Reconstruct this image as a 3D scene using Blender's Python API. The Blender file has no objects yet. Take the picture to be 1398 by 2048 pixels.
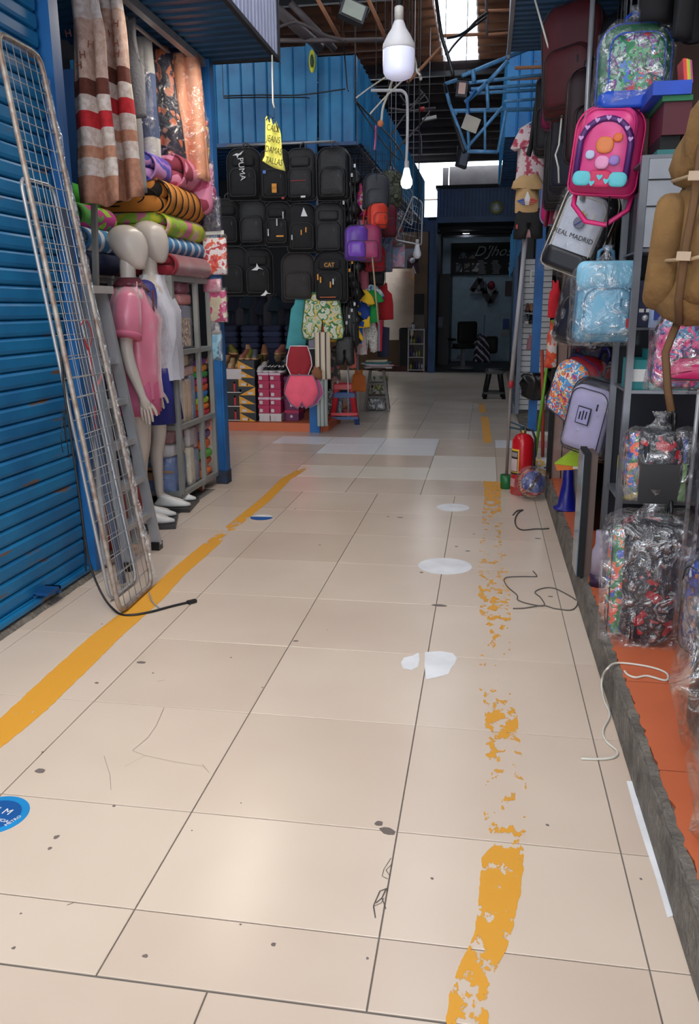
import bpy, math, random
from mathutils import Vector, Matrix, Euler, noise

# ---------------------------------------------------------------- camera
scene = bpy.context.scene
COL = scene.collection
F, PITCH, YAW, ROLL, CAMH = 1624.6, -.24679, -.164578, -.0064234, 1.41824
fw = Vector((math.sin(YAW)*math.cos(PITCH), math.cos(YAW)*math.cos(PITCH), math.sin(PITCH)))
rt = Vector((math.cos(YAW), -math.sin(YAW), 0)); upv = rt.cross(fw)
CR = rt*math.cos(ROLL)+upv*math.sin(ROLL); CU = upv*math.cos(ROLL)-rt*math.sin(ROLL)
cam = bpy.data.objects.new('camera', bpy.data.cameras.new('camera'))
COL.objects.link(cam)
cam.data.sensor_fit = 'VERTICAL'; cam.data.sensor_height = 24; cam.data.sensor_width = 24
cam.data.lens = 24*F/2048; cam.data.clip_start = .05
cam.matrix_world = Matrix(((CR.x, CU.x, -fw.x, 0), (CR.y, CU.y, -fw.y, 0), (CR.z, CU.z, -fw.z, CAMH), (0, 0, 0, 1)))
scene.camera = cam
# ---------------------------------------------------------------- sky and exposure
world = bpy.data.worlds.new('sky'); scene.world = world; world.use_nodes = True
wb = world.node_tree.nodes['Background']
wb.inputs[0].default_value = (.90, .95, 1.0, 1); wb.inputs[1].default_value = 3.6
vs = scene.view_settings
vs.view_transform = 'Standard'; vs.look = 'None'; vs.gamma = 1; vs.use_curve_mapping = False
vs.exposure = 0.30
scene.cycles.use_denoising = True
scene.cycles.max_bounces = 8; scene.cycles.transparent_max_bounces = 24

def area(name, loc, sx, sy, power, color, rot=(0, 0, 0), portal=False):
    l = bpy.data.lights.new(name, 'AREA'); l.shape = 'RECTANGLE'; l.size = sx; l.size_y = sy
    l.energy = power; l.color = color
    o = bpy.data.objects.new(name, l); COL.objects.link(o); o.location = loc; o.rotation_euler = rot
    return o

def at(px, py, X=None, Y=None, Z=None):
    """a point of the place seen at picture position (px, py) on the plane X=, Y= or Z="""
    d = fw + CR*((px-699)/F) + CU*((1024-py)/F)
    if X is not None: t = X/d.x
    elif Y is not None: t = Y/d.y
    else: t = (Z-CAMH)/d.z
    return Vector((0, 0, CAMH)) + d*t

# unseen area lights added to brighten the stalls and warm the left side
area('stall_fill_left', (-1.80, 5.5, 3.12), .12, 1.4, 12, (1, .90, .76))
area('stall_fill_near', (-1.75, 1.6, 3.12), .12, 1.4, 34, (1, .86, .66))
area('shop_fill_right', (.95, 2.6, 3.08), .12, 1.4, 9, (1, .93, .9))
area('shop_fill_corner', (-2.9, 8.3, 4.4), .2, 1.4, 6, (1, .94, .88))

# ---------------------------------------------------------------- helpers
def lin(c):
    return tuple(((v/255)/12.92 if v/255 <= .04045 else ((v/255+.055)/1.055)**2.4) for v in c)
MC = {}
def mat(name, rgb, rough=.6, metal=0, var=.12, vs_=6, bump=0, bs=60, rgb2=None, spec=.5, emit=None, es=1, coat=0, sheen=0):
    """procedural material: colour with soft noise variation, optional second colour in patches, optional bump"""
    if name in MC: return MC[name]
    m = bpy.data.materials.new(name); m.use_nodes = True; MC[name] = m
    nt = m.node_tree; N = nt.nodes; L = nt.links; b = N['Principled BSDF']
    tc = N.new('ShaderNodeTexCoord')
    nz = N.new('ShaderNodeTexNoise'); nz.inputs['Scale'].default_value = vs_; nz.inputs['Detail'].default_value = 5
    L.new(tc.outputs['Object'], nz.inputs['Vector'])
    rp = N.new('ShaderNodeValToRGB'); a = lin(rgb); c2 = lin(rgb2) if rgb2 else a
    rp.color_ramp.elements[0].position = .3; rp.color_ramp.elements[1].position = .7
    rp.color_ramp.elements[0].color = tuple(min(1, v*(1-var)) for v in a)+(1,)
    rp.color_ramp.elements[1].color = tuple(min(1, v*(1+(0 if rgb2 else var))) for v in c2)+(1,)
    L.new(nz.outputs[0], rp.inputs[0]); L.new(rp.outputs[0], b.inputs['Base Color'])
    b.inputs['Roughness'].default_value = rough; b.inputs['Metallic'].default_value = metal
    b.inputs['Specular IOR Level'].default_value = spec
    if coat: b.inputs['Coat Weight'].default_value = coat
    if sheen: b.inputs['Sheen Weight'].default_value = sheen
    if emit:
        b.inputs['Emission Color'].default_value = lin(emit)+(1,); b.inputs['Emission Strength'].default_value = es
    if bump:
        n2 = N.new('ShaderNodeTexNoise'); n2.inputs['Scale'].default_value = bs; n2.inputs['Detail'].default_value = 3
        L.new(tc.outputs['Object'], n2.inputs['Vector'])
        bp = N.new('ShaderNodeBump'); bp.inputs['Strength'].default_value = bump; bp.inputs['Distance'].default_value = .02
        L.new(n2.outputs[0], bp.inputs['Height']); L.new(bp.outputs[0], b.inputs['Normal'])
    return m

def pattern(name, cols, kind='cells', scale=10, rough=.7, dist=0, axis='Z', bump=0, stretch=(1, 1, 1), coat=0):
    """printed fabric: several colours laid out as cells, noise bands, stripes or checks"""
    if name in MC: return MC[name]
    m = bpy.data.materials.new(name); m.use_nodes = True; MC[name] = m
    nt = m.node_tree; N = nt.nodes; L = nt.links; b = N['Principled BSDF']; b.inputs['Roughness'].default_value = rough
    if coat: b.inputs['Coat Weight'].default_value = coat
    tc = N.new('ShaderNodeTexCoord'); mp = N.new('ShaderNodeMapping'); mp.inputs['Scale'].default_value = stretch
    L.new(tc.outputs['Object'], mp.inputs[0]); src = mp.outputs[0]
    rp = N.new('ShaderNodeValToRGB'); rp.color_ramp.interpolation = 'CONSTANT'
    el = rp.color_ramp.elements; n = len(cols)
    while len(el) < n: el.new(.5)
    for i, c in enumerate(cols):
        if kind == 'noise': el[i].position = 0 if i == 0 else .32+.36*i/n
        else: el[i].position = i/n
        el[i].color = lin(c)+(1,)
    if kind == 'cells':
        t = N.new('ShaderNodeTexVoronoi'); t.inputs['Scale'].default_value = scale
        if dist:
            nz = N.new('ShaderNodeTexNoise'); nz.inputs['Scale'].default_value = scale*1.2
            L.new(src, nz.inputs['Vector']); mx = N.new('ShaderNodeMixRGB'); mx.inputs[0].default_value = dist
            L.new(src, mx.inputs[1]); L.new(nz.outputs['Color'], mx.inputs[2]); L.new(mx.outputs[0], t.inputs['Vector'])
        else: L.new(src, t.inputs['Vector'])
        sp = N.new('ShaderNodeSeparateColor'); L.new(t.outputs['Color'], sp.inputs[0]); L.new(sp.outputs[0], rp.inputs[0])
    elif kind == 'noise':
        t = N.new('ShaderNodeTexNoise'); t.inputs['Scale'].default_value = scale; t.inputs['Detail'].default_value = 2
        L.new(src, t.inputs['Vector']); L.new(t.outputs[0], rp.inputs[0])
    else:
        t = N.new('ShaderNodeTexWave'); t.bands_direction = axis; t.wave_profile = 'SAW'
        t.inputs['Scale'].default_value = scale; t.inputs['Distortion'].default_value = dist
        t.inputs['Detail Scale'].default_value = 2
        L.new(src, t.inputs['Vector']); L.new(t.outputs['Fac'], rp.inputs[0])
    L.new(rp.outputs[0], b.inputs['Base Color'])
    if bump:
        n2 = N.new('ShaderNodeTexNoise'); n2.inputs['Scale'].default_value = 40; L.new(tc.outputs['Object'], n2.inputs['Vector'])
        bp = N.new('ShaderNodeBump'); bp.inputs['Strength'].default_value = bump; bp.inputs['Distance'].default_value = .02
        L.new(n2.outputs[0], bp.inputs['Height']); L.new(bp.outputs[0], b.inputs['Normal'])
    return m

def film(name='clear_plastic_film', op=.22, tint=(225, 228, 235), rough=.12, bs=16):
    """thin clear plastic: mostly lets light through, with crumpled highlights"""
    if name in MC: return MC[name]
    m = bpy.data.materials.new(name); m.use_nodes = True; MC[name] = m
    nt = m.node_tree; N = nt.nodes; L = nt.links; N.remove(N['Principled BSDF']); out = N['Material Output']
    tr = N.new('ShaderNodeBsdfTransparent'); gl = N.new('ShaderNodeBsdfGlossy'); df = N.new('ShaderNodeBsdfDiffuse')
    gl.inputs['Roughness'].default_value = rough; gl.inputs['Color'].default_value = (1, 1, 1, 1)
    df.inputs['Color'].default_value = lin(tint)+(1,)
    tc = N.new('ShaderNodeTexCoord'); nz = N.new('ShaderNodeTexNoise'); nz.inputs['Scale'].default_value = bs
    nz.inputs['Detail'].default_value = 4; nz.inputs['Distortion'].default_value = 1.5
    L.new(tc.outputs['Object'], nz.inputs['Vector'])
    bp = N.new('ShaderNodeBump'); bp.inputs['Strength'].default_value = 1; bp.inputs['Distance'].default_value = .03
    L.new(nz.outputs[0], bp.inputs['Height']); L.new(bp.outputs[0], gl.inputs['Normal'])
    m1 = N.new('ShaderNodeMixShader'); m1.inputs[0].default_value = .22
    L.new(gl.outputs[0], m1.inputs[1]); L.new(df.outputs[0], m1.inputs[2])
    m2 = N.new('ShaderNodeMixShader')
    fr = N.new('ShaderNodeMapRange'); fr.inputs[1].default_value = .48; fr.inputs[2].default_value = .78
    fr.inputs[3].default_value = op*.35; fr.inputs[4].default_value = min(1, op*2.4)
    L.new(nz.outputs[0], fr.inputs[0]); L.new(fr.outputs[0], m2.inputs[0])
    L.new(tr.outputs[0], m2.inputs[1]); L.new(m1.outputs[0], m2.inputs[2]); L.new(m2.outputs[0], out.inputs[0])
    return m

WM = {}
def rootm(o): return WM.get(o.name, Matrix.Identity(4))

class MB:
    def __init__(s): s.v = []; s.f = []; s.mi = []; s.sm = []; s.M = Matrix.Identity(4); s.m = 0; s.s = False
    def use(s, m=0, smooth=False): s.m = m; s.s = smooth; return s
    def xf(s, loc=(0, 0, 0), rot=(0, 0, 0), sc=(1, 1, 1)):
        s.M = Matrix.Translation(loc) @ Euler(rot).to_matrix().to_4x4() @ Matrix.Diagonal((*sc, 1)); return s
    def add(s, vs_, fs):
        n = len(s.v); s.v += [s.M @ Vector(p) for p in vs_]
        for f in fs: s.f.append([n+i for i in f]); s.mi.append(s.m); s.sm.append(s.s)
        return s
    def box(s, x0, x1, y0, y1, z0, z1):
        return s.add([(x, y, z) for x in (x0, x1) for y in (y0, y1) for z in (z0, z1)],
                     [(0, 1, 3, 2), (4, 6, 7, 5), (0, 4, 5, 1), (2, 3, 7, 6), (0, 2, 6, 4), (1, 5, 7, 3)])
    def cb(s, c, d):
        return s.box(c[0]-d[0]/2, c[0]+d[0]/2, c[1]-d[1]/2, c[1]+d[1]/2, c[2]-d[2]/2, c[2]+d[2]/2)
    def bar(s, a, b, w, h=None, up=(0, 0, 1)):
        """square bar from a to b"""
        a = Vector(a); b = Vector(b); h = h or w; d = (b-a).normalized(); u = Vector(up)
        if abs(d.dot(u)) > .98: u = Vector((0, 1, 0))
        r = d.cross(u).normalized(); u = r.cross(d)
        P = [p+r*i*w/2+u*j*h/2 for p in (a, b) for i, j in ((-1, -1), (1, -1), (1, 1), (-1, 1))]
        return s.add(P, [(3, 2, 1, 0), (4, 5, 6, 7), (0, 1, 5, 4), (1, 2, 6, 5), (2, 3, 7, 6), (3, 0, 4, 7)])
    def tube(s, pts, r, n=8, close=False, flat=1):
        pts = [Vector(p) for p in pts]; V = []; m = len(pts); last = None
        for i, p in enumerate(pts):
            d = (pts[min(i+1, m-1)]-pts[max(i-1, 0)])
            if close: d = pts[(i+1) % m]-pts[i-1]
            d.normalize()
            if last is None:
                u = Vector((0, 0, 1)) if abs(d.z) < .9 else Vector((0, 1, 0))
            else: u = last
            x = d.cross(u).normalized(); u = x.cross(d); last = u
            rr = r[i] if isinstance(r, (list, tuple)) else r
            V += [p+x*math.cos(2*math.pi*k/n)*rr+u*math.sin(2*math.pi*k/n)*rr*flat for k in range(n)]
        Fc = [(i*n+k, i*n+(k+1) % n, (i+1)*n+(k+1) % n, (i+1)*n+k) for i in range(m-1) for k in range(n)]
        if close: Fc += [((m-1)*n+k, (m-1)*n+(k+1) % n, (k+1) % n, k) for k in range(n)]
        else: Fc += [tuple(range(n-1, -1, -1)), tuple((m-1)*n+k for k in range(n))]
        o = s.s; s.s = True; s.add(V, Fc); s.s = o; return s
    def cyl(s, a, b, r, n=12, r2=None): return s.tube([a, b], [r, r if r2 is None else r2], n)
    def lathe(s, prof, c=(0, 0, 0), n=20, ax='z'):
        V = []
        for r, z in prof:
            for k in range(n):
                a = 2*math.pi*k/n; p = (r*math.cos(a), r*math.sin(a), z)
                if ax == 'y': p = (p[0], p[2], p[1])
                if ax == 'x': p = (p[2], p[0], p[1])
                V.append((p[0]+c[0], p[1]+c[1], p[2]+c[2]))
        m = len(prof)
        Fc = [(i*n+k, i*n+(k+1) % n, (i+1)*n+(k+1) % n, (i+1)*n+k) for i in range(m-1) for k in range(n)]
        Fc += [tuple(range(n-1, -1, -1)), tuple((m-1)*n+k for k in range(n))]
        o = s.s; s.s = True; s.add(V, Fc); s.s = o; return s
    def ball(s, c, r, n=16, m=10, sc=(1, 1, 1)):
        return s.lathe([(max(1e-4, r*math.sin(math.pi*i/m)), -r*math.cos(math.pi*i/m)*sc[2]) for i in range(m+1)], c, n)
    def pillow(s, out, d, r=.12, layers=6, bulge=.0, ax='y', fn=None):
        """soft slab: outline (x,z) given a thickness d along y with rounded edges; fn displaces points"""
        n = len(out); cx = sum(p[0] for p in out)/n; cz = sum(p[1] for p in out)/n; V = []
        T = [-1+2*i/layers for i in range(layers+1)]
        for t in T:
            q = abs(t)**2.2; k = 1-r*(1-math.sqrt(max(0, 1-q)))
            for x, z in out: V.append((cx+(x-cx)*k, t*d/2, cz+(z-cz)*k))
        N0 = len(V); kk = 1-r
        for sg, base in ((-1, 0), (1, layers*n)):
            for k2, bb in ((.6, .75), (.25, 1)):
                V += [(cx+(x-cx)*kk*k2, sg*(d/2+bulge*bb), cz+(z-cz)*kk*k2) for x, z in out]
            V.append((cx, sg*(d/2+bulge), cz))
        Fc = [(i*n+k, (i+1)*n+k, (i+1)*n+(k+1) % n, i*n+(k+1) % n) for i in range(layers) for k in range(n)]
        for sg, base, o0 in ((-1, 0, N0), (1, layers*n, N0+2*n+1)):
            for k in range(n):
                k1 = (k+1) % n
                q = [(base+k, base+k1, o0+k1, o0+k), (o0+k, o0+k1, o0+n+k1, o0+n+k), (o0+n+k, o0+n+k1, o0+2*n)]
                Fc += q if sg < 0 else [tuple(reversed(a)) for a in q]
        if ax == 'z': V = [(x, z, y) for x, y, z in V]; Fc = [tuple(reversed(a)) for a in Fc]
        if ax == 'x': V = [(y, x, z) for x, y, z in V]; Fc = [tuple(reversed(a)) for a in Fc]
        if fn: V = [fn(Vector(p)) for p in V]
        o = s.s; s.s = True; s.add(V, Fc); s.s = o; return s
    def prism(s, out, y0, y1):
        n = len(out); V = [(x, y0, z) for x, z in out]+[(x, y1, z) for x, z in out]
        return s.add(V, [tuple(range(n)), tuple(range(2*n-1, n-1, -1))]+[(k, n+k, n+(k+1) % n, (k+1) % n) for k in range(n)])
    def grid(s, fn, nu, nv, th=0):
        V = [Vector(fn(i/nu, j/nv)) for i in range(nu+1) for j in range(nv+1)]; q = nv+1
        Fc = [(i*q+j, (i+1)*q+j, (i+1)*q+j+1, i*q+j+1) for i in range(nu) for j in range(nv)]
        if th:
            n0 = len(V); e = 1e-3
            def nr(i, j):
                a = V[min(i+1, nu)*q+j]-V[max(i-1, 0)*q+j]; b = V[i*q+min(j+1, nv)]-V[i*q+max(j-1, 0)]
                c = a.cross(b); return c.normalized() if c.length > 1e-12 else Vector((0, 0, 1))
            V += [V[i*q+j]-nr(i, j)*th for i in range(nu+1) for j in range(nv+1)]
            Fc += [tuple(n0+k for k in reversed(f)) for f in Fc[:]]
            for i in range(nu):
                Fc += [(i*q, n0+i*q, n0+(i+1)*q, (i+1)*q), ((i+1)*q+nv, n0+(i+1)*q+nv, n0+i*q+nv, i*q+nv)]
            for j in range(nv):
                Fc += [(j+1, n0+j+1, n0+j, j), (nu*q+j, n0+nu*q+j, n0+nu*q+j+1, nu*q+j+1)]
        return s.add(V, Fc)
    def loft(s, secs, n=20, ex=2.0, cap=True, wr=0, ws=8, seed=0):
        """stacked elliptical sections (cx, cy, cz, rx, ry); wr = cloth wrinkle depth"""
        V = []; m = len(secs)
        for cx, cy, cz, rx, ry in secs:
            for k in range(n):
                a = 2*math.pi*k/n; c = math.cos(a); q = math.sin(a)
                x = math.copysign(abs(c)**(2/ex), c)*rx; y = math.copysign(abs(q)**(2/ex), q)*ry
                if wr:
                    w = 1+wr*noise.noise(Vector((c*ws*.4, q*ws*.4, cz*ws*.35+seed)))/max(.02, (rx+ry)/2); x *= w; y *= w
                V.append((cx+x, cy+y, cz))
        Fc = [(i*n+k, i*n+(k+1) % n, (i+1)*n+(k+1) % n, (i+1)*n+k) for i in range(m-1) for k in range(n)]
        if cap: Fc += [tuple(range(n-1, -1, -1)), tuple((m-1)*n+k for k in range(n))]
        o = s.s; s.s = True; s.add(V, Fc); s.s = o; return s
    def build(s, name, mats, parent=None, world=False, label=None, cat=None, group=None, kind=None, origin=None):
        if not isinstance(mats, (list, tuple)): mats = [mats]
        V = s.v; loc = Vector((0, 0, 0))
        if parent is not None and world:
            inv = rootm(parent).inverted(); V = [inv @ p for p in V]
        elif parent is None:
            if origin is not None: loc = Vector(origin)
            else:
                xs = [p.x for p in V]; ys = [p.y for p in V]
                loc = Vector(((min(xs)+max(xs))/2, (min(ys)+max(ys))/2, min(p.z for p in V)))
            V = [p-loc for p in V]
        me = bpy.data.meshes.new(name); me.from_pydata([tuple(p) for p in V], [], s.f)
        for m in mats: me.materials.append(m)
        me.polygons.foreach_set('material_index', s.mi); me.polygons.foreach_set('use_smooth', s.sm); me.update()
        o = bpy.data.objects.new(name, me); COL.objects.link(o)
        if parent is not None: o.parent = parent; WM[o.name] = rootm(parent)
        else: o.location = loc; WM[o.name] = Matrix.Translation(loc)
        return tag(o, label, cat, group, kind)

def tag(o, label=None, cat=None, group=None, kind=None):
    if label: o['label'] = label
    if cat: o['category'] = cat
    if group: o['group'] = group
    if kind: o['kind'] = kind
    return o
def thing(name, label, cat, loc=(0, 0, 0), rot=(0, 0, 0), group=None, sc=1):
    o = bpy.data.objects.new(name, None); COL.objects.link(o); o.location = loc; o.empty_display_size = .1
    if not isinstance(rot, (tuple, list)): rot = (0, 0, rot)
    o.rotation_euler = rot; o.scale = (sc, sc, sc)
    WM[o.name] = Matrix.Translation(loc) @ Euler(rot).to_matrix().to_4x4() @ Matrix.Diagonal((sc, sc, sc, 1))
    return tag(o, label, cat, group)
def struct(name, mb, mats, parent=None, **k):
    return mb.build(name, mats, parent, world=parent is not None, kind=None if parent is not None else 'structure', **k)
def dup(root, loc, rot=None, label=None, group=None, sc=None, mats=None):
    r = root.copy(); COL.objects.link(r); r.location = loc
    if rot is not None: r.rotation_euler = rot if isinstance(rot, (tuple, list)) else (0, 0, rot)
    if sc is not None: r.scale = (sc, sc, sc)
    if label: r['label'] = label
    if group: r['group'] = group
    def sub(a, b):
        for ch in a.children:
            c = ch.copy(); COL.objects.link(c); c.parent = b; sub(ch, c)
    sub(root, r)
    return r
def word(txt, size, m, parent=None, M=None, name='lettering', ext=.0006, shear=0, sx=1, align='CENTER', **k):
    """flat lettering as real thin geometry; M places it (text lies in local XY, reads along +X)"""
    cu = bpy.data.curves.new(name, 'FONT'); cu.body = txt; cu.size = size; cu.extrude = ext; cu.shear = shear
    cu.align_x = align; cu.align_y = 'CENTER'; cu.resolution_u = 3
    t = bpy.data.objects.new(name, cu); me = bpy.data.meshes.new_from_object(t); bpy.data.objects.remove(t)
    me.materials.append(m)
    Mx = (M or Matrix.Identity(4)) @ Matrix.Diagonal((sx, 1, 1, 1))
    me.transform(Mx)
    o = bpy.data.objects.new(name, me); COL.objects.link(o)
    if parent is not None: o.parent = parent
    return tag(o, **k)
def face(loc, rz=0, rx=math.pi/2, ry=0, roll=0):
    """matrix for lettering on an upright face: rx=90deg stands it up, facing -Y when rz=0"""
    return Matrix.Translation(loc) @ Matrix.Rotation(rz, 4, 'Z') @ Matrix.Rotation(rx, 4, 'X') @ Matrix.Rotation(roll, 4, 'Z')
def rrect(w, h, r=.02, n=4, cx=0, cz=0, tw=None):
    """rounded rectangle outline, tw = top width"""
    tw = w if tw is None else tw; P = []
    for sx, sz, a0 in ((1, -1, -90), (1, 1, 0), (-1, 1, 90), (-1, -1, 180)):
        W = (tw if sz > 0 else w)/2-r; H = h/2-r
        for i in range(n+1):
            a = math.radians(a0+90*i/n); P.append((cx+sx*W+r*math.cos(a), cz+sz*H+r*math.sin(a)))
    return P
def dome(w, h, rb=.03, rtop=None, n=8, cx=0, z0=0, tw=None):
    """outline with small bottom corners and a rounded top, standing on z0"""
    rtop = rtop or w*.42; tw = w if tw is None else tw; P = []
    for sx, a0, r, zc in ((1, -90, rb, z0+rb), (1, 0, rtop, z0+h-rtop), (-1, 90, rtop, z0+h-rtop), (-1, 180, rb, z0+rb)):
        W = (w if r == rb and zc < z0+h/2 else tw)/2-r
        m = n if r == rtop else 3
        for i in range(m+1):
            a = math.radians(a0+90*i/m); P.append((cx+sx*W+r*math.cos(a), zc+r*math.sin(a)))
    return P
def nz3(p, s=1, seed=0): return noise.noise(Vector(p)*s+Vector((seed*7.3, seed*3.1, seed*1.7)))
def wob(amp, s=6, seed=0):
    def f(p):
        n = noise.noise_vector(Vector(p)*s+Vector((seed*5.1, seed, seed*2.3))); return Vector(p)+n*amp
    return f
def corr(mb, p0, p1, up, pitch=.1, amp=.012, flat=.6, th=.002):
    """ribbed metal sheet standing on the line p0-p1, rising by vector up"""
    p0 = Vector(p0); p1 = Vector(p1); up = Vector(up); L = (p1-p0).length; d = (p1-p0)/L
    nrm = d.cross(up).normalized(); n = max(1, round(L/pitch)); pr = []
    for i in range(n):
        for f, a in ((0, 0), (flat, 0), (flat+.08, 1), (.92, 1)): pr.append(((i+f)*L/n, a*amp))
    pr.append((L, 0)); m = len(pr)
    V = [p0+d*x+nrm*a for x, a in pr]+[p0+d*x+nrm*a+up for x, a in pr]+[p0+d*x+nrm*(a-th) for x, a in pr]+[p0+d*x+nrm*(a-th)+up for x, a in pr]
    Fc = [(i, i+1, m+i+1, m+i) for i in range(m-1)]+[(2*m+i, 3*m+i, 3*m+i+1, 2*m+i+1) for i in range(m-1)]
    Fc += [(i, 2*m+i, 2*m+i+1, i+1) for i in range(m-1)]+[(m+i, m+i+1, 3*m+i+1, 3*m+i) for i in range(m-1)]
    return mb.add(V, Fc)

def skin(name, nodes, edges, m, parent=None, sub=2, root=0, **k):
    """one continuous body surface grown around a skeleton; nodes: (x, y, z, rx[, ry])"""
    me = bpy.data.meshes.new(name); me.from_pydata([n[:3] for n in nodes], edges, [])
    o = bpy.data.objects.new(name, me); COL.objects.link(o)
    o.modifiers.new('s', 'SKIN'); o.modifiers.new('u', 'SUBSURF').levels = sub
    for i, n in enumerate(nodes):
        d = me.skin_vertices[0].data[i]; d.radius = (n[3], n[4] if len(n) > 4 else n[3]); d.use_root = i == root
    dg = bpy.context.evaluated_depsgraph_get(); ev = o.evaluated_get(dg)
    m2 = bpy.data.meshes.new_from_object(ev); bpy.data.objects.remove(o); bpy.data.meshes.remove(me)
    m2.materials.clear(); m2.materials.append(m); m2.polygons.foreach_set('use_smooth', [True]*len(m2.polygons))
    o = bpy.data.objects.new(name, m2); COL.objects.link(o)
    if parent is not None: o.parent = parent
    return tag(o, **k)

# ================================================================ materials
def worn_blue(name, base, light, rust=.06, sc=3, rough=.45):
    if name in MC: return MC[name]
    m = bpy.data.materials.new(name); m.use_nodes = True; MC[name] = m
    N = m.node_tree.nodes; L = m.node_tree.links; b = N['Principled BSDF']
    tc = N.new('ShaderNodeTexCoord'); geo = N.new('ShaderNodeNewGeometry')
    n1 = N.new('ShaderNodeTexNoise'); n1.inputs['Scale'].default_value = sc; n1.inputs['Detail'].default_value = 6
    L.new(geo.outputs['Position'], n1.inputs['Vector'])
    r1 = N.new('ShaderNodeValToRGB'); r1.color_ramp.elements[0].position = .35; r1.color_ramp.elements[1].position = .68
    r1.color_ramp.elements[0].color = lin(base)+(1,); r1.color_ramp.elements[1].color = lin(light)+(1,)
    L.new(n1.outputs[0], r1.inputs[0])
    mp = N.new('ShaderNodeMapping'); mp.inputs['Scale'].default_value = (9, 3, 22); L.new(geo.outputs['Position'], mp.inputs[0])
    n2 = N.new('ShaderNodeTexNoise'); n2.inputs['Scale'].default_value = 1; n2.inputs['Detail'].default_value = 8
    L.new(mp.outputs[0], n2.inputs['Vector'])
    r2 = N.new('ShaderNodeValToRGB'); r2.color_ramp.elements[0].position = .70-rust; r2.color_ramp.elements[1].position = .74-rust
    L.new(n2.outputs[0], r2.inputs[0])
    mx = N.new('ShaderNodeMixRGB'); mx.inputs[2].default_value = lin((112, 84, 66))+(1,)
    L.new(r2.outputs[0], mx.inputs[0]); L.new(r1.outputs[0], mx.inputs[1]); L.new(mx.outputs[0], b.inputs['Base Color'])
    b.inputs['Roughness'].default_value = rough; b.inputs['Metallic'].default_value = .0
    return m
BLUE = worn_blue('blue_shutter_paint', (12, 96, 148), (24, 122, 174), .03)
BLUEC = worn_blue('blue_ribbed_sheet_paint', (20, 96, 146), (38, 128, 178), 0)
BLUED = worn_blue('dark_blue_sheet_paint', (12, 62, 112), (20, 78, 132), -.05)
BLUEP = worn_blue('blue_post_paint', (16, 82, 142), (28, 104, 172), 0)
NAVY = worn_blue('navy_soffit_paint', (16, 62, 98), (24, 78, 116), -.05)
GREYB = mat('pale_galvanized_sheet', (196, 200, 226), .4, .0)
STEEL = mat('brushed_steel', (165, 166, 170), .35, .45)
ALU = mat('aluminium_profile', (172, 174, 178), .35, .35)
DARKM = mat('dark_steel', (45, 46, 50), .5, .4)
BLACK = mat('black_matte', (14, 14, 16), .7)
BLKP = mat('black_plastic', (18, 19, 21), .3)
CONC = mat('rough_concrete', (136, 128, 118), .95, rgb2=(88, 82, 76), vs_=9, bump=.8, bs=45)
WHITE = mat('white_paint', (225, 225, 222), .5)
RUST = mat('rusty_roof_sheet', (200, 140, 102), .8, .0, .3, 3, rgb2=(132, 88, 66))
DROOF = mat('dark_old_roof_sheet', (62, 52, 52), .8, .1, .3, 2)
BROWNW = mat('brown_wood_panel', (92, 66, 42), .5, 0, .25, 3)
DWOOD = mat('dark_varnished_wood', (62, 42, 32), .35, 0, .3, 8)
CARD = mat('cardboard', (178, 140, 98), .85)
ORANGE = mat('orange_floor_paint', (200, 102, 62), .5, 0, .08, 3)
GROUT = mat('grey_grout', (112, 106, 100), .9)
WIRE = mat('galvanized_wire', (165, 165, 165), .4, .3)
CABLE = mat('black_cable', (22, 22, 24), .5)
WCAB = mat('white_cord', (215, 212, 200), .6)
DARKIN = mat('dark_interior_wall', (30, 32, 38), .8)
INK = mat('dark_ink', (25, 24, 28), .7)
WINK = mat('white_print', (232, 232, 235), .6)

def tile_mat(name, c1, c2, rough=.16):
    m = bpy.data.materials.new(name); m.use_nodes = True
    N = m.node_tree.nodes; L = m.node_tree.links; b = N['Principled BSDF']
    geo = N.new('ShaderNodeNewGeometry'); oi = N.new('ShaderNodeObjectInfo')
    n1 = N.new('ShaderNodeTexNoise'); n1.inputs['Scale'].default_value = 1.3; n1.inputs['Detail'].default_value = 3
    L.new(geo.outputs['Position'], n1.inputs['Vector'])
    ad = N.new('ShaderNodeMath'); ad.operation = 'MULTIPLY_ADD'; ad.inputs[1].default_value = .35
    L.new(oi.outputs['Random'], ad.inputs[0]); L.new(n1.outputs[0], ad.inputs[2])
    r = N.new('ShaderNodeValToRGB'); r.color_ramp.elements[0].position = .35; r.color_ramp.elements[1].position = .95
    r.color_ramp.elements[0].color = lin(c1)+(1,); r.color_ramp.elements[1].color = lin(c2)+(1,)
    L.new(ad.outputs[0], r.inputs[0])
    L.new(r.outputs[0], b.inputs['Base Color']); b.inputs['Roughness'].default_value = rough+.08
    return m
TILE = tile_mat('beige_porcelain_tile', (205, 184, 166), (222, 204, 186))
TWHITE = tile_mat('white_porcelain_tile', (226, 224, 226), (236, 236, 238), .2)
TCREAM = tile_mat('cream_porcelain_tile', (226, 216, 200), (236, 226, 212), .2)
TFAR = tile_mat('far_beige_tile', (196, 180, 166), (214, 200, 186))

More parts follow.
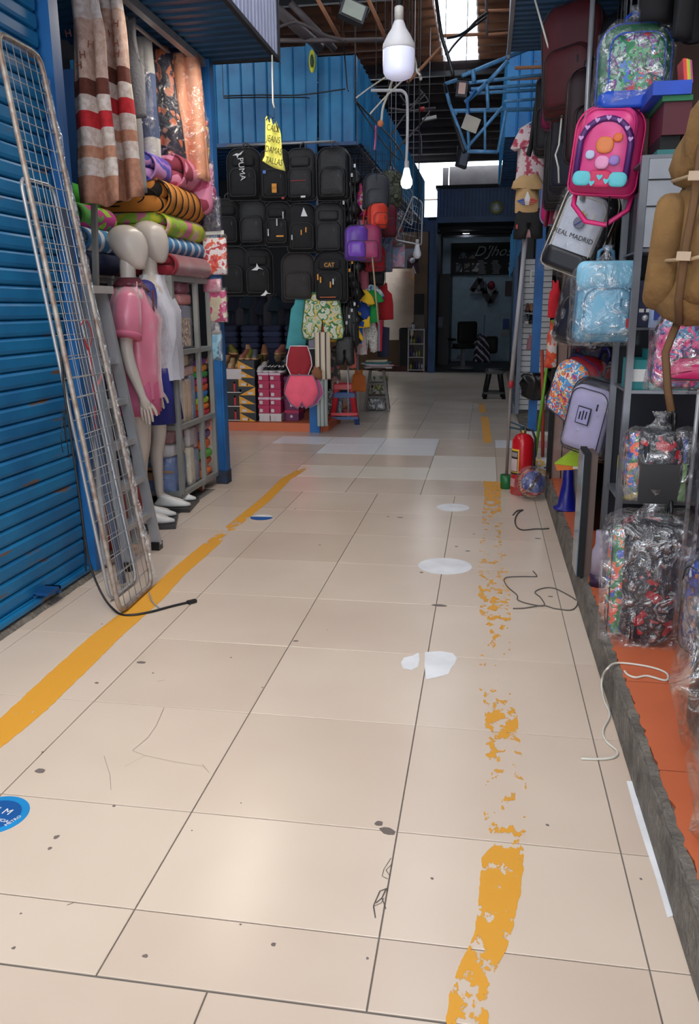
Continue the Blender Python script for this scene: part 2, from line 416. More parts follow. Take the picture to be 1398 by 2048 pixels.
# ================================================================ floor
fl = struct('floor', MB().box(-6.2, 3.2, -3.5, 20.5, -.2, -.004), GROUT)
tmesh = {}
def tile(x0, x1, y0, y1, m=None):
    g = .0018; m = m or TILE; k = (round(x1-x0, 4), round(y1-y0, 4), m.name)
    if k not in tmesh:
        a = (x1-x0)/2-g; b = (y1-y0)/2-g; c = .0012
        V = [(sx*a, sy*b, -.01) for sx, sy in ((-1, -1), (1, -1), (1, 1), (-1, 1))]
        V += [(sx*a, sy*b, -c) for sx, sy in ((-1, -1), (1, -1), (1, 1), (-1, 1))]
        V += [(sx*(a-c), sy*(b-c), 0) for sx, sy in ((-1, -1), (1, -1), (1, 1), (-1, 1))]
        Fc = [(8, 9, 10, 11)]+[(q+i, q+(i+1) % 4, q+4+(i+1) % 4, q+4+i) for q in (0, 4) for i in range(4)]
        me = bpy.data.meshes.new('tile'); me.from_pydata(V, [], Fc); me.materials.append(m); tmesh[k] = me
    o = bpy.data.objects.new('tile', tmesh[k]); COL.objects.link(o); o.parent = fl
    o.location = Vector(((x0+x1)/2, (y0+y1)/2, 0))-fl.location
XL, XR = -2.12, .49
def cols(x0, lo, hi, st=.6):
    c = [lo]; x = x0-st*math.floor((x0-lo)/st)
    while x < hi-.02:
        if x > lo+.02: c.append(x)
        x += st
    return c+[hi]
def zone(xs, ys, mfn=None):
    for i in range(len(xs)-1):
        for j in range(len(ys)-1):
            tile(xs[i], xs[i+1], ys[j], ys[j+1], mfn(i, j) if mfn else None)
zone(cols(-.542, XL, XR), [-1.035, -.435, .165, .765, 1.366])
mx_ = cols(-1.998, XL, XR)
zone(mx_, [1.369, 1.574]+[1.972+.6*j for j in range(8)])
fy = [6.172, 6.757, 7.27, 7.9, 8.45, 8.95]; fx = [-4.66, -4.06, -3.46, -2.86, -2.257, -1.655, -1.06, -.466, .13, .62, 1.22, 1.82]
def far_m(i, j):
    x = fx[i]+.01; y = fy[j]+.01
    if y > 8.4 and -2.3 < x < -.6: return TWHITE
    if 7.8 < y < 8.4 and -1.7 < x < -.6: return TWHITE
    if 6.7 < y < 7.2 and -1.7 < x < -.6: return TCREAM
    if 6.7 < y < 7.9 and -.5 < x < .1: return TCREAM
    if y > 8.4 and x > .1: return TWHITE
    return TILE
zone(fx, fy, far_m)
zone(cols(-.76, -4.66, 1.8), [8.955+.6*j for j in range(8)], lambda i, j: TFAR)
tag(MB().box(-4.66, 1.8, 13.158, 20.4, -.01, 0).build('far_tiling', TFAR, fl, world=True), kind='stuff', label='far floor tiles too distant to tell apart')

# worn paint stripes ------------------------------------------------
def paint_mat(name, rgb, sc=(26, 60, 1), cut=.5):
    m = bpy.data.materials.new(name); m.use_nodes = True
    N = m.node_tree.nodes; L = m.node_tree.links; b = N['Principled BSDF']; b.inputs['Roughness'].default_value = .5
    b.inputs['Base Color'].default_value = lin(rgb)+(1,)
    at_ = N.new('ShaderNodeVertexColor'); at_.layer_name = 'wear'
    geo = N.new('ShaderNodeNewGeometry'); n = N.new('ShaderNodeTexNoise'); n.inputs['Scale'].default_value = 17
    n.inputs['Detail'].default_value = 8; n.inputs['Roughness'].default_value = .65
    mp = N.new('ShaderNodeMapping'); mp.inputs['Scale'].default_value = (1.2, .75, 1)
    L.new(geo.outputs['Position'], mp.inputs[0]); L.new(mp.outputs[0], n.inputs['Vector'])
    sp = N.new('ShaderNodeSeparateColor'); L.new(at_.outputs[0], sp.inputs[0])
    lt = N.new('ShaderNodeMath'); lt.operation = 'LESS_THAN'; L.new(n.outputs[0], lt.inputs[0]); L.new(sp.outputs[0], lt.inputs[1])
    L.new(lt.outputs[0], b.inputs['Alpha']); return m
PAINT = paint_mat('worn_yellow_floor_paint', (226, 160, 48))
def stripe(name, pts, label):
    """pts: (x, y, half width, cover 0..1)"""
    P = []
    for a, b in zip(pts, pts[1:]):
        n = max(1, int(abs(b[1]-a[1])/.04))
        for k in range(n): t = k/n; P.append([a[i]*(1-t)+b[i]*t for i in range(4)])
    P.append(list(pts[-1])); V = []; W = []; Q = (-1, -.8, -.35, .35, .8, 1)
    for x, y, w, c in P:
        for q in Q: V.append((x+q*w, y, .0008)); W.append(max(0, c*(1 if abs(q) < .9 else .15)))
    n = len(Q); Fc = [(i*n+k, i*n+k+1, (i+1)*n+k+1, (i+1)*n+k) for i in range(len(P)-1) for k in range(n-1)]
    m = MB(); m.add(V, Fc); o = m.build(name, PAINT, label=label, cat='floor marking')
    ca = o.data.color_attributes.new('wear', 'FLOAT_COLOR', 'POINT')
    for i, w in enumerate(W): ca.data[i].color = (w, w, w, 1)
    return o
def gp(px, py, w, c): p = at(px, py, Z=0); return (p.x, p.y, w, c)
stripe('floor_stripe', [gp(-40, 1500, .07, .62), gp(15, 1455, .075, .62), gp(50, 1425, .08, .6), gp(130, 1350, .078, .95), gp(215, 1270, .075, 1), gp(300, 1200, .07, .8),
       gp(350, 1150, .06, .72), gp(420, 1090, .062, .62), gp(450, 1065, .05, .44), gp(480, 1040, .05, .58), gp(530, 1000, .05, .8), gp(572, 958, .05, .8), gp(600, 942, .05, .5), gp(640, 915, .05, .25), gp(660, 830, .06, .3)],
       'worn yellow painted stripe running along the left side of the tiled aisle')
stripe('floor_stripe', [(.01, 1.0, .05, .45), (.01, 1.45, .05, .5), gp(985, 1870, .05, .56), gp(1000, 1780, .06, .6), gp(1005, 1720, .065, .55), gp(1020, 1690, .05, .42), gp(1010, 1660, .07, .45), gp(1010, 1560, .08, .41), gp(1005, 1480, .07, .46), gp(1002, 1440, .07, .54), gp(1002, 1415, .07, .45),
       gp(990, 1370, .08, .39), gp(992, 1280, .08, .40), gp(990, 1220, .09, .49), gp(988, 1180, .1, .46), gp(985, 1130, .10, .43), gp(985, 1060, .09, .41), gp(985, 1020, .08, .48), gp(985, 990, .075, .55), gp(985, 965, .09, .62), gp(985, 955, .09, .0), gp(975, 890, .05, .0), gp(975, 882, .05, 1),
       gp(970, 840, .055, .9), gp(967, 828, .055, .2), gp(965, 822, .05, .8), gp(963, 800, .05, .3), gp(960, 760, .05, .35)],
       'flaked yellow painted stripe along the right side of the tiled aisle')
# floor stickers
def blob(mb, c, r, sx=1, n=20, j=0, z=.001, seed=1, cut=None):
    rd = random.Random(seed); P = []
    for k in range(n):
        a = 2*math.pi*k/n; rr = r*(1+j*(rd.random()-.5)); P.append((c[0]+math.cos(a)*rr*sx, c[1]+math.sin(a)*rr, z))
    if cut: P = [p for p in P if not cut(p)]
    m = len(P); P2 = [(x, y, z-.0008) for x, y, z in P]
    return mb.add(P+P2, [tuple(range(m))]+[(m+k, m+(k+1) % m, (k+1) % m, k) for k in range(m)])
STW = mat('white_sticker', (236, 237, 240), .4)
STB = mat('blue_sticker', (28, 88, 158), .4); STC = mat('cyan_sticker', (32, 140, 205), .4)
for (px, py, r, lb, sd) in ((906, 1015, .118, 'round white floor sticker, far one beside the extinguisher end of the aisle', 1), (890, 1132, .15, 'round white floor sticker in the middle of the aisle, the larger whole one', 2)):
    p = at(px, py, Z=0); blob(MB(), p, r, n=40).build('floor_sticker', STW, label=lb, cat='sticker')
t = MB(); p = at(870, 1328, Z=0)
t.add([tuple(at(x, y, Z=.001)) for x, y in ((850, 1304), (880, 1302), (905, 1306), (914, 1316), (909, 1328), (902, 1336), (897, 1348), (875, 1354), (852, 1359), (849, 1330))]+[tuple(at(x, y, Z=.001)) for x, y in ((802, 1325), (808, 1315), (825, 1311), (837, 1305), (839, 1318), (836, 1333), (822, 1340), (806, 1337))],
      [tuple(range(9, -1, -1)), tuple(range(17, 9, -1))])
t.build('floor_sticker', STW, label='torn white floor sticker in two pieces, nearest of the white ones', cat='sticker')
p = at(523, 1035, Z=0); s = thing('floor_sticker', 'small round blue and white floor sticker next to the left yellow stripe', 'sticker', p)
blob(MB(), (0, 0), .078, n=30).build('white_half', STW, s); blob(MB(), (0, 0), .0785, n=30, z=.0014, cut=lambda q: q[0]*.6+q[1]*1.0 > .01+.02*math.sin(q[0]*90)).build('blue_half', STB, s)
s.rotation_euler = (0, 0, .7)
p = at(-8, 1630, Z=0); s = thing('floor_sticker', 'round blue floor sticker with white lettering cut by the left edge of the photo', 'sticker', p)
blob(MB(), (0, 0), .092, n=40).build('outer_ring', STC, s); blob(MB(), (0, 0), .070, n=40, z=.0014).build('inner_disc', STB, s)
for tx, yy, sz in (('1 M', .018, .036), ('DISTANCIA', -.02, .017)):
    word(tx, sz, WINK, s, Matrix.Translation((.012, yy, .0022)) @ Matrix.Rotation(-.15, 4, 'Z'), ext=.0003)
word('METRO', .016, WINK, s, Matrix.Translation((.066, -.02, .0022)) @ Matrix.Rotation(1.2, 4, 'Z'), ext=.0003)
# gum spots, chips, cracks
sp = MB(); rd = random.Random(4)
for px, py, r, sx in ((284, 1325, .017, 1.6), (193, 1366, .009, 1.2), (306, 1346, .006, 1), (462, 1315, .006, 1), (80, 1542, .016, 1.5), (85, 1504, .005, 1), (113, 1674, .011, 1), (100, 1697, .008, 1), (27, 1896, .006, 1),
                     (290, 1912, .008, 1.2), (42, 1827, .004, 1), (228, 1612, .006, 1), (547, 1889, .008, 1), (481, 1849, .004, 1), (384, 1661, .003, 1), (482, 1606, .003, 1), (204, 1248, .005, 1.4), (525, 1375, .005, 1), (592, 1282, .012, 1.3),
                     (758, 1647, .015, 1), (775, 1662, .025, 1.2), (864, 1757, .006, 1), (735, 1917, .005, 1), (800, 1035, .02, 1.5), (776, 1033, .012, 1), (843, 1145, .016, .8), (913, 1093, .012, 1.2), (948, 1068, .01, 1), (1000, 1186, .016, .9),
                     (1095, 1650, .007, 1), (1282, 1758, .005, 1), (1076, 1077, .014, 2), (1101, 1193, .012, 1.4), (878, 1211, .02, 2.4), (640, 1090, .01, 1), (590, 1018, .012, 1), (935, 1102, .014, 1.4), (655, 1260, .004, 1)):
    p = at(px, py, Z=0); blob(sp, p, r*.75, sx, n=9, j=.5, z=.0006, seed=int(px))
tag(sp.build('gum_spot', mat('dark_gum_spot', (116, 104, 98), .8), fl, world=True), kind='stuff', label='dark chewing gum spots and dirt specks trodden on the tiles')
ck = MB()
def crack(pts, w=.0022):
    P = [at(x, y, Z=.0007) for x, y in pts]
    for a, b in zip(P, P[1:]):
        d = (b-a).normalized(); n = Vector((-d.y, d.x, 0))*w/2; ck.add([a-n, b-n*.8, b+n*.8, a+n], [(0, 1, 2, 3)])
crack([(782, 1716), (768, 1738), (764, 1752), (776, 1758)]); crack([(784, 1728), (772, 1740), (780, 1752)]); crack([(776, 1776), (760, 1782), (752, 1800), (747, 1812), (751, 1836)], .004)
crack([(772, 1778), (764, 1796), (752, 1806)], .004); crack([(764, 1796), (772, 1818)], .003); crack([(748, 1812), (762, 1806), (768, 1796)], .002)
crack([(328, 1416), (312, 1452), (296, 1475), (265, 1501)], .0016); crack([(265, 1501), (290, 1511), (350, 1524), (410, 1533)], .0008); crack([(290, 1511), (262, 1526), (248, 1534)], .0007)
crack([(208, 1512), (220, 1550), (222, 1580)], .0012); crack([(404, 1528), (418, 1545)], .001); crack([(314, 1363), (330, 1360)], .002); crack([(134, 1810), (150, 1804)], .002)
tag(ck.build('crack', mat('crack_dirt', (96, 88, 82), .9), fl, world=True), kind='stuff', label='hairline cracks and chipped tile edges')
ws = MB()
V = [at(x, y, Z=.0012) for x, y in ((1253, 1562), (1264, 1562), (1272, 1590), (1287, 1628), (1300, 1672), (1310, 1706), (1328, 1752), (1312, 1756), (1290, 1690), (1272, 1632))]
ws.add(V, [tuple(range(9, -1, -1))]); ws.add([at(1328, 1752, Z=.0012), at(1350, 1830, Z=.0012), at(1335, 1835, Z=.0012), at(1312, 1756, Z=.0012)], [(3, 2, 1, 0)])
ws.build('floor_strip', STW, label='white flaking painted strip on the floor against the dark kerb at right', cat='floor marking')

# ================================================================ right platform
cb = MB(); cb.use(0)
def curb(u, v):
    y = -3+u*9.45; w = .012*noise.noise(Vector((y*9, 3, v*3)))+.008*noise.noise(Vector((y*40, 1, v*9)))
    if v < .6: t = v/.6; return (.488+t*.014+w*t*.6, y, .118*t)
    t = (v-.6)/.4; return (.502+.03*t+w, y, .118+.003*t)
cb.grid(curb, 420, 6); kb = struct('trim_kerb', cb, CONC)
tag(kb, label='rough dark concrete kerb edging the raised right shop floor')
cv = MB(); cv.box(.47, .502, 6.38, 6.45, 0, .118).box(.50, 3.2, 6.36, 6.45, 0, .117).build('kerb_end', CONC, kb, world=True)
pl = MB(); pl.box(.50, 3.2, -3, 6.36, 0, .112); plat = struct('trim_platform', pl, CONC)
ys = [-3, -1.6, -.6, .4, 1.0, 1.62, 2.2, 2.78, 3.36, 3.94, 4.52, 5.1, 5.68, 6.36]
for a, b in zip(ys, ys[1:]):
    m = MB()
    n = max(2, int((b-a)/.02)); V = []
    for i in range(n+1):
        y = a+.001+(b-a-.002)*i/n; e = .532+.012*noise.noise(Vector((y*22, 0, 5)))+.012*noise.noise(Vector((y*60, 2, 5)))
        V += [(e, y, .1225), (e+.02, y, .1225), (3.2, y, .1225), (e, y, .111)]
    Fc = []
    for i in range(n): q = i*4; Fc += [(q, q+1, q+5, q+4), (q+1, q+2, q+6, q+5), (q+3, q, q+4, q+7)]
    m.add(V, Fc); m.build('floor_board', ORANGE, plat, world=True)
# ================================================================ left shutter (door_1)
d1 = thing('door_1', None, None); d1['kind'] = 'structure'
zz = .055; first = None
while zz < 3.25:
    if first is None:
        m = MB(); h = .0775
        prof = [(0, 0), (.012, .006), (.016, .02), (.016, .06), (.006, .0715), (-.004, .0765), (-.012, .0775), (-.02, .07), (-.02, .006)]
        n = len(prof); V = [(x, y, z) for y in (-.5, 3.96) for x, z in prof]
        m.add(V, [(k, (k+1) % n, n+(k+1) % n, n+k) for k in range(n)]+[tuple(range(n-1, -1, -1)), tuple(range(n, 2*n))])
        first = m.build('slat', BLUE, d1); first.location = (-2.145, 0, zz)
    else:
        o = first.copy(); COL.objects.link(o); o.location = (-2.145+.002*random.uniform(-1, 1), 0, zz)
    zz += .0775
MB().box(-2.16, -2.12, -.5, 3.96, .012, .055).box(-2.12, -2.095, -.5, 3.96, .03, .05).build('bottom_rail', BLUE, d1, world=True)
p = at(92, 1195, X=-2.10)
m = MB(); m.box(-2.13, -2.05, p.y-.06, p.y+.06, p.z+.03, p.z+.045).box(-2.13, -2.115, p.y-.06, p.y-.0, p.z-.05, p.z+.035).box(-2.13, -2.05, p.y+.045, p.y+.06, p.z+.01, p.z+.045)
m.build('lock_bracket', BLUED, d1, world=True)
st = MB(); st.grid(lambda u, v: (-2.125+.055*v+.006*noise.noise(Vector((u*60, v, 2))), -.8+4.9*u, .018*(1-v*v)+.004*noise.noise(Vector((u*160, v*5, 0)))), 160, 4)
struct('trim_threshold', st, CONC)
struct('wall_left', MB().box(-2.42, -2.2, -3.5, 4.0, 0, 3.2), BLUED)
# post between shutter and fabric stall
ps = MB(); ps.box(-2.16, -2.085, 4.0, 4.05, 0, 3.2).box(-2.17, -2.11, 4.05, 4.14, 0, 3.2)
struct('trim_post_near', ps, BLUEP)
ps = MB(); ps.box(-2.17, -2.085, 6.36, 6.46, 0, 3.2).box(-2.15, -2.10, 6.352, 6.36, .12, 3.2)
pp = struct('trim_post_corner', ps, BLUEP)
MB().box(-2.175, -2.08, 6.35, 6.465, 0, .11).build('worn_foot', mat('dirty_post_foot', (58, 48, 46), .9, rgb2=(38, 62, 92), vs_=20), pp, world=True)
# stall 2 inner walls
struct('wall_left_stall_back', MB().box(-3.55, -3.5, 4.0, 6.5, 0, 3.2), BLUED)
struct('wall_left_stall_near', MB().box(-3.5, -2.17, 4.0, 4.04, 0, 3.2), BLUED)
struct('wall_left_stall_side', MB().box(-3.5, -2.17, 6.42, 6.46, 1.9, 3.2), BLUED)
# canopy over the left stalls
cn = MB(); corr(cn, (-2.9, -3, 3.2), (-2.9, 6.46, 3.2), (1.30, 0, .02), .12, .012)
canopy = thing('ceiling_left_canopy', None, None); canopy['kind'] = 'structure'
cn.build('soffit', NAVY, canopy)
fc = MB(); corr(fc, (-1.585, 6.46, 3.19), (-1.585, -3, 3.19), (0, 0, 1.1), .085, .012); fc.build('fascia', GREYB, canopy)
MB().bar((-1.59, -3, 3.195), (-1.59, 6.46, 3.195), .03).bar((-1.585, 6.455, 3.18), (-1.585, 6.455, 4.3), .03).bar((-2.9, 6.45, 3.2), (-1.6, 6.45, 3.2), .03).build('edge_angle', DARKM, canopy)
MB().bar((-2.13, 4, 3.17), (-2.13, 6.46, 3.17), .05).build('rail', STEEL, canopy)
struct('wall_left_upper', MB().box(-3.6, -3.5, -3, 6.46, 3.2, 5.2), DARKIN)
# ================================================================ left far block (backpack stall)
blk = thing('wall_left_loft', None, None); blk['kind'] = 'structure'
m = MB(); corr(m, (-4.7, 9.30, 3.16), (-1.97, 9.30, 3.16), (0, 0, .93), .145, .018, .82); m.build('front_sheet', BLUEC, blk)
m = MB(); m.use().box(-1.975, -1.955, 9.27, 9.30, 3.14, 4.12); m.prism([(-1.97, 3.14), (-1.87, 3.02), (-1.85, 3.98), (-1.955, 4.14)], 9.26, 9.28); cp = m.build('corner_panel', BLUEC, blk)
YG = mat('yellow_green_print', (206, 206, 60), .5)
m = MB(); m.lathe([(.001, 0), (.07, 0), (.07, .006), (.001, .006)], (0, 0, 0), 28, 'y'); m.M = Matrix(); o = m.build('round_sign', YG, blk); o.location = (-1.905, 9.252, 3.93); o.scale = (.5, 1, 1.6)
m = MB(); m.lathe([(.001, 0), (.04, 0), (.04, .006), (.001, .006)], (0, 0, 0), 24, 'y'); o = m.build('sign_centre', mat('dark_green_print', (40, 70, 60), .5), blk); o.location = (-1.905, 9.245, 3.93); o.scale = (.5, 1, 1.6)
m = MB(); corr(m, (-1.86, 9.34, 3.14), (-1.46, 9.34, 3.14), (0, 0, .85), .145, .018, .82); m.build('front_sheet', BLUEC, blk)
m = MB(); corr(m, (-1.45, 9.34, 3.14), (-1.40, 18.3, 3.14), (0, 0, .85), .19, .018, .85); m.build('side_sheet', BLUEC, blk)
m = MB(); corr(m, (-1.40, 9.36, 3.13), (-1.40, 18.3, 3.13), (-3.3, 0, 0), .2, .01); m.build('soffit', BLUED, blk)
MB().bar((-4.7, 9.29, 3.15), (-1.9, 9.29, 3.15), .04).bar((-1.86, 9.33, 3.13), (-1.45, 9.33, 3.13), .035).bar((-1.45, 9.33, 3.13), (-1.40, 18.3, 3.13), .035).build('edge_angle', BLUED, blk)
MB().box(-2.0, -1.88, 9.24, 9.36, 0, 3.15).build('post', BLUEP, blk)
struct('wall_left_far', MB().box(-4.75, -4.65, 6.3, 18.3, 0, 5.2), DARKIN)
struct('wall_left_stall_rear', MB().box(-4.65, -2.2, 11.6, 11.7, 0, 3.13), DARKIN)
struct('trim_stall_plinth', MB().box(-4.65, -1.87, 9.30, 11.6, 0, .10).box(-1.9, -1.80, 9.36, 10.2, 0, .08), ORANGE)
# ================================================================ end wall with the barber shop
struct('wall_end', MB().box(-4.7, -1.26, 18.9, 19.0, 0, 3.2).box(-4.7, 3.2, 19.9, 20.0, 3.8, 3.82), BROWNW)
struct('wall_end_red_base', MB().box(-2.4, -1.27, 18.55, 18.88, 0, .12), mat('dark_red_step', (72, 34, 38), .7))
struct('trim_end_post', MB().box(-1.265, -1.105, 18.3, 18.45, 0, 3.2).box(-1.21, -1.16, 18.27, 18.3, 0, 3.2), BLUED)
bm_ = MB(); corr(bm_, (-1.12, 18.3, 3.26), (.95, 18.3, 3.26), (0, 0, .56), .075, .014); hdr = struct('wall_end_header', bm_, BLUED)
MB().box(-2.45, -1.1, 18.32, 18.42, 2.98, 3.27).build('lintel', BLUED, hdr, world=True)
MB().box(-1.12, 1.0, 18.25, 18.36, 3.14, 3.26).build('lintel', BLUED, hdr, world=True)
MB().box(-1.15, 1.2, 18.2, 18.6, 3.82, 3.88).build('cap_sheet', BLACK, hdr, world=True)
MB().box(-1.02, -.9, 18.4, 18.44, 3.88, 4.25).box(-.88, .35, 18.42, 18.44, 3.88, 4.27).build('board', mat('dim_white_board', (150, 146, 150), .6), hdr, world=True)
MB().box(.36, 1.6, 18.40, 18.44, 3.88, 4.38).build('rust_sheet', RUST, hdr, world=True)
sg = thing('round_wall_sign', 'small round yellow and silver emblem on the blue ribbed header over the barber shop', 'sign', at(993, 415, Y=18.26))
MB().lathe([(.001, 0), (.13, 0), (.13, .012), (.001, .012)], (0, -.012, 0), 32, 'y').build('disc', mat('olive_yellow_print', (150, 146, 66), .5), sg)
MB().lathe([(.001, 0), (.09, 0), (.09, .006), (.001, .006)], (0, -.02, 0), 32, 'y').build('centre', mat('silver_print', (168, 186, 190), .4), sg)
MB().prism([(-.05, -.03), (.05, -.03), (.0, .085)], -.026, -.021).build('figure', mat('sign_white', (220, 222, 215), .5), sg)
# barber shop shell
BW = mat('pale_grey_blue_wall', (150, 172, 186), .8)
struct('wall_barber_back', MB().box(-1.9, 1.1, 22.4, 22.5, 0, 3.2), BW)
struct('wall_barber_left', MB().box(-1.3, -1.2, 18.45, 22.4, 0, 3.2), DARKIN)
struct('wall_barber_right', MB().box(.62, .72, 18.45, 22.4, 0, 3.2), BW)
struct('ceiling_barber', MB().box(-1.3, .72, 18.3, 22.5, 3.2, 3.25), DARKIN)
struct('floor_barber', MB().box(-1.3, .72, 18.45, 22.4, -.02, .004), mat('dark_floor', (52, 52, 56), .5))
# ================================================================ right far block
struct('trim_right_kerb', MB().box(.44, .50, 9.55, 18.3, 0, .05).box(.50, 2.9, 9.1, 18.3, 0, .045), CONC)
struct('trim_right_post', MB().box(.485, .575, 9.1, 9.2, 0, 3.08), BLUEP)
struct('wall_right_far', MB().box(.62, .66, 12.3, 18.4, 0, 3.2), DARKIN)
struct('wall_right_far_back', MB().box(2.9, 3.0, 6.3, 18.4, 0, 5.2), DARKIN)
q = MB().box(.52, 2.3, 6.36, 6.40, .12, 3.14); pw = struct('wall_right_partition', q, mat('pinkish_beige_board', (150, 122, 112), .6))
MB().box(.495, .53, 6.33, 6.40, .12, 3.14).build('edge_strip', BLACK, pw, world=True); MB().box(.60, .606, 6.352, 6.36, .12, 3.1).box(.69, .696, 6.352, 6.36, .12, 3.1).build('groove', BLACK, pw, world=True)
struct('wall_right_back', MB().box(2.3, 2.4, -3, 6.45, .12, 3.2), DARKIN)
struct('wall_right_upper', MB().box(2.3, 2.4, -3, 9.1, 3.2, 5.2), DARKIN)
# right loft, seen at top right
lf = thing('wall_right_loft', None, None); lf['kind'] = 'structure'
m = MB(); corr(m, (.12, 9.1, 3.09), (2.4, 9.1, 3.09), (0, 0, .82), .13, .02, .8); m.build('front_sheet', worn_blue('bright_blue_sheet_paint', (24, 118, 190), (44, 146, 214), -.02), lf)
m = MB(); corr(m, (.11, 12.6, 3.09), (.12, 9.1, 3.09), (0, 0, .82), .2, .02, .8); m.build('side_sheet', BLUEC, lf)
m = MB(); corr(m, (.12, 9.1, 3.08), (.12, 12.6, 3.08), (2.4, 0, 0), .2, .01); m.build('soffit', BLUED, lf)
# canopy over the right shop
rc = thing('ceiling_right_canopy', None, None); rc['kind'] = 'structure'
m = MB(); corr(m, (2.3, 6.46, 3.16), (2.3, -3, 3.16), (-2.21, 0, 0), .09, .012); m.build('soffit', NAVY, rc)
m = MB(); corr(m, (.085, -3, 3.15), (.085, 6.46, 3.15), (0, 0, .9), .085, .012); m.build('fascia', GREYB, rc)
MB().bar((.09, -3, 3.155), (.09, 6.46, 3.155), .025).build('edge_angle', STEEL, rc)
struct('wall_right_rear', MB().box(.6, 3.0, 18.35, 18.4, 0, 3.1), DARKIN)
# roof --------------------------------------------------------------
roof = thing('ceiling', None, None); roof['kind'] = 'structure'
def rsheet(x0, x1, y0, y1, z0, z1, m, nm='roof_sheet', pitch=.34, amp=.05):
    mb = MB().use(0, True); n = int((y1-y0)/pitch)*6
    def f(u, v):
        y = y0+(y1-y0)*v; return (x0+(x1-x0)*u, y, z0+(z1-z0)*v+amp*math.cos(2*math.pi*(y-y0)/pitch))
    mb.grid(f, 1, n, .004); return mb.build(nm, m, roof)
ysr = [2.2, 4.4, 6.6, 8.8, 11.0, 13.0, 14.7]
for i, (a, b) in enumerate(zip(ysr, ysr[1:])):
    for k, (x0, x1) in enumerate(((-4.75, -3.4), (-3.44, -2.1), (-2.14, -.80), (-.27, 1.0), (.96, 2.9))):
        dz = .012*((i+k) % 2); rsheet(x0, x1, a-.06, b, 5.2+dz, 5.2+dz, RUST)
TRL = bpy.data.materials.new('translucent_roof_sheet'); TRL.use_nodes = True
N = TRL.node_tree.nodes; L = TRL.node_tree.links; N.remove(N['Principled BSDF'])
a_ = N.new('ShaderNodeBsdfTransparent'); b_ = N.new('ShaderNodeBsdfTranslucent'); c_ = N.new('ShaderNodeMixShader'); c_.inputs[0].default_value = .25
a_.inputs[0].default_value = (.95, .96, 1, 1); L.new(a_.outputs[0], c_.inputs[1]); L.new(b_.outputs[0], c_.inputs[2]); L.new(c_.outputs[0], N['Material Output'].inputs[0])
for a, b in zip(ysr, ysr[1:]): rsheet(-.82, -.25, a-.06, b, 5.2, 5.2, TRL, 'translucent_sheet')
rsheet(-4.75, 2.9, 14.25, 18.2, 5.13, 4.40, DROOF, 'roof_sheet')
MB().bar((-4.7, 14.4, 5.04), (2.9, 14.4, 5.04), .07).bar((-4.7, 18.2, 4.35), (2.9, 18.2, 4.35), .05).bar((-4.7, 11.0, 5.08), (2.9, 11.0, 5.08), .06, .1).bar((-4.7, 8.8, 5.08), (2.9, 8.8, 5.08), .06, .1).build('purlin', DARKM, roof)

# ================================================================ builders
def backpack(label, loc, w=.32, h=.45, d=.17, body=None, front=None, rot=0, group=None, trim=None, cat='backpack', name='backpack', pocket=.55, cover=False, top=True, strap=True, sc=1, seed=0, tilt=None, text=None, pocket2=False, tw=None, straploop=True):
    body = body or BLACK; front = front or body; trim = trim or BLKP
    r = thing(name, label, cat, loc, tilt if tilt else rot, group, sc)
    m = MB().use(0, True); m.pillow(dome(w, h, .04, w*.34, tw=tw), d, .16, 6, .012, fn=wob(.012, 7, seed)); m.build('body', body, r)
    m = MB().use(0, True); ph = h*pocket; m.xf((0, -d/2-.012, 0)); m.pillow(dome(w*.8, ph, .03, w*.22, z0=.025), .065, .2, 4, .012, fn=wob(.006, 9, seed+1)); m.build('front_pocket', front, r)
    if pocket2:
        m = MB().use(0, True); m.xf((0, -d/2-.006, 0)); m.pillow(rrect(w*.66, h*.2, .03, cz=h*.74), .045, .2, 4, .006); m.build('upper_pocket', front, r)
    z = MB(); P = [Vector((x*1.005, -d*.30, q*1.003)) for x, q in dome(w, h, .04, w*.34, tw=tw)]; z.tube(P, .004, 5, True)
    z.tube([(x, -d/2-.046, q) for x, q in dome(w*.74, ph*.92, .03, w*.2, z0=.035)], .003, 5, True)
    z.cb((w*.2, -d/2-.052, ph*.8), (.008, .006, .035)); z.build('zipper', trim, r)
    if strap:
        m = MB(); m.tube([(-.035, d*.3, h-.01), (-.03, d*.3, h+.05), (0, d*.3, h+.07), (.03, d*.3, h+.05), (.035, d*.3, h-.01)], .009, 6)
        m.build('handle', trim, r)
        if straploop:
            for s_ in (-1, 1):
                m = MB().use(0, True)
                m.tube([(s_*.06, d*.45, h*.93), (s_*.09, d*.5+.04, h*.8), (s_*.11, d*.5+.06, h*.5), (s_*.12, d*.5+.03, h*.2), (s_*.13, d*.45, h*.06)], .02, 6, flat=.4)
                m.build('strap', body, r)
    if text:
        word(text[0], text[1], text[2], r, face((text[3] if len(text) > 3 else 0, -d/2-.058, text[4] if len(text) > 4 else ph*.6), roll=text[5] if len(text) > 5 else 0))
    if cover: wrap(r, w, h, d, seed, cover)
    return r
def wrap(r, w, h, d, seed=0, mode=1, grow=1.08, mt=None):
    m = MB().use(0, True)
    out = [(x, z-.02) for x, z in dome(w*grow, h*1.07, .02, w*.3, n=10)]
    m.pillow(out, d*1.35, .12, 8, .02, fn=wob(.03, 13, seed+3))
    # gathered neck of the bag
    m.loft([(0, 0, h*1.0, w*.22, d*.3), (0, 0, h*1.07, w*.1, d*.15), (0, 0, h*1.13, w*.04, .02), (0, 0, h*1.22, w*.09, .035)], 14, wr=.02, cap=False)
    m.build('plastic_cover', mt or film(), r)
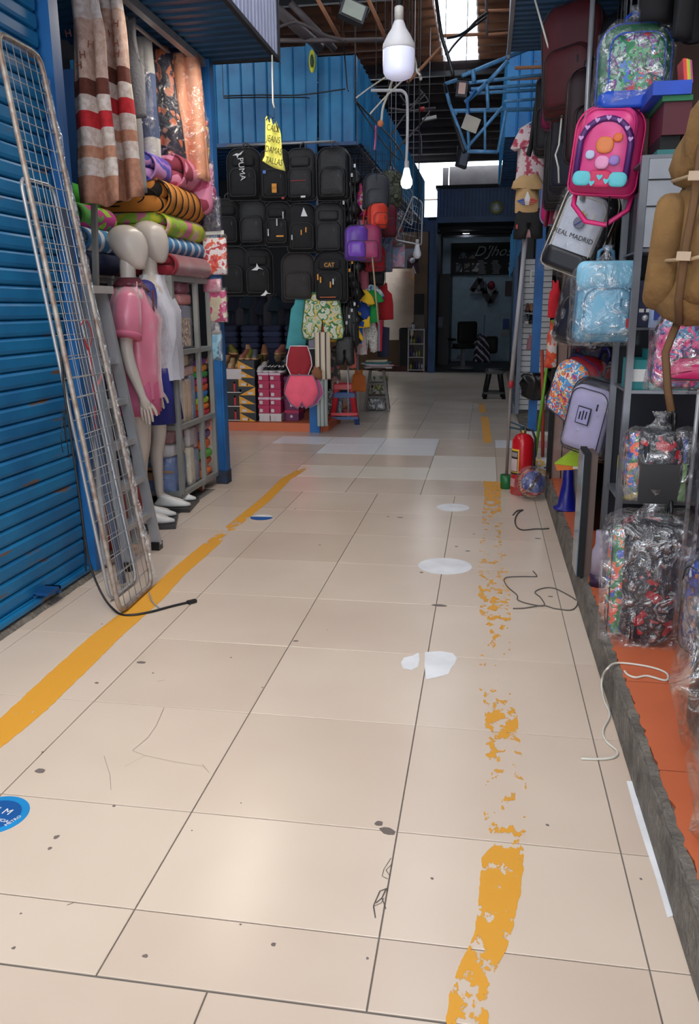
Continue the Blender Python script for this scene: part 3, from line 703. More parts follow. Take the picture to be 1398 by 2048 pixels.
def packet(label, loc, w, h, m, rot=0, d=.03, group=None, cat='package', name='package', seed=0, ins=None, header=None, tilt=None, fm=None, line=0):
    r = thing(name, label, cat, loc, tilt or rot, group)
    if line: MB().tube([(0, 0, h), (0, 0, line-loc[2]), (-.7, .1, line-loc[2])], .0025, 4).build('hanging_string', CABLE, r)
    q = MB().use(0, True); q.pillow(rrect(w*.94, h*.9, .012, 2, cz=h*.46), d, .1, 4, .004, fn=wob(.006, 9, seed)); q.build('contents', m, r)
    q = MB().use(0, True); q.pillow(rrect(w, h, .008, 2, cz=h/2), d*1.25, .06, 4, .004, fn=wob(.01, 14, seed+2)); q.build('plastic_sleeve', fm or film(), r)
    if ins:
        q = MB(); q.cb((ins[1]*w, -d/2-.009, ins[2]*h), (ins[3]*w, .002, ins[4]*h)); q.build('printed_card', ins[0], r)
    if header: MB().cb((0, 0, h+.012), (w*.8, .006, .03)).build('header', header, r)
    return r
def drape(label, loc, w, h, m, rot=0, folds=3, amp=.03, taper=1, d=.03, name='blanket', cat='blanket', group=None, seed=0, cover=False, mats=None, sag=0):
    """cloth hanging from its top edge at z=0, in vertical folds"""
    r = thing(name, label, cat, loc, rot, group)
    q = MB().use(0, True)
    def f(u, v):
        z = -h*v; ww = w*(taper+(1-taper)*v); a = math.sin(u*folds*2*math.pi+seed)*amp*(.5+.7*v)
        nn = noise.noise(Vector((u*4+seed, v*3, seed)))
        return ((u-.5)*ww+nn*.012, a+nn*amp*.8, z-sag*math.sin(u*math.pi)+nn*.01)
    q.grid(f, 28, 20, d); q.build('cloth', m, r)
    if cover:
        q = MB().use(0, True)
        q.loft([(0, 0, .03, w*.1, .02), (0, 0, 0, w*.45*taper, amp+.03), (0, 0, -h*.5, w*.56*(taper+(1-taper)*.5), amp*1.4+.035), (0, 0, -h*1.02, w*.56, amp*1.5+.04)], 24, 3, wr=.03, ws=20, seed=seed)
        q.build('plastic_sleeve', film(), r)
    return r
def folded(label, loc, w, d, h, m, rot=0, layers=3, name='folded_blanket', cat='blanket', group=None, seed=0, edge=None, lap=True):
    """folded textile lying flat: rounded fold at +x, stacked layer edges at the ends"""
    r = thing(name, label, cat, loc, rot, group); t = h/layers
    q = MB().use(0, True)
    for i in range(layers):
        z = t*(i+.5); dx = .015*math.sin(i*2.3+seed)
        q.pillow(rrect(w*(1-.02*i), t*1.06, t*.48, 4, cx=dx, cz=z), d*(1-.02*(i % 2)), .06, 4, .006, fn=wob(.014, 5, seed+i))
    q.build('cloth', m, r)
    if lap:
        q = MB().use(0, True)
        n = 14; P = []
        q.grid(lambda u, v: (w/2-.07+(.09)*math.sin(math.pi*u)+.006*noise.noise(Vector((u*3, v*6, seed))), (v-.5)*d*.985, h*.5-math.cos(math.pi*u)*(h*.5+.002)), n, 12, .012)
        q.build('fold', m, r)
    if edge:
        q = MB(); P = []
        for k in range(70):
            a = k/69; ang = a*math.pi*4.2; rr = 1-a*.72
            P.append((math.cos(ang)*w*.40*rr+.02, -d/2-.008, h*.5+math.sin(ang)*h*.40*rr))
        q.tube(P, .007, 5); q.build('edge_binding', edge, r)
    return r

# ================================================================ mannequins
MANQ = mat('cream_mannequin_plastic', (206, 196, 186), .28, 0, .03)
def mannequin(label, loc, rz, sc=1, swing=0):
    r = thing('mannequin', label, 'mannequin', loc, rz, None, sc)
    nd = [(0, 0, .95, .15, .105)]; ed = []
    def ch(par, pts):
        for p in pts:
            nd.append(p); ed.append((par, len(nd)-1)); par = len(nd)-1
        return par
    ch_t = ch(0, [(0, -.005, 1.12, .12, .085), (0, -.015, 1.28, .15, .10), (0, 0, 1.42, .13, .075)])
    nk = ch(ch_t, [(0, .005, 1.50, .05, .05), (0, .005, 1.56, .050, .052), (0, .0, 1.63, .05, .055), (0, .0, 1.68, .045, .05)])
    for s in (-1, 1):
        hip = ch(0, [(s*.085, .0, .84, .088, .092), (s*.09, -.005, .66, .072, .075), (s*.088, -.01, .49, .052, .055), (s*.088, .02, .36, .05, .052), (s*.088, .015, .18, .033, .035), (s*.088, .015, .075, .032, .036)])
        ch(hip, [(s*.09, -.05, .04, .034, .026), (s*.092, -.12, .024, .034, .018), (s*.09, -.16, .018, .02, .012)])
        sh = ch(ch_t, [(s*.175, 0, 1.40, .062, .06), (s*.215, .005, 1.30, .052, .05), (s*.25, .02, 1.13, .042, .042), (s*.262, -.0, 1.0, .040, .042), (s*.255, -.05+swing, .85, .027, .032), (s*.25, -.065+swing, .79, .020, .038)])
        y0 = -.07+swing
        for k, (dy, ln) in enumerate(((-.028, .085), (-.010, .1), (.008, .095), (.026, .075))):
            ch(sh, [(s*.248, y0+dy, .755, .0105, .0095), (s*.240, y0+dy*1.1-.004, .755-ln*.55, .0085, .0085), (s*.226, y0+dy*1.1-.006, .755-ln, .007, .007)])
        ch(sh, [(s*.232, y0-.042, .765, .011, .011), (s*.222, y0-.058, .73, .010, .010), (s*.214, y0-.062, .705, .0075, .0075)])
    skin('figure', nd, ed, MANQ, r)
    MB().use(0, True).loft([(0, -.070, 1.572, .010, .010), (0, -.062, 1.580, .034, .036), (0, -.05, 1.60, .052, .060), (0, -.036, 1.63, .067, .083), (0, -.022, 1.67, .078, .102), (0, -.010, 1.71, .084, .114), (0, 0, 1.75, .082, .115), (0, .004, 1.785, .070, .100), (0, .006, 1.812, .047, .068), (0, .008, 1.826, .022, .034), (0, .008, 1.830, .004, .006)], 28).build('head', MANQ, r)
    MB().box(-.16, .16, -.2, .12, -.03, .0).build('base_plate', mat('dark_base_plate', (52, 52, 52), .4), r)
    for s in (-1, 1):
        m = MB().use(0, True); m.xf((s*.089, -.05, .0)); m.loft([(0, -.02, .004, .042, .125), (0, -.018, .02, .044, .122), (0, -.0, .042, .036, .085), (0, .03, .066, .034, .045), (0, .045, .075, .03, .03)], 18, 2.2)
        m.build('shoe', mat('white_shoe', (228, 226, 222), .35), r)
    return r
p1 = at(298, 1042, Z=0)
MQ = (-2.235, 5.03, .03)
man = mannequin('faceless cream mannequin in a pink satin polo shirt and shorts, the nearer of the two', 'x', (0, 0, 0)) if 0 else mannequin('faceless cream mannequin in a pink satin polo shirt, the nearer of the two', MQ, math.radians(108), 1.035)
SATIN = mat('pink_satin', (214, 122, 146), .28, 0, .10, 5, sheen=.4, bump=.25, bs=7)
MAROON = mat('maroon_knit', (92, 26, 44), .8)
def shirt(root, m, collar=None, cuff=None, hem=.86, wide=1.0, seed=0, sleeve=None):
    q = MB().use(0, True)
    q.loft([(0, .0, hem, .175*wide, .165), (0, -.0, hem+.12, .17*wide, .155), (0, -.01, 1.12, .165*wide, .15), (0, -.015, 1.28, .18, .15), (0, 0, 1.38, .195, .115), (0, 0, 1.44, .16, .09), (0, .0, 1.475, .095, .07), (0, .0, 1.5, .068, .062)], 30, 2.3, wr=.05, ws=12, seed=seed, cap=False)
    q.build('shirt', m, root)
    for s in (-1, 1):
        q = MB().use(0, True); q.tube([(s*.14, 0, 1.42), (s*.19, 0, 1.38), (s*.222, .005, 1.28), (s*.25, .014, 1.18)], [.06, .078, .084, .088], 16)
        q.build('sleeve', sleeve or m, root)
        if cuff:
            q = MB().use(0, True); q.tube([(s*.245, .012, 1.20), (s*.2525, .0145, 1.17)], [.0905, .0905], 16); q.build('cuff', cuff, root)
    if collar:
        q = MB().use(0, True); n = 24
        q.grid(lambda u, v: ((.066+.045*v)*math.sin(u*6.283), -(.066+.045*v)*math.cos(u*6.283)*.9-(.02*v if .8 < abs(u-.5)*2 else 0), 1.52-.05*v-(.035*v if abs(u-.5) > .42 else 0)), 30, 3, .006)
        q.cb((0, -.135, 1.37), (.03, .012, .16)); q.build('collar', collar, root)
shirt(man, SATIN, MAROON, mat('pink_rib_cuff', (206, 104, 134), .6), .80, 1.0, 1)
q = MB().use(0, True)
for s in (-1, 1): q.loft([(s*.088, 0, .70, .112, .13), (s*.088, 0, .78, .108, .13), (s*.075, 0, .90, .10, .13), (s*.06, 0, 1.0, .09, .11)], 22, 2.2, wr=.03, seed=s+3)
q.build('shorts', mat('pink_shorts_cloth', (206, 104, 140), .5, 0, .1, 6), man)
q = MB().use(0, True); q.loft([(0, -.10, .95, .13, .09), (0, -.11, 1.1, .14, .09), (0, -.10, 1.3, .15, .09), (0, -.06, 1.43, .13, .08), (0, -.03, 1.49, .08, .07)], 26, 2.4, wr=.10, ws=24, seed=4, cap=False)
q.build('plastic_cover', film('thin_clear_film', .10), man)
man2 = mannequin('faceless cream mannequin in a white shirt with royal blue sleeves, behind the pink one', (-2.29, 5.52, .03), math.radians(98), 1.075, .02)
RBLUE = mat('royal_blue_knit', (34, 42, 128), .8); WCL = mat('white_knit', (206, 206, 216), .8)
shirt(man2, WCL, None, None, .84, .95, 5, RBLUE)
q = MB().use(0, True)
for s in (-1, 1): q.loft([(s*.088, 0, .56, .10, .12), (s*.085, 0, .75, .10, .12), (s*.07, 0, .92, .10, .12)], 20, 2.2, wr=.03, seed=s+8)
q.build('shorts', RBLUE, man2)

# ================================================================ mesh display panels leaning on the left
def mesh_panel(name, label, A, B, C, D, nh, nv, rad=.012, frame=STEEL, rc=.05):
    """A bottom near, B bottom far, C top far, D top near"""
    A, B, C, D = map(Vector, (A, B, C, D)); r = thing(name, label, 'display rack', (A+B)/2)
    def corner(P, Q, R):
        a = (P-Q).normalized(); b = (R-Q).normalized()
        return [Q+a*rc*(1-t)**2+b*rc*t*t for t in (0, .3, .6, 1)]
    pts = corner(D, A, B)+corner(A, B, C)+corner(B, C, D)+corner(C, D, A)
    MB().tube(pts, rad, 8, True).build('frame', frame, r, world=True)
    for i in range(1, nh):
        t = i/nh; a = A.lerp(D, t); b = B.lerp(C, t)
        MB().tube([a, b], .0022, 4).build('cross_wire', WIRE, r, world=True)
    for i in range(1, nv):
        t = i/nv; MB().tube([A.lerp(B, t), D.lerp(C, t)], .0022, 4).build('upright_wire', WIRE, r, world=True)
    return r
CHIP = mat('chipped_white_and_rust_paint', (180, 174, 166), .5, .3, rgb2=(128, 104, 92), vs_=26)
rk = mesh_panel('mesh_panel', 'tall worn mesh display panel with rounded corners leaning on the blue shutter', (-1.675, 3.40, .015), (-1.69, 3.83, .015), (-2.07, 3.85, 2.55), (-2.07, 3.50, 2.55), 30, 6, .0125, CHIP, .07)
rk2 = mesh_panel('mesh_panel', 'shorter mesh display panel tucked behind the tall one, top at mid height', (-1.80, 3.56, .015), (-1.80, 3.88, .015), (-2.075, 3.87, 1.99), (-2.075, 3.585, 1.99), 20, 4, .009, STEEL, .05)
# cling film wound round the far rail
q = MB().use(0, True); q.tube([Vector((-1.69, 3.84, .05)).lerp(Vector((-2.06, 3.86, 2.45)), t/40)+Vector((random.uniform(-1, 1), random.uniform(-1, 1), 0))*.005 for t in range(41)], [.016+.006*random.random() for _ in range(41)], 8)
q.build('film_wrap', film('tight_film', .4, bs=40), rk, world=True)
# cables
def cable(name, label, pts, r, m, cat='cord', sm=6, group=None):
    pts = [Vector(p) for p in pts]; P = []
    for i in range(len(pts)-1):
        p0 = pts[max(i-1, 0)]; p1 = pts[i]; p2 = pts[i+1]; p3 = pts[min(i+2, len(pts)-1)]
        for k in range(sm):
            t = k/sm; P.append(.5*((2*p1)+(p2-p0)*t+(2*p0-5*p1+4*p2-p3)*t*t+(3*p1-p0-3*p2+p3)*t**3))
    P.append(pts[-1]); return MB().tube(P, r, 6).build(name, m, label=label, cat=cat, group=group)
def ax(x, y, X): return at(x, y, X=X)
def az(x, y, z=.006): return at(x, y, Z=z)
cable('black_cable', 'black cable hanging down the mesh panel and trailing over the floor to a plug', [ax(122, 695, -1.93), ax(126, 760, -1.92), ax(140, 860, -1.9), ax(160, 1000, -1.88), ax(178, 1120, -1.86), ax(205, 1190, -1.80), az(236, 1226), az(262, 1230), az(300, 1224), az(345, 1212), az(388, 1202)], .006, CABLE)
q = MB(); a = az(375, 1205, .01); b = az(392, 1201, .01); q.bar(a, b, .022, .014); q.build('plug', CABLE, label='black plug lying at the end of the cable on the floor', cat='plug')
cable('black_cable', 'second black cable hanging beside the blue post down to the threshold', [ax(128, 700, -2.0), ax(132, 790, -2.0), ax(150, 930, -2.0), ax(168, 1080, -2.02), ax(172, 1142, -2.04)], .005, CABLE)
for k, (x, y) in enumerate(((128, 850), (134, 880), (122, 870))):
    cable('cord_tassel', ('upper','lowest','left')[k]+' frayed black cord end tied on the cable beside the shutter', [ax(124+4*k, 820, -1.91), ax(x, y, -1.91), ax(x+4, y+35, -1.92)], .0025, CABLE, group='frayed black cord ends')
rs = mat('red_raffia', (196, 44, 48), .6); pk = mat('pink_raffia', (222, 140, 140), .6)
cable('red_string', 'tangled red string hanging on the mesh panel', [ax(162, 650, -1.97), ax(172, 640, -1.96), ax(184, 670, -1.96), ax(176, 700, -1.96), ax(168, 675, -1.95), ax(182, 720, -1.95), ax(188, 790, -1.95), ax(192, 860, -1.94)], .003, rs, 'string', 8)
cable('pink_string', 'pink raffia string tied on the mesh panel below the red tangle', [ax(180, 735, -1.95), ax(196, 770, -1.94), ax(204, 745, -1.94), ax(192, 790, -1.94), ax(210, 850, -1.93)], .003, pk, 'string', 8)
cable('white_string', 'frayed white plastic string hanging on the far side of the mesh panel', [ax(218, 735, -1.90), ax(222, 770, -1.9), ax(230, 800, -1.89), ax(236, 850, -1.88), ax(228, 830, -1.88), ax(240, 858, -1.87)], .0028, WCAB, 'string', 8)
# wire chain at the panel foot
cable('wire_tie', 'bit of twisted grey wire lying at the foot of the mesh panel', [az(298, 1185, .02), az(304, 1202), az(316, 1214), az(322, 1217)], .004, WIRE, 'wire')
# ================================================================ step ladder
ld = thing('step_ladder', 'folded aluminium step ladder with flat treads leaning behind the mesh panels', 'ladder', (-1.98, 4.28, 0))
for y in (4.07, 4.48):
    MB().bar((-1.93, y, .03), (-2.12, y*.5+4.29*.5, 1.53), .03, .055, (1, 0, 0)).build('rail', ALU, ld, world=True)
    MB().bar((-2.06, y, .03), (-2.15, y*.5+4.29*.5, 1.5), .022, .04, (1, 0, 0)).build('rear_rail', ALU, ld, world=True)
    MB().cb((-1.93, y, .025), (.05, .06, .05)).build('rubber_foot', BLKP, ld, world=True)
for z in (.22, .44, .67, .90, 1.13):
    t = (z-.03)/1.5; x = -1.93-.19*t; hw = .205*(1-t)+.1*t
    MB().box(x-.06, x+.015, 4.28-hw, 4.28+hw, z-.012, z+.022).build('tread', ALU, ld, world=True)
MB().box(-2.17, -2.06, 4.17, 4.42, 1.5, 1.54).build('top_cap', mat('grey_ladder_cap', (182, 178, 172), .5), ld, world=True)
tb = thing('metal_bars', 'bundle of grey metal tubes standing behind the step ladder', 'tube', (-2.06, 3.98, 0))
for i, (a, b) in enumerate((((-1.84, 3.80, .02), (-2.075, 3.95, 1.9)), ((-1.88, 3.86, .02), (-2.07, 3.97, 1.7)), ((-1.90, 3.92, .02), (-2.075, 3.985, 1.45)))):
    MB().bar(a, b, .022, .03).build('tube', mat('blue_grey_tube', (96, 104, 124), .4, .5), tb, world=True)
# packs behind the panel, beside the post
packet('pale pink packaged curtain hanging beside the near blue post above the ladder', at(168, 700, X=-2.15), .2, .5, pattern('pale_lace_print', [(200, 176, 176), (222, 206, 202), (176, 140, 146)], 'noise', 30), math.pi/2, .04, cat='package', seed=4)
packet('salmon pink towel pack hanging behind the red string', at(178, 770, X=-2.16), .19, .33, mat('salmon_cloth', (206, 112, 118), .8), math.pi/2, .05, seed=6)
bx = MB(); p = at(190, 1118, X=-2.2); bx.box(-2.42, -2.2, 4.2, 4.95, 0, .30); bx.build('red_crate', mat('red_crate_plastic', (140, 30, 34), .5), label='red plastic crate on the stall floor behind the ladder feet', cat='crate')
# ================================================================ wheeled shelf unit
ALU2 = 0
SU = mat('grey_painted_steel_frame', (146, 146, 142), .5, .2)
cx0, cx1, cy0, cym, cy1 = -2.86, -2.17, 5.56, 6.05, 6.34
cab = thing('shelf_trolley', 'grey steel shelf unit on castors packed with bagged bedding beside the corner post', 'shelf', ((cx0+cx1)/2, (cy0+cy1)/2, 0))
w_ = .035
for x, y in ((cx0, cy0), (cx1, cy0), (cx1, cym), (cx1, cy1), (cx0, cy1)):
    hh = 1.64
    MB().cb((x, y, .09+(hh-.09)/2), (w_, w_, hh-.09)).build('post', SU, cab, world=True)
LV = (.09, .58, 1.11, 1.62)
for z in LV:
    for a, b in (((cx0, cy0), (cx1, cy0)), ((cx1, cy0), (cx1, cy1)), ((cx0, cy1), (cx1, cy1))):
        MB().bar((a[0], a[1], z), (b[0], b[1], z), .034, .034).build('rail', SU, cab, world=True)
    MB().box(cx0, cx1, cy0, cy1, z-.014, z-.002).build('shelf_board', SU, cab, world=True)
for x, y in ((cx1-.03, cy0+.03), (cx1-.03, cym), (cx0+.05, cy0+.03)):
    c = MB().cb((x, y, .068), (.06, .045, .022)).box(x-.02, x-.014, y-.02, y+.02, .02, .06).box(x+.014, x+.02, y-.02, y+.02, .02, .06).build('castor', mat('grey_castor', (170, 170, 165), .4), cab, world=True)
    MB().use(0, True).lathe([(.001, -.013), (.028, -.013), (.028, .013), (.001, .013)], (x, y, .03), 14, 'x').build('castor_wheel', mat('orange_castor_wheel', (150, 60, 40), .5), cab, world=True)
# things on the shelves: (label, x0,x1,y0,y1,z0,h, material, kind)
def pk_box(label, x0, x1, y0, y1, z0, h, m, wrap_=True, card=None, tape=None, cat='package', name='packed_bedding', group=None, seed=0, txt=None):
    r = thing(name, label, cat, ((x0+x1)/2, (y0+y1)/2, z0), 0, group); q = MB().use(0, True)
    q.pillow(rrect(x1-x0, h, min(.02, h*.3), 3, cz=h/2), y1-y0, .03, 6, .004, fn=wob(.004, 9, seed)); q.build('contents', m, r)
    if wrap_: q = MB().use(0, True); q.pillow(rrect(x1-x0+.008, h+.006, .015, 3, cz=h/2), y1-y0+.012, .03, 6, .006, fn=wob(.008, 15, seed+4)); q.build('plastic_sleeve', film(), r)
    if card:
        for c in card:
            s, u, v, a, b, mm = c; q = MB()
            if s == 'f': q.cb((u*(x1-x0), -(y1-y0)/2-.016, v*h), (a*(x1-x0), .003, b*h))
            else: q.cb(((x1-x0)/2+.012, u*(y1-y0), v*h), (.003, a*(y1-y0), b*h))
            q.build('printed_card', mm, r)
    if txt: word(txt[0], txt[1], txt[2], r, face((txt[3], -(y1-y0)/2-.02, txt[4])))
    return r
BBL = mat('periwinkle_bedding', (104, 128, 178), .8); PWH = mat('white_bedding', (196, 192, 196), .8); MRED = mat('wine_striped_bedding', (140, 84, 92), .8)
BEI = mat('beige_bedding', (206, 184, 154), .8); GRB = mat('grey_blue_bedding', (128, 136, 156), .8); LBL = mat('dull_blue_bedding', (98, 128, 158), .8)
KRAFT = mat('kraft_card', (176, 138, 106), .9); PHO = pattern('beige_photo_print', [(196, 176, 152), (150, 130, 120), (214, 204, 196), (120, 100, 92)], 'noise', 18)
xe = cx1-.022
pk_box('large periwinkle blue bedding pack with a kraft label and brown ribbon, bottom shelf', cx0+.03, xe-.03, cy0+.0, cy0+.26, LV[0], .27, BBL, True, [('f', .05, .55, .36, .36, KRAFT), ('f', .05, .5, .07, 1, KRAFT), ('f', 0, .62, 1, .06, KRAFT)], seed=1)
pk_box('white bedding pack lying on the periwinkle pack', cx0+.03, xe-.03, cy0+.0, cy0+.26, LV[0]+.275, .09, PWH, True, [('f', -.1, .5, .06, 1, KRAFT)], seed=2)
pk_box('wine coloured folded bedding pack at the top of the bottom compartment', cx0+.03, xe-.03, cy0, cy0+.26, LV[0]+.37, .10, MRED, seed=3)
pk_box('dark navy bedding pack with a white word on the middle shelf', cx0+.2, xe-.06, cy0-.0, cy0+.14, LV[1]+.30, .13, mat('navy_card', (26, 38, 70), .5), True, seed=4, txt=('BLANCO', .03, WINK, .06, .06))
pk_box('dull blue bedding pack standing on the middle shelf', cx0+.38, xe-.06, cy0, cy0+.14, LV[1], .295, LBL, seed=5)
pk_box('black bedding pack standing left on the middle shelf', cx0+.05, cx0+.37, cy0, cy0+.14, LV[1], .4, mat('black_bedding', (38, 38, 44), .7), seed=6)
pk_box('beige folded sheets on the navy pack under the upper shelf', cx0+.1, xe-.06, cy0, cy0+.16, LV[1]+.44, .07, BEI, seed=7)
pk_box('plain cardboard carton in the top compartment of the shelf unit', cx0+.25, xe-.05, cy0+.01, cy0+.2, LV[2]+.29, .19, CARD, False, cat='carton', name='carton')
pk_box('pack of curtains with a pink photo card on the upper shelf, left one', cx0+.25, xe-.2, cy0, cy0+.14, LV[2], .28, mat('mauve_bedding', (176, 160, 170), .7), True, [('f', .2, .45, .4, .5, pattern('pink_photo_print', [(176, 96, 120), (210, 190, 196), (120, 70, 90)], 'noise', 20))], seed=8)
pk_box('pale patterned curtain pack on the upper shelf next to the corner post', xe-.19, xe-.03, cy0, cy0+.14, LV[2], .28, pattern('pale_leaf_print', [(196, 196, 186), (170, 172, 166), (214, 212, 206)], 'noise', 30), True, seed=9)
# aisle side (east face)
def side(label, ya, yb, z0, h, m, dx=.16, **k):
    return pk_box(label, xe-dx, xe-.004, ya, yb, z0, h, m, **k)
side('large grey bedding set with a beige room photo card, upper shelf facing the aisle', cy0+.16, cym-.03, LV[2], .33, mat('grey_card', (150, 152, 168), .5), .14, card=[('s', -.05, .42, .55, .62, PHO), ('s', -.4, .88, .2, .16, mat('wine_dot', (120, 40, 60), .5))], seed=10)
side('salmon towel folded on the grey bedding set', cy0+.22, cym-.03, LV[2]+.335, .075, mat('salmon_towel', (214, 132, 128), .85), .14, seed=11)
side('pack of wine red towels above the salmon towel', cy0+.24, cym-.05, LV[2]+.413, .08, mat('wine_towel', (150, 60, 92), .85), .12, seed=12)
side('beige sheet set lying at the top of the middle compartment', cy0+.17, cy0+.34, LV[1]+.42, .09, BEI, .14, seed=13)
side('dark patterned pillow pack beside the beige sheet set', cy0+.345, cym-.03, LV[1]+.42, .085, pattern('dark_leaf_print', [(36, 34, 40), (120, 116, 122), (60, 58, 66)], 'noise', 26), .14, seed=14)
for i, (mm, nm) in enumerate(((mat('lilac_grey_sheet', (156, 150, 158), .7), 'lilac grey'), (mat('white_sheet', (206, 200, 204), .7), 'white'), (BEI, 'beige'), (mat('peach_sheet', (206, 176, 150), .7), 'peach'), (GRB, 'grey blue'))):
    side(f'{nm} sheet set standing upright in the middle row facing the aisle', cy0+.02+i*.088, cy0+.104+i*.088, LV[1], .33+.02*math.sin(i*2), mm, .16, seed=15+i)
side('pale pink sheet set lying across the upright sheets', cy0+.17, cym-.04, LV[1]+.345, .07, mat('pale_pink_sheet', (206, 170, 164), .7), .14, seed=21)
side('off white sheet set standing low beside the corner, facing the aisle', cy0+.27, cy0+.36, LV[0], .3, mat('ivory_sheet', (212, 200, 176), .7), .16, seed=22)
side('grey blue striped sheet set standing in the bottom row', cy0+.365, cym-.02, LV[0], .27, GRB, .16, seed=23)
side('white sheet set above the off white one in the bottom row', cy0+.27, cy0+.4, LV[0]+.305, .14, PWH, .14, seed=24)
side('mauve sheet set at the top of the bottom compartment', cy0+.405, cym-.03, LV[0]+.275, .17, mat('mauve_sheet', (160, 126, 140), .7), .14, seed=25)
# small bright socks / cloth packs in the narrow compartment
BR = [(206, 40, 60), (240, 120, 30), (180, 206, 50), (40, 120, 190), (230, 90, 40), (200, 50, 110), (60, 160, 70), (240, 150, 50), (120, 60, 140)]
NMC = ['crimson', 'orange', 'lime', 'blue', 'vermilion', 'magenta', 'green', 'amber', 'violet']
for i in range(9):
    r = thing('folded_cloth', f'{NMC[i]} folded cloth in the bright pile at the narrow end of the shelf unit', 'cloth', (xe-.08, (cym+cy1)/2, LV[1]+.005+i*.05), 0, 'bright cloths in the narrow compartment')
    q = MB().use(0, True); q.pillow(rrect(.17, .052, .02, 3, cz=.026), .235, .1, 4, .004, fn=wob(.012, 12, i)); q.build('cloth', mat('bright_cloth_'+NMC[i], BR[i], .8), r)
for i, c in enumerate(((236, 120, 60), (206, 96, 60), (110, 190, 80), (236, 112, 50), (130, 96, 140), (196, 150, 160))):
    r = thing('folded_cloth', ('coral', 'rust', 'leaf green', 'tangerine', 'plum', 'dusty pink')[i]+' folded cloth in the bottom narrow compartment of the shelf unit', 'cloth', (xe-.08, (cym+cy1)/2, LV[0]+.005+i*.075), 0, 'cloths in the bottom narrow compartment')
    q = MB().use(0, True); q.pillow(rrect(.17, .072, .03, 3, cz=.036), .235, .1, 4, .004, fn=wob(.014, 10, i+20)); q.build('cloth', mat('bottom_cloth_%d' % i if 0 else 'bottom_cloth_'+'abcdef'[i], c, .8), r)
# ================================================================ blankets stacked on the unit
TIG = pattern('tiger_stripes', [(214, 142, 60), (206, 132, 52), (190, 120, 46), (30, 24, 22)], 'wave', 2.6, .9, 2.5, 'Y')
by = (cy0+cy1)/2
folded('crimson fleece blanket folded at the bottom of the stack on the shelf unit', (-2.46, by, 1.64), .62, .78, .14, mat('crimson_fleece', (134, 20, 38), .95, 0, .2, 8, sheen=.5), 0, 2, seed=1)
folded('blue and white striped blanket folded on the crimson one', (-2.50, by-.0, 1.785), .60, .76, .12, pattern('blue_white_stripes', [(70, 130, 180), (70, 130, 180), (206, 214, 222)], 'wave', 2.4, .9, 1.5, 'Y'), 0, 2, seed=2)
folded('pastel pink and lime patterned blanket under the tiger blanket', (-2.52, by, 1.91), .66, .78, .14, pattern('pastel_patches', [(216, 164, 150), (222, 196, 176), (196, 200, 60), (150, 190, 70), (212, 120, 150)], 'noise', 5, .9), 0, 2, seed=3)
folded('tiger striped orange and black blanket rolled in folds', (-2.52, by, 2.055), .70, .80, .20, TIG, 0, 2, seed=4, edge=mat('black_fleece', (26, 22, 22), .95))
folded('purple and lilac quilt folded over the tiger blanket', (-2.50, 5.70, 2.26), .50, .30, .17, pattern('lilac_quilt', [(96, 70, 170), (150, 110, 190), (84, 84, 178), (190, 140, 200)], 'noise', 5, .8), 0, 2, seed=5)
folded('pink quilt folded down toward the aisle at the top of the stack', (-2.42, 6.09, 2.262), .52, .45, .20, pattern('pink_quilt', [(206, 110, 150), (190, 84, 120), (216, 136, 168), (150, 60, 80)], 'noise', 3.5, .8), 0, 2, seed=6)
r = thing('hanging_pillow', 'pink quilt corner hanging over the far end of the stack', 'quilt', (-2.2, 6.30, 2.12)); q = MB().use(0, True); q.pillow(rrect(.26, .26, .08, 5, cz=.12), .2, .25, 6, .02, ax='y', fn=wob(.03, 5, 9)); q.build('quilt', pattern('pink_quilt', []), r)
folded('green and magenta plush blanket at the near left of the stack', (-2.62, 5.0, 1.90), .42, .46, .13, pattern('green_magenta_plush', [(70, 150, 60), (150, 200, 60), (190, 60, 140), (90, 170, 80)], 'noise', 5, .9), 0, 3, seed=7)
folded('bright green plush blanket on the green and magenta one', (-2.66, 5.0, 2.035), .36, .4, .12, mat('bright_green_plush', (60, 160, 50), .95), 0, 2, seed=8)
folded('deep blue and white blanket beneath the green plush ones', (-2.60, 5.0, 1.765), .42, .46, .13, pattern('blue_white_stripes', []), 0, 2, seed=9)
folded('dark navy blanket lowest of the near left pile', (-2.60, 5.0, 1.64), .42, .46, .12, mat('navy_fleece', (24, 34, 66), .95), 0, 2, seed=10)
tbl = thing('steel_stand', 'plain steel stand carrying the near left pile of blankets', 'stand', (-2.62, 5.0, 0))
MB().box(-2.90, -2.44, 4.74, 5.26, 1.61, 1.638).build('top', SU, tbl, world=True)
for x in (-2.88, -2.46):
    for y in (4.76, 5.24): MB().cb((x, y, .81), (.03, .03, 1.6)).build('leg', SU, tbl, world=True)
MB().cylp if 0 else None
q = MB().bar(at(188, 395, Y=4.72), at(192, 570, Y=4.72), .03); q.build('steel_upright', SU, tbl, world=True)
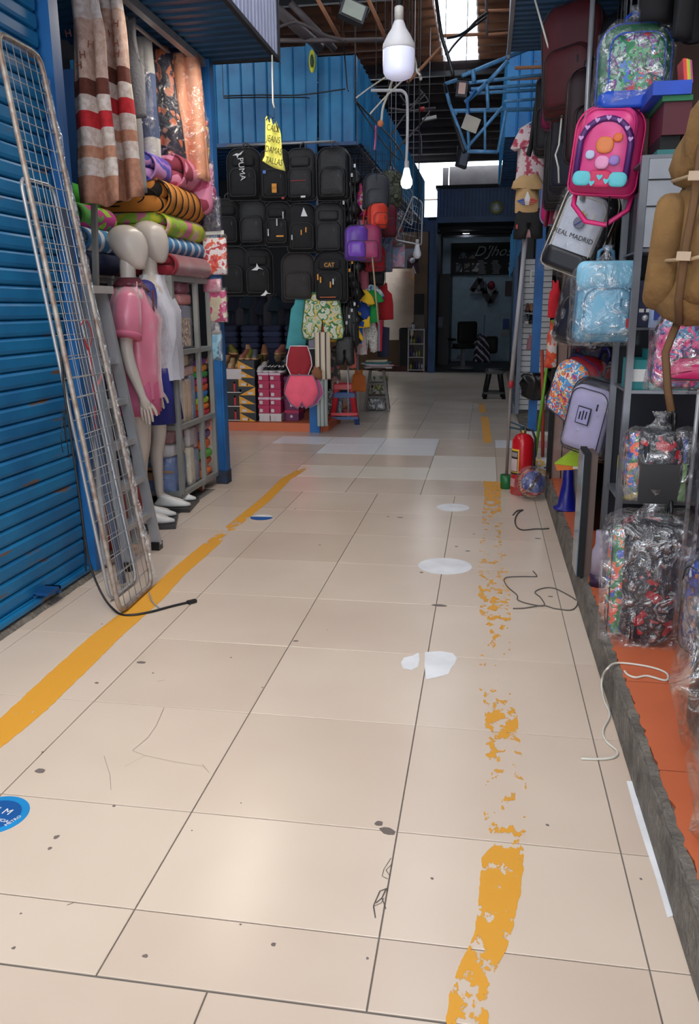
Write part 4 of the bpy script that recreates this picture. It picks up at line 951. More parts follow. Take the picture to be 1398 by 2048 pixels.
# hanging blankets
HB = MC.get('x') or bpy.data.materials.new('brown_monogram_blanket'); HB.use_nodes = True
def banded(m, stops, rough=.95, blot=None):
    """cloth with horizontal bands at given heights in the object's own frame"""
    N = m.node_tree.nodes; L = m.node_tree.links; b = N['Principled BSDF']; b.inputs['Roughness'].default_value = rough
    tc = N.new('ShaderNodeTexCoord'); sx = N.new('ShaderNodeSeparateXYZ'); L.new(tc.outputs['Object'], sx.inputs[0])
    mr = N.new('ShaderNodeMapRange'); mr.inputs[1].default_value = -1.7; mr.inputs[2].default_value = 0; L.new(sx.outputs[2], mr.inputs[0])
    rp = N.new('ShaderNodeValToRGB'); rp.color_ramp.interpolation = 'CONSTANT'; el = rp.color_ramp.elements
    while len(el) < len(stops): el.new(.5)
    for i, (z, c) in enumerate(stops): el[i].position = (z+1.7)/1.7; el[i].color = lin(c)+(1,)
    L.new(mr.outputs[0], rp.inputs[0])
    nz = N.new('ShaderNodeTexNoise'); nz.inputs['Scale'].default_value = 30; nz.inputs['Detail'].default_value = 4; L.new(tc.outputs['Object'], nz.inputs[0])
    r2 = N.new('ShaderNodeValToRGB'); r2.color_ramp.elements[0].position = .4; r2.color_ramp.elements[1].position = .56
    r2.color_ramp.elements[0].color = (.62, .5, .42, 1); r2.color_ramp.elements[1].color = (1, 1, 1, 1); L.new(nz.outputs[0], r2.inputs[0])
    mx = N.new('ShaderNodeMixRGB'); mx.blend_type = 'MULTIPLY'; mx.inputs[0].default_value = .55
    L.new(rp.outputs[0], mx.inputs[1]); L.new(r2.outputs[0], mx.inputs[2]); L.new(mx.outputs[0], b.inputs['Base Color']); return m
TN = (182, 134, 112); CRM = (214, 204, 198); BRN = (104, 56, 46); RD = (196, 44, 54)
def bands(z0): return [(-1.7, TN), (z0, CRM), (z0+.09, (190, 140, 116)), (z0+.15, CRM), (z0+.24, RD), (z0+.32, CRM), (z0+.4, BRN), (z0+.48, (196, 170, 158)), (z0+.78, (206, 200, 200)), (z0+1.05, (150, 110, 80))]
banded(HB, bands(-.93))
HB2 = bpy.data.materials.new('brown_monogram_blanket_second'); HB2.use_nodes = True; banded(HB2, bands(-.86))
a = at(158, -2, Y=4.55); b = at(188, 380, Y=4.55)
h1 = drape('brown and cream monogram blanket with a red band hanging by the near post, left one', (at(172, 0, Y=4.55).x, 4.55, 3.06), .22, 1.06, HB, .25, 1.5, .05, .6, .02, seed=2, sag=.02)
h2 = drape('brown and cream monogram blanket with a red band hanging second from the near post', (at(220, 0, Y=4.82).x, 4.82, 3.12), .21, 1.06, HB2, .3, 1.5, .05, .45, .02, seed=3, sag=.02)
MK = mat('monogram_brown', (120, 70, 56), .9); MR = mat('monogram_red', (196, 50, 56), .9)
rd = random.Random(3)
for r, z0 in ((h1, -.93), (h2, -.86)):
    for k in range(7):
        word('H', .05, MR if k == 6 else MK, r, face((rd.uniform(-.09, .09), -.085, z0+(.54+.05*k if k < 4 else .85+.03*k)), roll=rd.uniform(-.2, .2)), name='monogram', ext=.002)
drape('plain grey fleece blanket hanging behind the monogram blankets', (at(232, 0, Y=5.3).x, 5.3, 3.14), .26, .56, mat('grey_fleece', (112, 112, 118), .95, bump=.3), .3, 1, .05, .9, .04, seed=5)
drape('grey and white blanket hanging in a narrow fold past the grey fleece', (at(238, 0, Y=5.42).x, 5.42, 3.14), .16, .98, mat('dull_white_blanket', (136, 134, 138), .95), .3, 1, .03, .8, .03, seed=6)
drape('slate blue blanket in plastic hanging narrow beside the navy one', (at(276, 20, Y=5.7).x, 5.7, 3.17), .15, .78, pattern('slate_blue_white', [(70, 84, 120), (84, 98, 134), (190, 188, 186)], 'wave', .5, .8, 1, 'Z'), .35, 1, .03, .8, .03, seed=7, cover=True)
drape('navy blanket with orange flowers in clear plastic hanging over the stack', (at(312, 20, Y=5.95).x, 5.95, 3.17), .30, .80, pattern('navy_floral', [(20, 22, 44), (22, 24, 50), (26, 28, 56), (22, 24, 50), (190, 100, 60)], 'cells', 22, .7), .35, 2, .04, .5, .03, seed=8, cover=True)
drape('peach blanket in clear plastic hanging nearest the corner post', (at(372, 60, Y=6.15).x, 6.15, 3.17), .26, .83, mat('peach_satin', (226, 158, 124), .5, 0, .12, 5), .5, 2, .05, .7, .03, seed=9, cover=True)
MB().cyl((-2.24, 4.2, 3.14), (-2.24, 6.4, 3.14), .012).build('hanging_rail', STEEL, label='steel rail under the canopy from which the blankets hang', cat='rail')
# packs on the corner post
PP = [('black and red printed cushion pack hanging high beside the corner post', 404, 330, .14, .33, [(30, 24, 30), (190, 60, 60), (24, 60, 90), (200, 160, 60)], 20, 6.25),
      ('magenta cartoonless printed pack hanging at the corner post above the navy bag', 414, 400, .13, .28, [(190, 60, 130), (216, 150, 186), (120, 60, 130), (230, 210, 220)], 24, 6.28),
      ('navy cloth in a clear bag hanging at the corner post', 425, 463, .16, .25, [(36, 38, 56), (52, 54, 78), (30, 30, 46)], 8, 6.29),
      ('red and white printed pack hanging on the corner post', 432, 550, .2, .30, [(206, 44, 40), (226, 90, 60), (230, 220, 220), (190, 30, 40)], 12, 6.30),
      ('small clear pink bag hanging under the red and white pack', 426, 585, .16, .11, [(196, 120, 140), (206, 150, 166)], 10, 6.31),
      ('pink flower and beige bedding pack hanging on the corner post', 435, 645, .19, .27, [(206, 190, 160), (214, 200, 172), (200, 60, 120), (220, 208, 184)], 9, 6.32),
      ('small grey card hanging under the flower pack', 428, 668, .12, .10, [(120, 116, 120), (176, 170, 170)], 20, 6.33),
      ('blue beach photo towel pack hanging lowest on the corner post', 432, 722, .13, .24, [(120, 176, 206), (150, 196, 216), (90, 120, 150), (196, 180, 170)], 8, 6.34)]
for i, (lb, px, py, w, h, cc, sc_, X) in enumerate(PP):
    p = at(px, py, Y=6.28+.012*i)
    r = packet(lb.replace('cartoonless ', ''), p, w, h, pattern('corner_print_'+'abcdefgh'[i], cc, 'noise' if i else 'cells', sc_, .5), -.1-.05*(i % 3), .035, seed=30+i, header=WHITE if i in (3,) else None)
word('OFERTA', .035, WINK, bpy.data.objects['package.005'] if 0 else None) if 0 else None

# ================================================================ backpack stall, left centre
BKF = mat('black_backpack_fabric', (15, 15, 18), .75, 0, .3, 9, bump=.2); BKG = mat('charcoal_backpack_fabric', (26, 26, 30), .6, 0, .25, 9, bump=.2)
BKB = mat('black_nylon', (16, 16, 20), .45, 0, .3, 9, bump=.3); SILV = mat('silver_tag', (206, 206, 206), .4); TAGO = mat('amber_tag', (226, 150, 40), .5)
rail_ = MB().cyl(at(455, 292, Y=9.12), at(668, 283, Y=9.12), .014); rail_.build('hanging_rail', STEEL, label='long steel rail from which the black backpacks hang under the blue loft', cat='rail')
bpk = [('black backpack with a white sportswear wordmark running down its side, top row left', 493, 402, .38, .52, BKF, 'p'),
       ('black backpack behind the yellow sign with an amber hang tag', 553, 404, .34, .52, BKF, 't'),
       ('charcoal black backpack with a thin red line, top row third from the left', 606, 403, .33, .52, BKG, 'r'),
       ('shiny black nylon backpack at the right end of the top row', 669, 402, .36, .52, BKB, ''),
       ('black backpack half hidden by the corner post, middle row', 458, 492, .3, .48, BKF, ''),
       ('plain black boxy backpack in the middle row, second from the left', 510, 492, .33, .48, BKG, ''),
       ('black backpack with small silver pulls in the middle row, third', 560, 494, .30, .46, BKF, 's'),
       ('black backpack with a white triangle tag and orange pulls, middle row', 606, 506, .33, .50, BKF, 'w'),
       ('charcoal backpack with a bright front panel zip at the right end of the middle row', 661, 508, .34, .52, BKG, ''),
       ('black backpack with no marks low beside the corner post', 472, 592, .34, .52, BKF, ''),
       ('black backpack with a small white jumping figure mark, bottom row', 520, 592, .32, .50, BKF, 'j'),
       ('brownish black rounded backpack in the bottom row, third', 600, 604, .38, .52, mat('brown_black_fabric', (40, 34, 34), .7, 0, .2, 8), ''),
       ('black rugged backpack with an orange three letter badge, bottom row right end', 664, 606, .38, .54, BKF, 'c')]
for i, (lb, px, py, w, h, mm, k) in enumerate(bpk):
    p = at(px, py, Y=9.02+.015*(i % 3))
    r = backpack(lb, p, w, h, .15, mm, mm, .12*math.sin(i*2), seed=i+40, pocket=.58, trim=BKP if 0 else mat('grey_zip', (60, 60, 64), .4), pocket2=i % 2 == 0)
    yy = -.15
    def tagq(dx, z, w2, h2, mm): MB().cb((dx, yy, z), (w2, .004, h2)).build('hang_tag', mm, r)
    if k == 'p':
        word('PUMA', .085, WINK, r, face((.0, -.145, .30), roll=-math.pi/2+.1), ext=.002)
        q = MB(); q.xf((0, 0, 0)); q.prism([(-.10, .44), (-.06, .46), (-.03, .455), (.02, .485), (-.01, .445), (-.035, .44), (-.05, .41), (-.06, .44)], -.118, -.112); q.build('leaping_emblem', WINK, r)
    if k == 't':
        tagq(0, .12, .05, .09, TAGO); word('CAT', .025, INK, r, face((0, yy-.004, .12))); tagq(-.1, .28, .03, .03, mat('blue_round_tag', (90, 130, 220), .4)); tagq(.09, .02, .03, .02, mat('red_badge', (170, 30, 30), .5))
    if k == 'r': tagq(0, .19, .16, .006, mat('red_badge', (170, 30, 30), .5)); tagq(.05, .03, .05, .02, SILV)
    if k == 's':
        for q_ in (-.08, .02, .09): tagq(q_, .22+q_, .012, .07, SILV)
        tagq(.05, .1, .08, .015, TAGO)
    if k == 'w':
        q = MB(); q.prism([(-.0, .36), (.07, .36), (.03, .45)], yy-.004, yy); q.build('hang_tag', WINK, r)
        for q_ in (-.1, .0, .05): tagq(q_, .2+q_*.5, .012, .05, TAGO if q_ >= 0 else SILV)
    if k == 'j':
        q = MB(); q.prism([(-.06, .27), (-.01, .30), (0, .34), (.02, .30), (.07, .275), (.02, .285), (0, .265)], yy-.002, yy+.002); q.build('jumping_emblem', WINK, r); q = MB(); q.prism([(.03, .0), (.07, .03), (.09, .06), (.11, .03), (.15, .02), (.1, .02), (.08, .0)], yy-.002, yy+.002); q.build('jumping_emblem', WINK, r)
    if k == 'c':
        tagq(0.02, .39, .10, .06, mat('dark_badge', (30, 26, 24), .5)); word('CAT', .06, TAGO, r, face((0.02, yy-.004, .39)), ext=.002)
        for q_ in (-.11, -.08, .03, .06): tagq(q_, .16+abs(q_), .014, .06, SILV if q_ > .05 else TAGO)
        tagq(0, .06, .18, .008, mat('orange_piping', (190, 100, 50), .5))
# bunches of straps and plastic past the right end of the rows
for i, (px, py, hh, lb) in enumerate(((700, 455, .75, 'bunch of black bags in creased black plastic ending the top row'), (706, 600, .7, 'bunch of black bags with buckles hanging at the end of the middle row'), (700, 690, .55, 'black small bags with long straps hanging beneath the rugged backpack'))):
    p = at(px, py, Y=9.08); r = thing('bag_bunch', lb, 'bags', p)
    q = MB().use(0, True)
    for k in range(6): q.loft([(.05*math.sin(k*2.1+i), .03*math.cos(k), hh*(.0+k*.14), .03, .03), (.05*math.sin(k*2.1+i), 0, hh*(.08+k*.14), .085, .06), (.04*math.sin(k*2.1+i), 0, hh*(.2+k*.14), .04, .04)], 14, 2.4, wr=.03, ws=16, seed=k+i)
    q.build('bags', BKB, r)
    q = MB()
    for k in range(5): q.tube([(-.07+.035*k, -.07, hh*.9), (-.09+.04*k, -.09, hh*.45), (-.06+.035*k, -.07, -.05-.03*(k % 3))], .008, 5, flat=.5)
    q.build('strap', BLKP, r)
    for k in range(6): MB().cb((-.08+.03*k, -.10, hh*(.2+.12*k)), (.02, .01, .035)).build('buckle', TAGO if i == 1 else STEEL, r)
def garment(name, label, px, py, Y, out, m, w, h, rot=0, d=.035, cat='clothes', group=None, seed=0, trim=None, hang=False, roll=0, amp=.014, tilt=0, line=0):
    """flat garment hanging with its top centre at picture point (px, py) on depth Y"""
    p = at(px, py, Y=Y); r = thing(name, label, cat, p, (tilt, roll, rot), group)
    O = [(x*w, -z*h) for x, z in out]
    q = MB().use(0, True); q.pillow(O, d, .05, 4, .012, fn=wob(amp, 10, seed)); q.build('cloth', m, r)
    if trim:
        q = MB(); q.tube([(x*1.01, -d/2, z) for x, z in O], .006, 4, True); q.build('piping', trim, r)
    if line: MB().tube([(0, 0, -.02), (0, 0, line-p.z), (-.6, .1, line-p.z)], .0025, 4).build('hanging_string', CABLE, r)
    if hang:
        q = MB(); q.tube([(-.15*w/.4, 0, -.03), (0, 0, .02), (.15*w/.4, 0, -.03)], .004, 5); q.tube([(0, 0, .02), (0, 0, .06), (.015, 0, .075), (.02, 0, .06)], .003, 5); q.build('hanger', STEEL, r)
    return r
SHORT = [(-.40, 0), (-.2, .0), (0, .0), (.2, 0), (.40, 0), (.46, .3), (.54, .8), (.5, .97), (.3, 1), (.06, .93), (0, .52), (-.06, .93), (-.3, 1), (-.5, .97), (-.54, .8), (-.46, .3)]
FSHORT = [(-.36, 0), (0, .0), (.36, 0), (.5, .3), (.54, .55), (.34, .88), (.12, 1), (.0, .80), (-.12, 1), (-.34, .88), (-.54, .55), (-.5, .3)]
SHIRT = [(-.12, 0), (-.30, .04), (-.47, .18), (-.56, .36), (-.44, .41), (-.38, .33), (-.38, .7), (-.39, 1), (0, 1.02), (.39, 1), (.38, .7), (.38, .33), (.44, .41), (.56, .36), (.47, .18), (.30, .04), (.12, 0), (0, .06)]
TANK = [(-.14, 0), (-.22, 0), (-.24, .2), (-.4, .3), (-.42, .6), (-.46, 1), (0, 1.02), (.46, 1), (.42, .6), (.4, .3), (.24, .2), (.22, 0), (.14, 0), (0, .1)]
PANT = [(-.4, 0), (0, 0), (.4, 0), (.46, .3), (.48, .95), (.3, 1), (.1, .98), (0, .4), (-.1, .98), (-.3, 1), (-.48, .95), (-.46, .3)]
STRIP = [(-.5, 0), (0, -.01), (.5, 0), (.5, .5), (.5, 1), (0, 1.02), (-.5, 1), (-.5, .5)]
FLO = pattern('tropical_print', [(196, 200, 176), (206, 206, 190), (60, 120, 80), (206, 180, 90), (196, 196, 180), (110, 160, 110), (206, 200, 186)], 'noise', 10, .85)
garment('shorts', 'teal shorts hanging left of the tropical print swim shorts', 602, 588, 9.0, TANK, mat('teal_cloth', (70, 150, 156), .85), .24, .60, .3, seed=1, roll=.12)
garment('shorts', 'orange trimmed green shorts behind the tropical print shorts', 636, 590, 9.05, FSHORT, mat('orange_cloth', (216, 100, 50), .85), .52, .53, .05, seed=2)
garment('shorts', 'white and green tropical print swim shorts hanging below the backpacks', 645, 585, 8.97, SHORT, FLO, .44, .50, -.05, seed=3, trim=mat('green_piping', (60, 110, 70), .8))
garment('shorts', 'dark green shorts behind the red swim shorts', 606, 640, 9.06, SHORT, mat('bottle_green_cloth', (24, 62, 48), .85), .28, .3, 0, seed=4)
garment('shorts', 'dark red sports shorts with white piping on the stall front', 598, 692, 8.92, FSHORT, mat('crimson_cloth', (150, 18, 36), .7), .26, .38, .1, seed=5, trim=WINK)
garment('shorts', 'black sports shorts with white piping beside the dark red ones', 612, 697, 8.97, FSHORT, BKF, .28, .36, .1, seed=6, trim=WINK)
garment('shorts', 'coral pink shorts with grey hem hanging lowest on the stall front', 603, 750, 8.88, FSHORT, mat('coral_pink_cloth', (236, 92, 118), .75), .36, .37, 0, seed=7, trim=mat('grey_piping', (130, 120, 140), .7))
garment('shorts', 'magenta and lilac shorts behind the coral pink ones', 612, 752, 8.94, FSHORT, mat('rose_cloth', (190, 90, 140), .8), .36, .35, 0, seed=8, trim=mat('lilac_piping', (200, 180, 200), .7))
garment('trousers', 'cream trousers with a dark stripe hanging on the stall front', 644, 665, 8.95, STRIP, pattern('cream_stripe', [(206, 190, 166), (206, 190, 166), (60, 54, 54), (190, 176, 160)], 'wave', 5, .9, 0, 'X'), .17, .5, .1, seed=9)
garment('trousers', 'grey lilac trousers beside the cream striped ones', 629, 668, 9.0, STRIP, mat('lilac_grey_cloth', (116, 112, 128), .85), .14, .48, .1, seed=10)
garment('trousers', 'pale striped grey trousers hanging down to the floor by the red stool', 644, 752, 8.97, STRIP, pattern('grey_thin_stripe', [(150, 156, 152), (106, 112, 110), (160, 166, 160)], 'wave', 7, .9, 0, 'X'), .12, .56, .1, seed=11)
garment('cap', 'brown rolled cloth above the pale striped trousers', 634, 733, 8.93, TANK, mat('brown_cloth', (130, 84, 56), .9), .13, .14, 0, .08, seed=12, cat='cloth')
YB = pattern('yellow_blue_print', [(236, 190, 40), (30, 80, 170), (236, 190, 40), (20, 60, 140)], 'cells', 8, .8, .3)
sd = [('black drawstring bag hanging between the tropical shorts and the shirts', 'bag', 697, 600, 9.05, SHORT, BKB, .22, .50), ('yellow shorts half hidden under the black drawstring bag', 'shorts', 683, 655, 9.1, SHORT, mat('yellow_cloth', (230, 180, 40), .85), .46, .16),
      ('lime green cloth hanging under the yellow shorts', 'cloth', 688, 676, 9.15, TANK, mat('lime_cloth', (96, 190, 50), .85), .14, .2), ('long black straps and pouch hanging by the metal rack', 'bag', 690, 672, 9.0, PANT, BKB, .22, .32),
      ('blue and yellow football shirt hanging beside the green polo shirt', 'shirt', 716, 578, 9.3, SHIRT, YB, .36, .42), ('royal blue shirt under the blue and yellow one', 'shirt', 713, 640, 9.35, TANK, mat('royal_cloth', (24, 84, 180), .85), .16, .26),
      ('green polo shirt hanging at the stall corner', 'shirt', 736, 578, 9.4, SHIRT, mat('green_polo_cloth', (24, 150, 70), .85), .32, .37), ('pale blue checked shirt behind the green polo shirt', 'shirt', 733, 570, 9.5, SHIRT, pattern('check_print', [(150, 190, 206), (60, 110, 160), (220, 226, 230)], 'cells', 30), .36, .36),
      ('red shirt hanging outermost at the stall corner', 'shirt', 764, 566, 9.8, TANK, mat('red_shirt_cloth', (166, 16, 30), .8), .30, .42), ('pink trousers hanging above the green polo shirt', 'trousers', 727, 532, 9.5, STRIP, mat('pink_trouser_cloth', (206, 110, 130), .85), .12, .26),
      ('white and black print shorts hanging under the green polo shirt', 'shorts', 738, 645, 9.5, PANT, pattern('zebra_print', [(210, 206, 200), (40, 38, 40), (220, 216, 210)], 'cells', 40, .8, .4), .2, .34), ('pastel print dress hanging under the blue shirt', 'dress', 722, 650, 9.45, TANK, pattern('pastel_floral', [(196, 150, 150), (150, 190, 200), (216, 120, 110), (200, 200, 190)], 'cells', 30, .8, .4), .15, .34),
      ('red and grey striped trousers hanging under the red shirt', 'trousers', 752, 640, 9.7, STRIP, pattern('red_grey_stripe', [(170, 24, 50), (150, 150, 160), (180, 30, 60)], 'wave', 4, .9, 0, 'X'), .16, .36), ('navy trousers hanging by the red and grey ones', 'trousers', 767, 655, 9.9, STRIP, mat('navy_trouser_cloth', (30, 34, 58), .85), .14, .34),
      ('red shorts hanging low behind the wooden stool papers', 'shorts', 704, 672, 9.6, TANK, mat('wine_cloth', (130, 20, 40), .85), .18, .14), ('coral sandals bag hanging low beside the wooden stool', 'bag', 706, 700, 9.4, TANK, mat('coral_cloth', (216, 110, 100), .8), .09, .2),
      ('rust orange cloth hanging behind the wooden stool', 'cloth', 718, 738, 9.9, TANK, mat('rust_orange_cloth', (186, 98, 40), .85), .2, .27), ('pink striped shirt hanging behind the metal rack', 'shirt', 664, 690, 9.4, TANK, pattern('dark_floral', [(60, 50, 50), (150, 70, 90), (40, 50, 40), (120, 100, 90)], 'cells', 30), .2, .4)]
for i, (lb, cat, px, py, Y, o, mm, w, h) in enumerate(sd):
    garment(cat, lb, px, py, Y, o, mm, w, h, .15*math.sin(i), cat=cat, seed=20+i, line=3.12 if Y > 9.38 else 0)
# bags hanging round the corner into the aisle
cb_ = [('dark grey school backpack hanging at the blue loft corner', 752, 420, 9.2, .28, .36, mat('slate_fabric', (62, 64, 72), .6), None),
       ('olive camouflage backpack hanging just past the dark grey one', 782, 415, 9.9, .24, .40, pattern('camouflage_print', [(74, 78, 62), (96, 100, 80), (46, 50, 40), (120, 120, 96)], 'noise', 14), None),
       ('orange red lunch bag hanging under the dark grey backpack', 755, 458, 9.1, .20, .26, mat('orange_red_fabric', (232, 68, 46), .55), None),
       ('maroon backpack with a round badge hanging beside the orange red bag', 774, 475, 9.7, .22, .36, mat('maroon_fabric', (112, 22, 44), .6), None),
       ('purple glossy kids backpack hanging in the cluster at the corner', 713, 522, 9.0, .25, .36, mat('purple_fabric', (106, 62, 170), .35), mat('violet_pocket', (122, 70, 190), .3)),
       ('raspberry pink backpack with a curved pocket in the corner cluster', 739, 524, 9.05, .25, .38, mat('raspberry_fabric', (160, 50, 96), .55), mat('raspberry_pocket', (170, 60, 110), .5)),
       ('pale pink backpack behind the purple one', 723, 508, 9.3, .22, .36, mat('pale_pink_fabric', (216, 140, 170), .5), None),
       ('red round quilted bag hanging below the raspberry backpack', 748, 543, 9.3, .24, .28, mat('red_quilted_fabric', (160, 24, 40), .6), None),
       ('dark maroon backpack half hidden behind the orange red bag', 727, 468, 9.4, .26, .34, mat('plum_fabric', (84, 24, 44), .6), None),
       ('black backpack under the red round bag', 750, 572, 9.6, .22, .26, BKG, None)]
for i, (lb, px, py, Y, w, h, a, b) in enumerate(cb_):
    r = backpack(lb, at(px, py, Y=Y), w, h, .14, a, b, .3+.2*math.sin(i), seed=60+i, pocket=.5, trim=mat('grey_zip', (60, 60, 64)), straploop=i % 2 == 0)
    q = MB(); q.tube([(0, .03, h+.05), (0, .03, h+.3)], .005, 5); q.build('hanging_strap', BLKP, r)
q = garment('banner', 'magenta and white printed cloth hanging behind the dark grey backpack', 725, 365, 9.3, TANK, pattern('magenta_print', [(206, 30, 140), (230, 200, 210), (216, 60, 150), (230, 120, 60)], 'cells', 14, .7, .3), .14, .40, .2, cat='cloth', seed=3)
packet('dark printed pack in clear plastic hanging past the maroon backpack', at(788, 495, Y=10.4), .24, .42, pattern('dark_red_print', [(60, 50, 60), (150, 30, 50), (80, 76, 90), (40, 40, 50)], 'noise', 8), .3, .05, seed=70, line=3.12)
packet('pale blue and pink printed pack in clear plastic hanging past the corner cluster', at(790, 535, Y=10.5), .26, .30, pattern('pale_blue_pink', [(130, 150, 190), (200, 140, 170), (170, 180, 206)], 'noise', 7), .3, .05, seed=71, line=3.12)
packet('blue denim pack in crumpled plastic beside the corner cluster', at(771, 545, Y=10.0), .17, .46, mat('denim_cloth', (50, 66, 110), .8), .3, .06, seed=72, line=3.12)
MB().tube([at(744, 508, Y=8.95), at(757, 648, Y=8.95)], .009, 6).build('wooden_pole', mat('pale_wood_pole', (176, 150, 120), .7), label='thin pale wooden pole hanging beside the red shirt', cat='pole')
# yellow hand written sign
sgn = thing('paper_sign', 'yellow hand lettered paper sign hanging on a string from the pale canopy edge', 'sign', at(547, 236, Y=6.2))
YEL = mat('yellow_paper', (236, 232, 112), .8, 0, .04)
q = MB().use(0, True)
L0 = [at(x, y, Y=6.2)-sgn.location for x, y in ((531, 236), (530, 262), (530, 290), (529, 312), (525, 322))]
R0 = [at(x, y, Y=6.2)-sgn.location for x, y in ((556, 250), (562, 268), (564, 290), (566, 318), (571, 342))]
def sf(u, v):
    t = u*4; i = min(3, int(t)); f = t-i; a = L0[i].lerp(L0[i+1], f); b = R0[i].lerp(R0[i+1], f); p = a.lerp(b, v); p.y += .012*math.sin(v*9+u*4); p.z += (.02*math.sin(v*17) if u == 0 else 0)-(.012*math.sin(v*math.pi) if u > .98 else 0); return p
q.grid(sf, 12, 12, .0012); q.build('paper', YEL, sgn)
for i, t in enumerate(('CALZ', 'JEANS', 'DAMAS', 'TALLAS')):
    a = at(547+(i-1.5)*.6, 257+22*i, Y=6.178)-sgn.location; word(t, .062, mat('olive_marker_ink', (70, 66, 30), .8), sgn, face(a, roll=-.22), ext=.0006, sx=.62)
q = MB(); q.tube([at(544, 110, Y=6.2), at(546, 205, Y=6.2), at(549, 216, Y=6.2)], .006, 6); q.build('white_rod', WCAB, sgn, world=True)
q = MB(); q.tube([at(549, 214, Y=6.2), at(548, 238, Y=6.2)], .002, 4); q.tube([at(x, y, Y=6.2) for x, y in ((532, 240), (540, 230), (546, 236), (538, 244), (550, 240), (556, 262))], .004, 5); q.build('black_string', CABLE, sgn, world=True)
# ================================================================ shoe boxes and stools
def shoe_box(label, px, py, Y, w, h, d, m, lid, rot=0, group='shoe boxes stacked at the left stall', deco=None, X=None):
    p = at(px, py, Y=Y) if not isinstance(px, Vector) else px
    r = thing('shoe_box', label, 'box', p, rot, group); q = MB().box(-w/2, w/2, 0, d, 0, h*.78); q.build('box', m, r)
    q = MB().box(-w/2-.004, w/2+.004, -.005, d+.005, h*.70, h-.002); q.build('lid', lid, r)
    if deco: deco(r, w, h)
    return r
DK = mat('dark_grey_card', (44, 50, 56), .6); AMB = mat('amber_card', (224, 156, 46), .6); REDC = mat('red_card', (196, 32, 44), .6); WHC = mat('white_card', (206, 196, 196), .7)
MAG = mat('magenta_card', (176, 40, 84), .6); MAGL = mat('pink_white_lid', (206, 176, 190), .7); PUR = mat('plum_card', (112, 40, 88), .6); BKC = mat('black_card', (28, 28, 32), .6)
bz = .105; Yb = 9.36
def sx(px, z): return at(px, 800, Y=Yb).x
colX = {'A': at(467, 800, Y=Yb).x, 'B': at(495, 800, Y=Yb).x, 'C1': at(527, 800, Y=Yb).x, 'C2': at(550, 800, Y=Yb).x, 'D': at(577, 800, Y=Yb).x}
z = bz
for i in range(3):
    def de(r, w, h, i=i):
        word('1', .17, REDC, r, face((.02, -.004, h*.42)), ext=.001, sx=1.3); MB().cb((0, -.002, h*.06), (w, .002, .01)).build('stripe', WHC, r)
    shoe_box(('bottom', 'middle', 'upper')[i]+' black shoe box with a big red numeral beside the corner post', Vector((colX['A'], Yb, z)), 0, 0, .20, .165, .32, BKC, BKC, deco=de); z += .166
shoe_box('white topped shoe box on the black and red ones', Vector((colX['A'], Yb-.01, z)), 0, 0, .22, .12, .32, WHC, WHC); z = bz
for i in range(7):
    def de(r, w, h, i=i):
        q = MB(); s = -1 if i == 3 else 1
        q.prism([(-s*w/2, 0), (s*w/2, 0), (-s*w/2, h*.95)][::s], -.009, -.006); q.build('triangle_print', AMB, r); q = MB(); q.cb((-s*w*.2, -.0105, h*.25), (w*.3, .002, h*.28)); q.build('label', WHC, r)
        if i in (0, 4): q = MB(); q.cb((w*.05, -.0105, h*.22), (.012, .002, .03)); q.build('size_mark', BKC, r)
    o = ('lowest', 'second', 'third', 'fourth, turned round,', 'fifth', 'sixth', 'topmost')[i]
    shoe_box(o+' dark shoe box with an amber triangle in its stack', Vector((colX['B']+.004*math.sin(i*3), Yb, z)), 0, 0, .195, .102, .3, DK, DK, deco=de); z += .103
for cn_, nm in (('C1', 'left'), ('C2', 'right')):
    z = bz-.0
    for i in range(6):
        def de(r, w, h, i=i):
            q = MB(); q.cb((-w*.25, -.008, h*.35), (w*.3, .003, h*.4)); q.build('label', WHC, r)
        mm = WHC if i == 0 else MAG
        shoe_box(('lowest white', 'second magenta', 'third magenta', 'fourth magenta', 'fifth magenta', 'top magenta')[i]+f' shoe box in the {nm} pink stack', Vector((colX[cn_]+.003*math.sin(i*5), Yb+.02, z)), 0, 0, .128, .095, .3, mm, MAGL if i in (2, 5) else mm, deco=de); z += .096
z = bz
for i in range(4):
    def de(r, w, h): MB().lathe([(.001, 0), (.018, 0), (.018, .002), (.001, .002)], (0, -.009, h*.4), 12, 'y').build('round_mark', WHC, r)
    shoe_box(('lowest', 'second', 'third', 'top')[i]+' plum coloured shoe box right of the pink stacks', Vector((colX['D']+.01, Yb+.10, z)), 0, 0, .17, .13, .3, PUR, PUR if i % 2 else MAG, deco=de); z += .131
def shoe(label, loc, rot, m, sole, L=.26, group='shoes laid on top of the boxes', name='shoe', white=None):
    r = thing(name, label, 'shoe', loc, rot, group); q = MB().use(0, True)
    q.loft([(0, 0, 0, L*.19, L*.5), (0, 0, .022, L*.2, L*.5)], 18, 2.6); q.build('sole', sole, r)
    q = MB().use(0, True); q.loft([(0, 0, .022, L*.185, L*.48), (0, .005, .05, L*.17, L*.44), (0, .05, .075, L*.13, L*.28), (0, .075, .105, L*.12, L*.18), (0, .08, .115, L*.09, L*.15)], 18, 2.4); q.build('upper', m, r)
    if white: q = MB(); [q.cb((0, -.0-.02*k, .075-.005*k), (.06, .006, .008)) for k in range(4)]; q.build('laces', white, r)
    return r
SH = [('tan', (150, 100, 70)), ('beige', (190, 160, 120)), ('brown', (96, 60, 44)), ('rosy brown', (160, 96, 80)), ('olive yellow', (120, 112, 50)), ('grey', (96, 100, 106)), ('black', (24, 24, 26)), ('sand', (196, 150, 110)), ('dark blue', (36, 42, 74)), ('rust', (140, 70, 50))]
zt = .105+.166*3+.12
SHM = {n: mat(n.replace(' ', '_')+'_shoe_leather', c, .5) for n, c in SH}
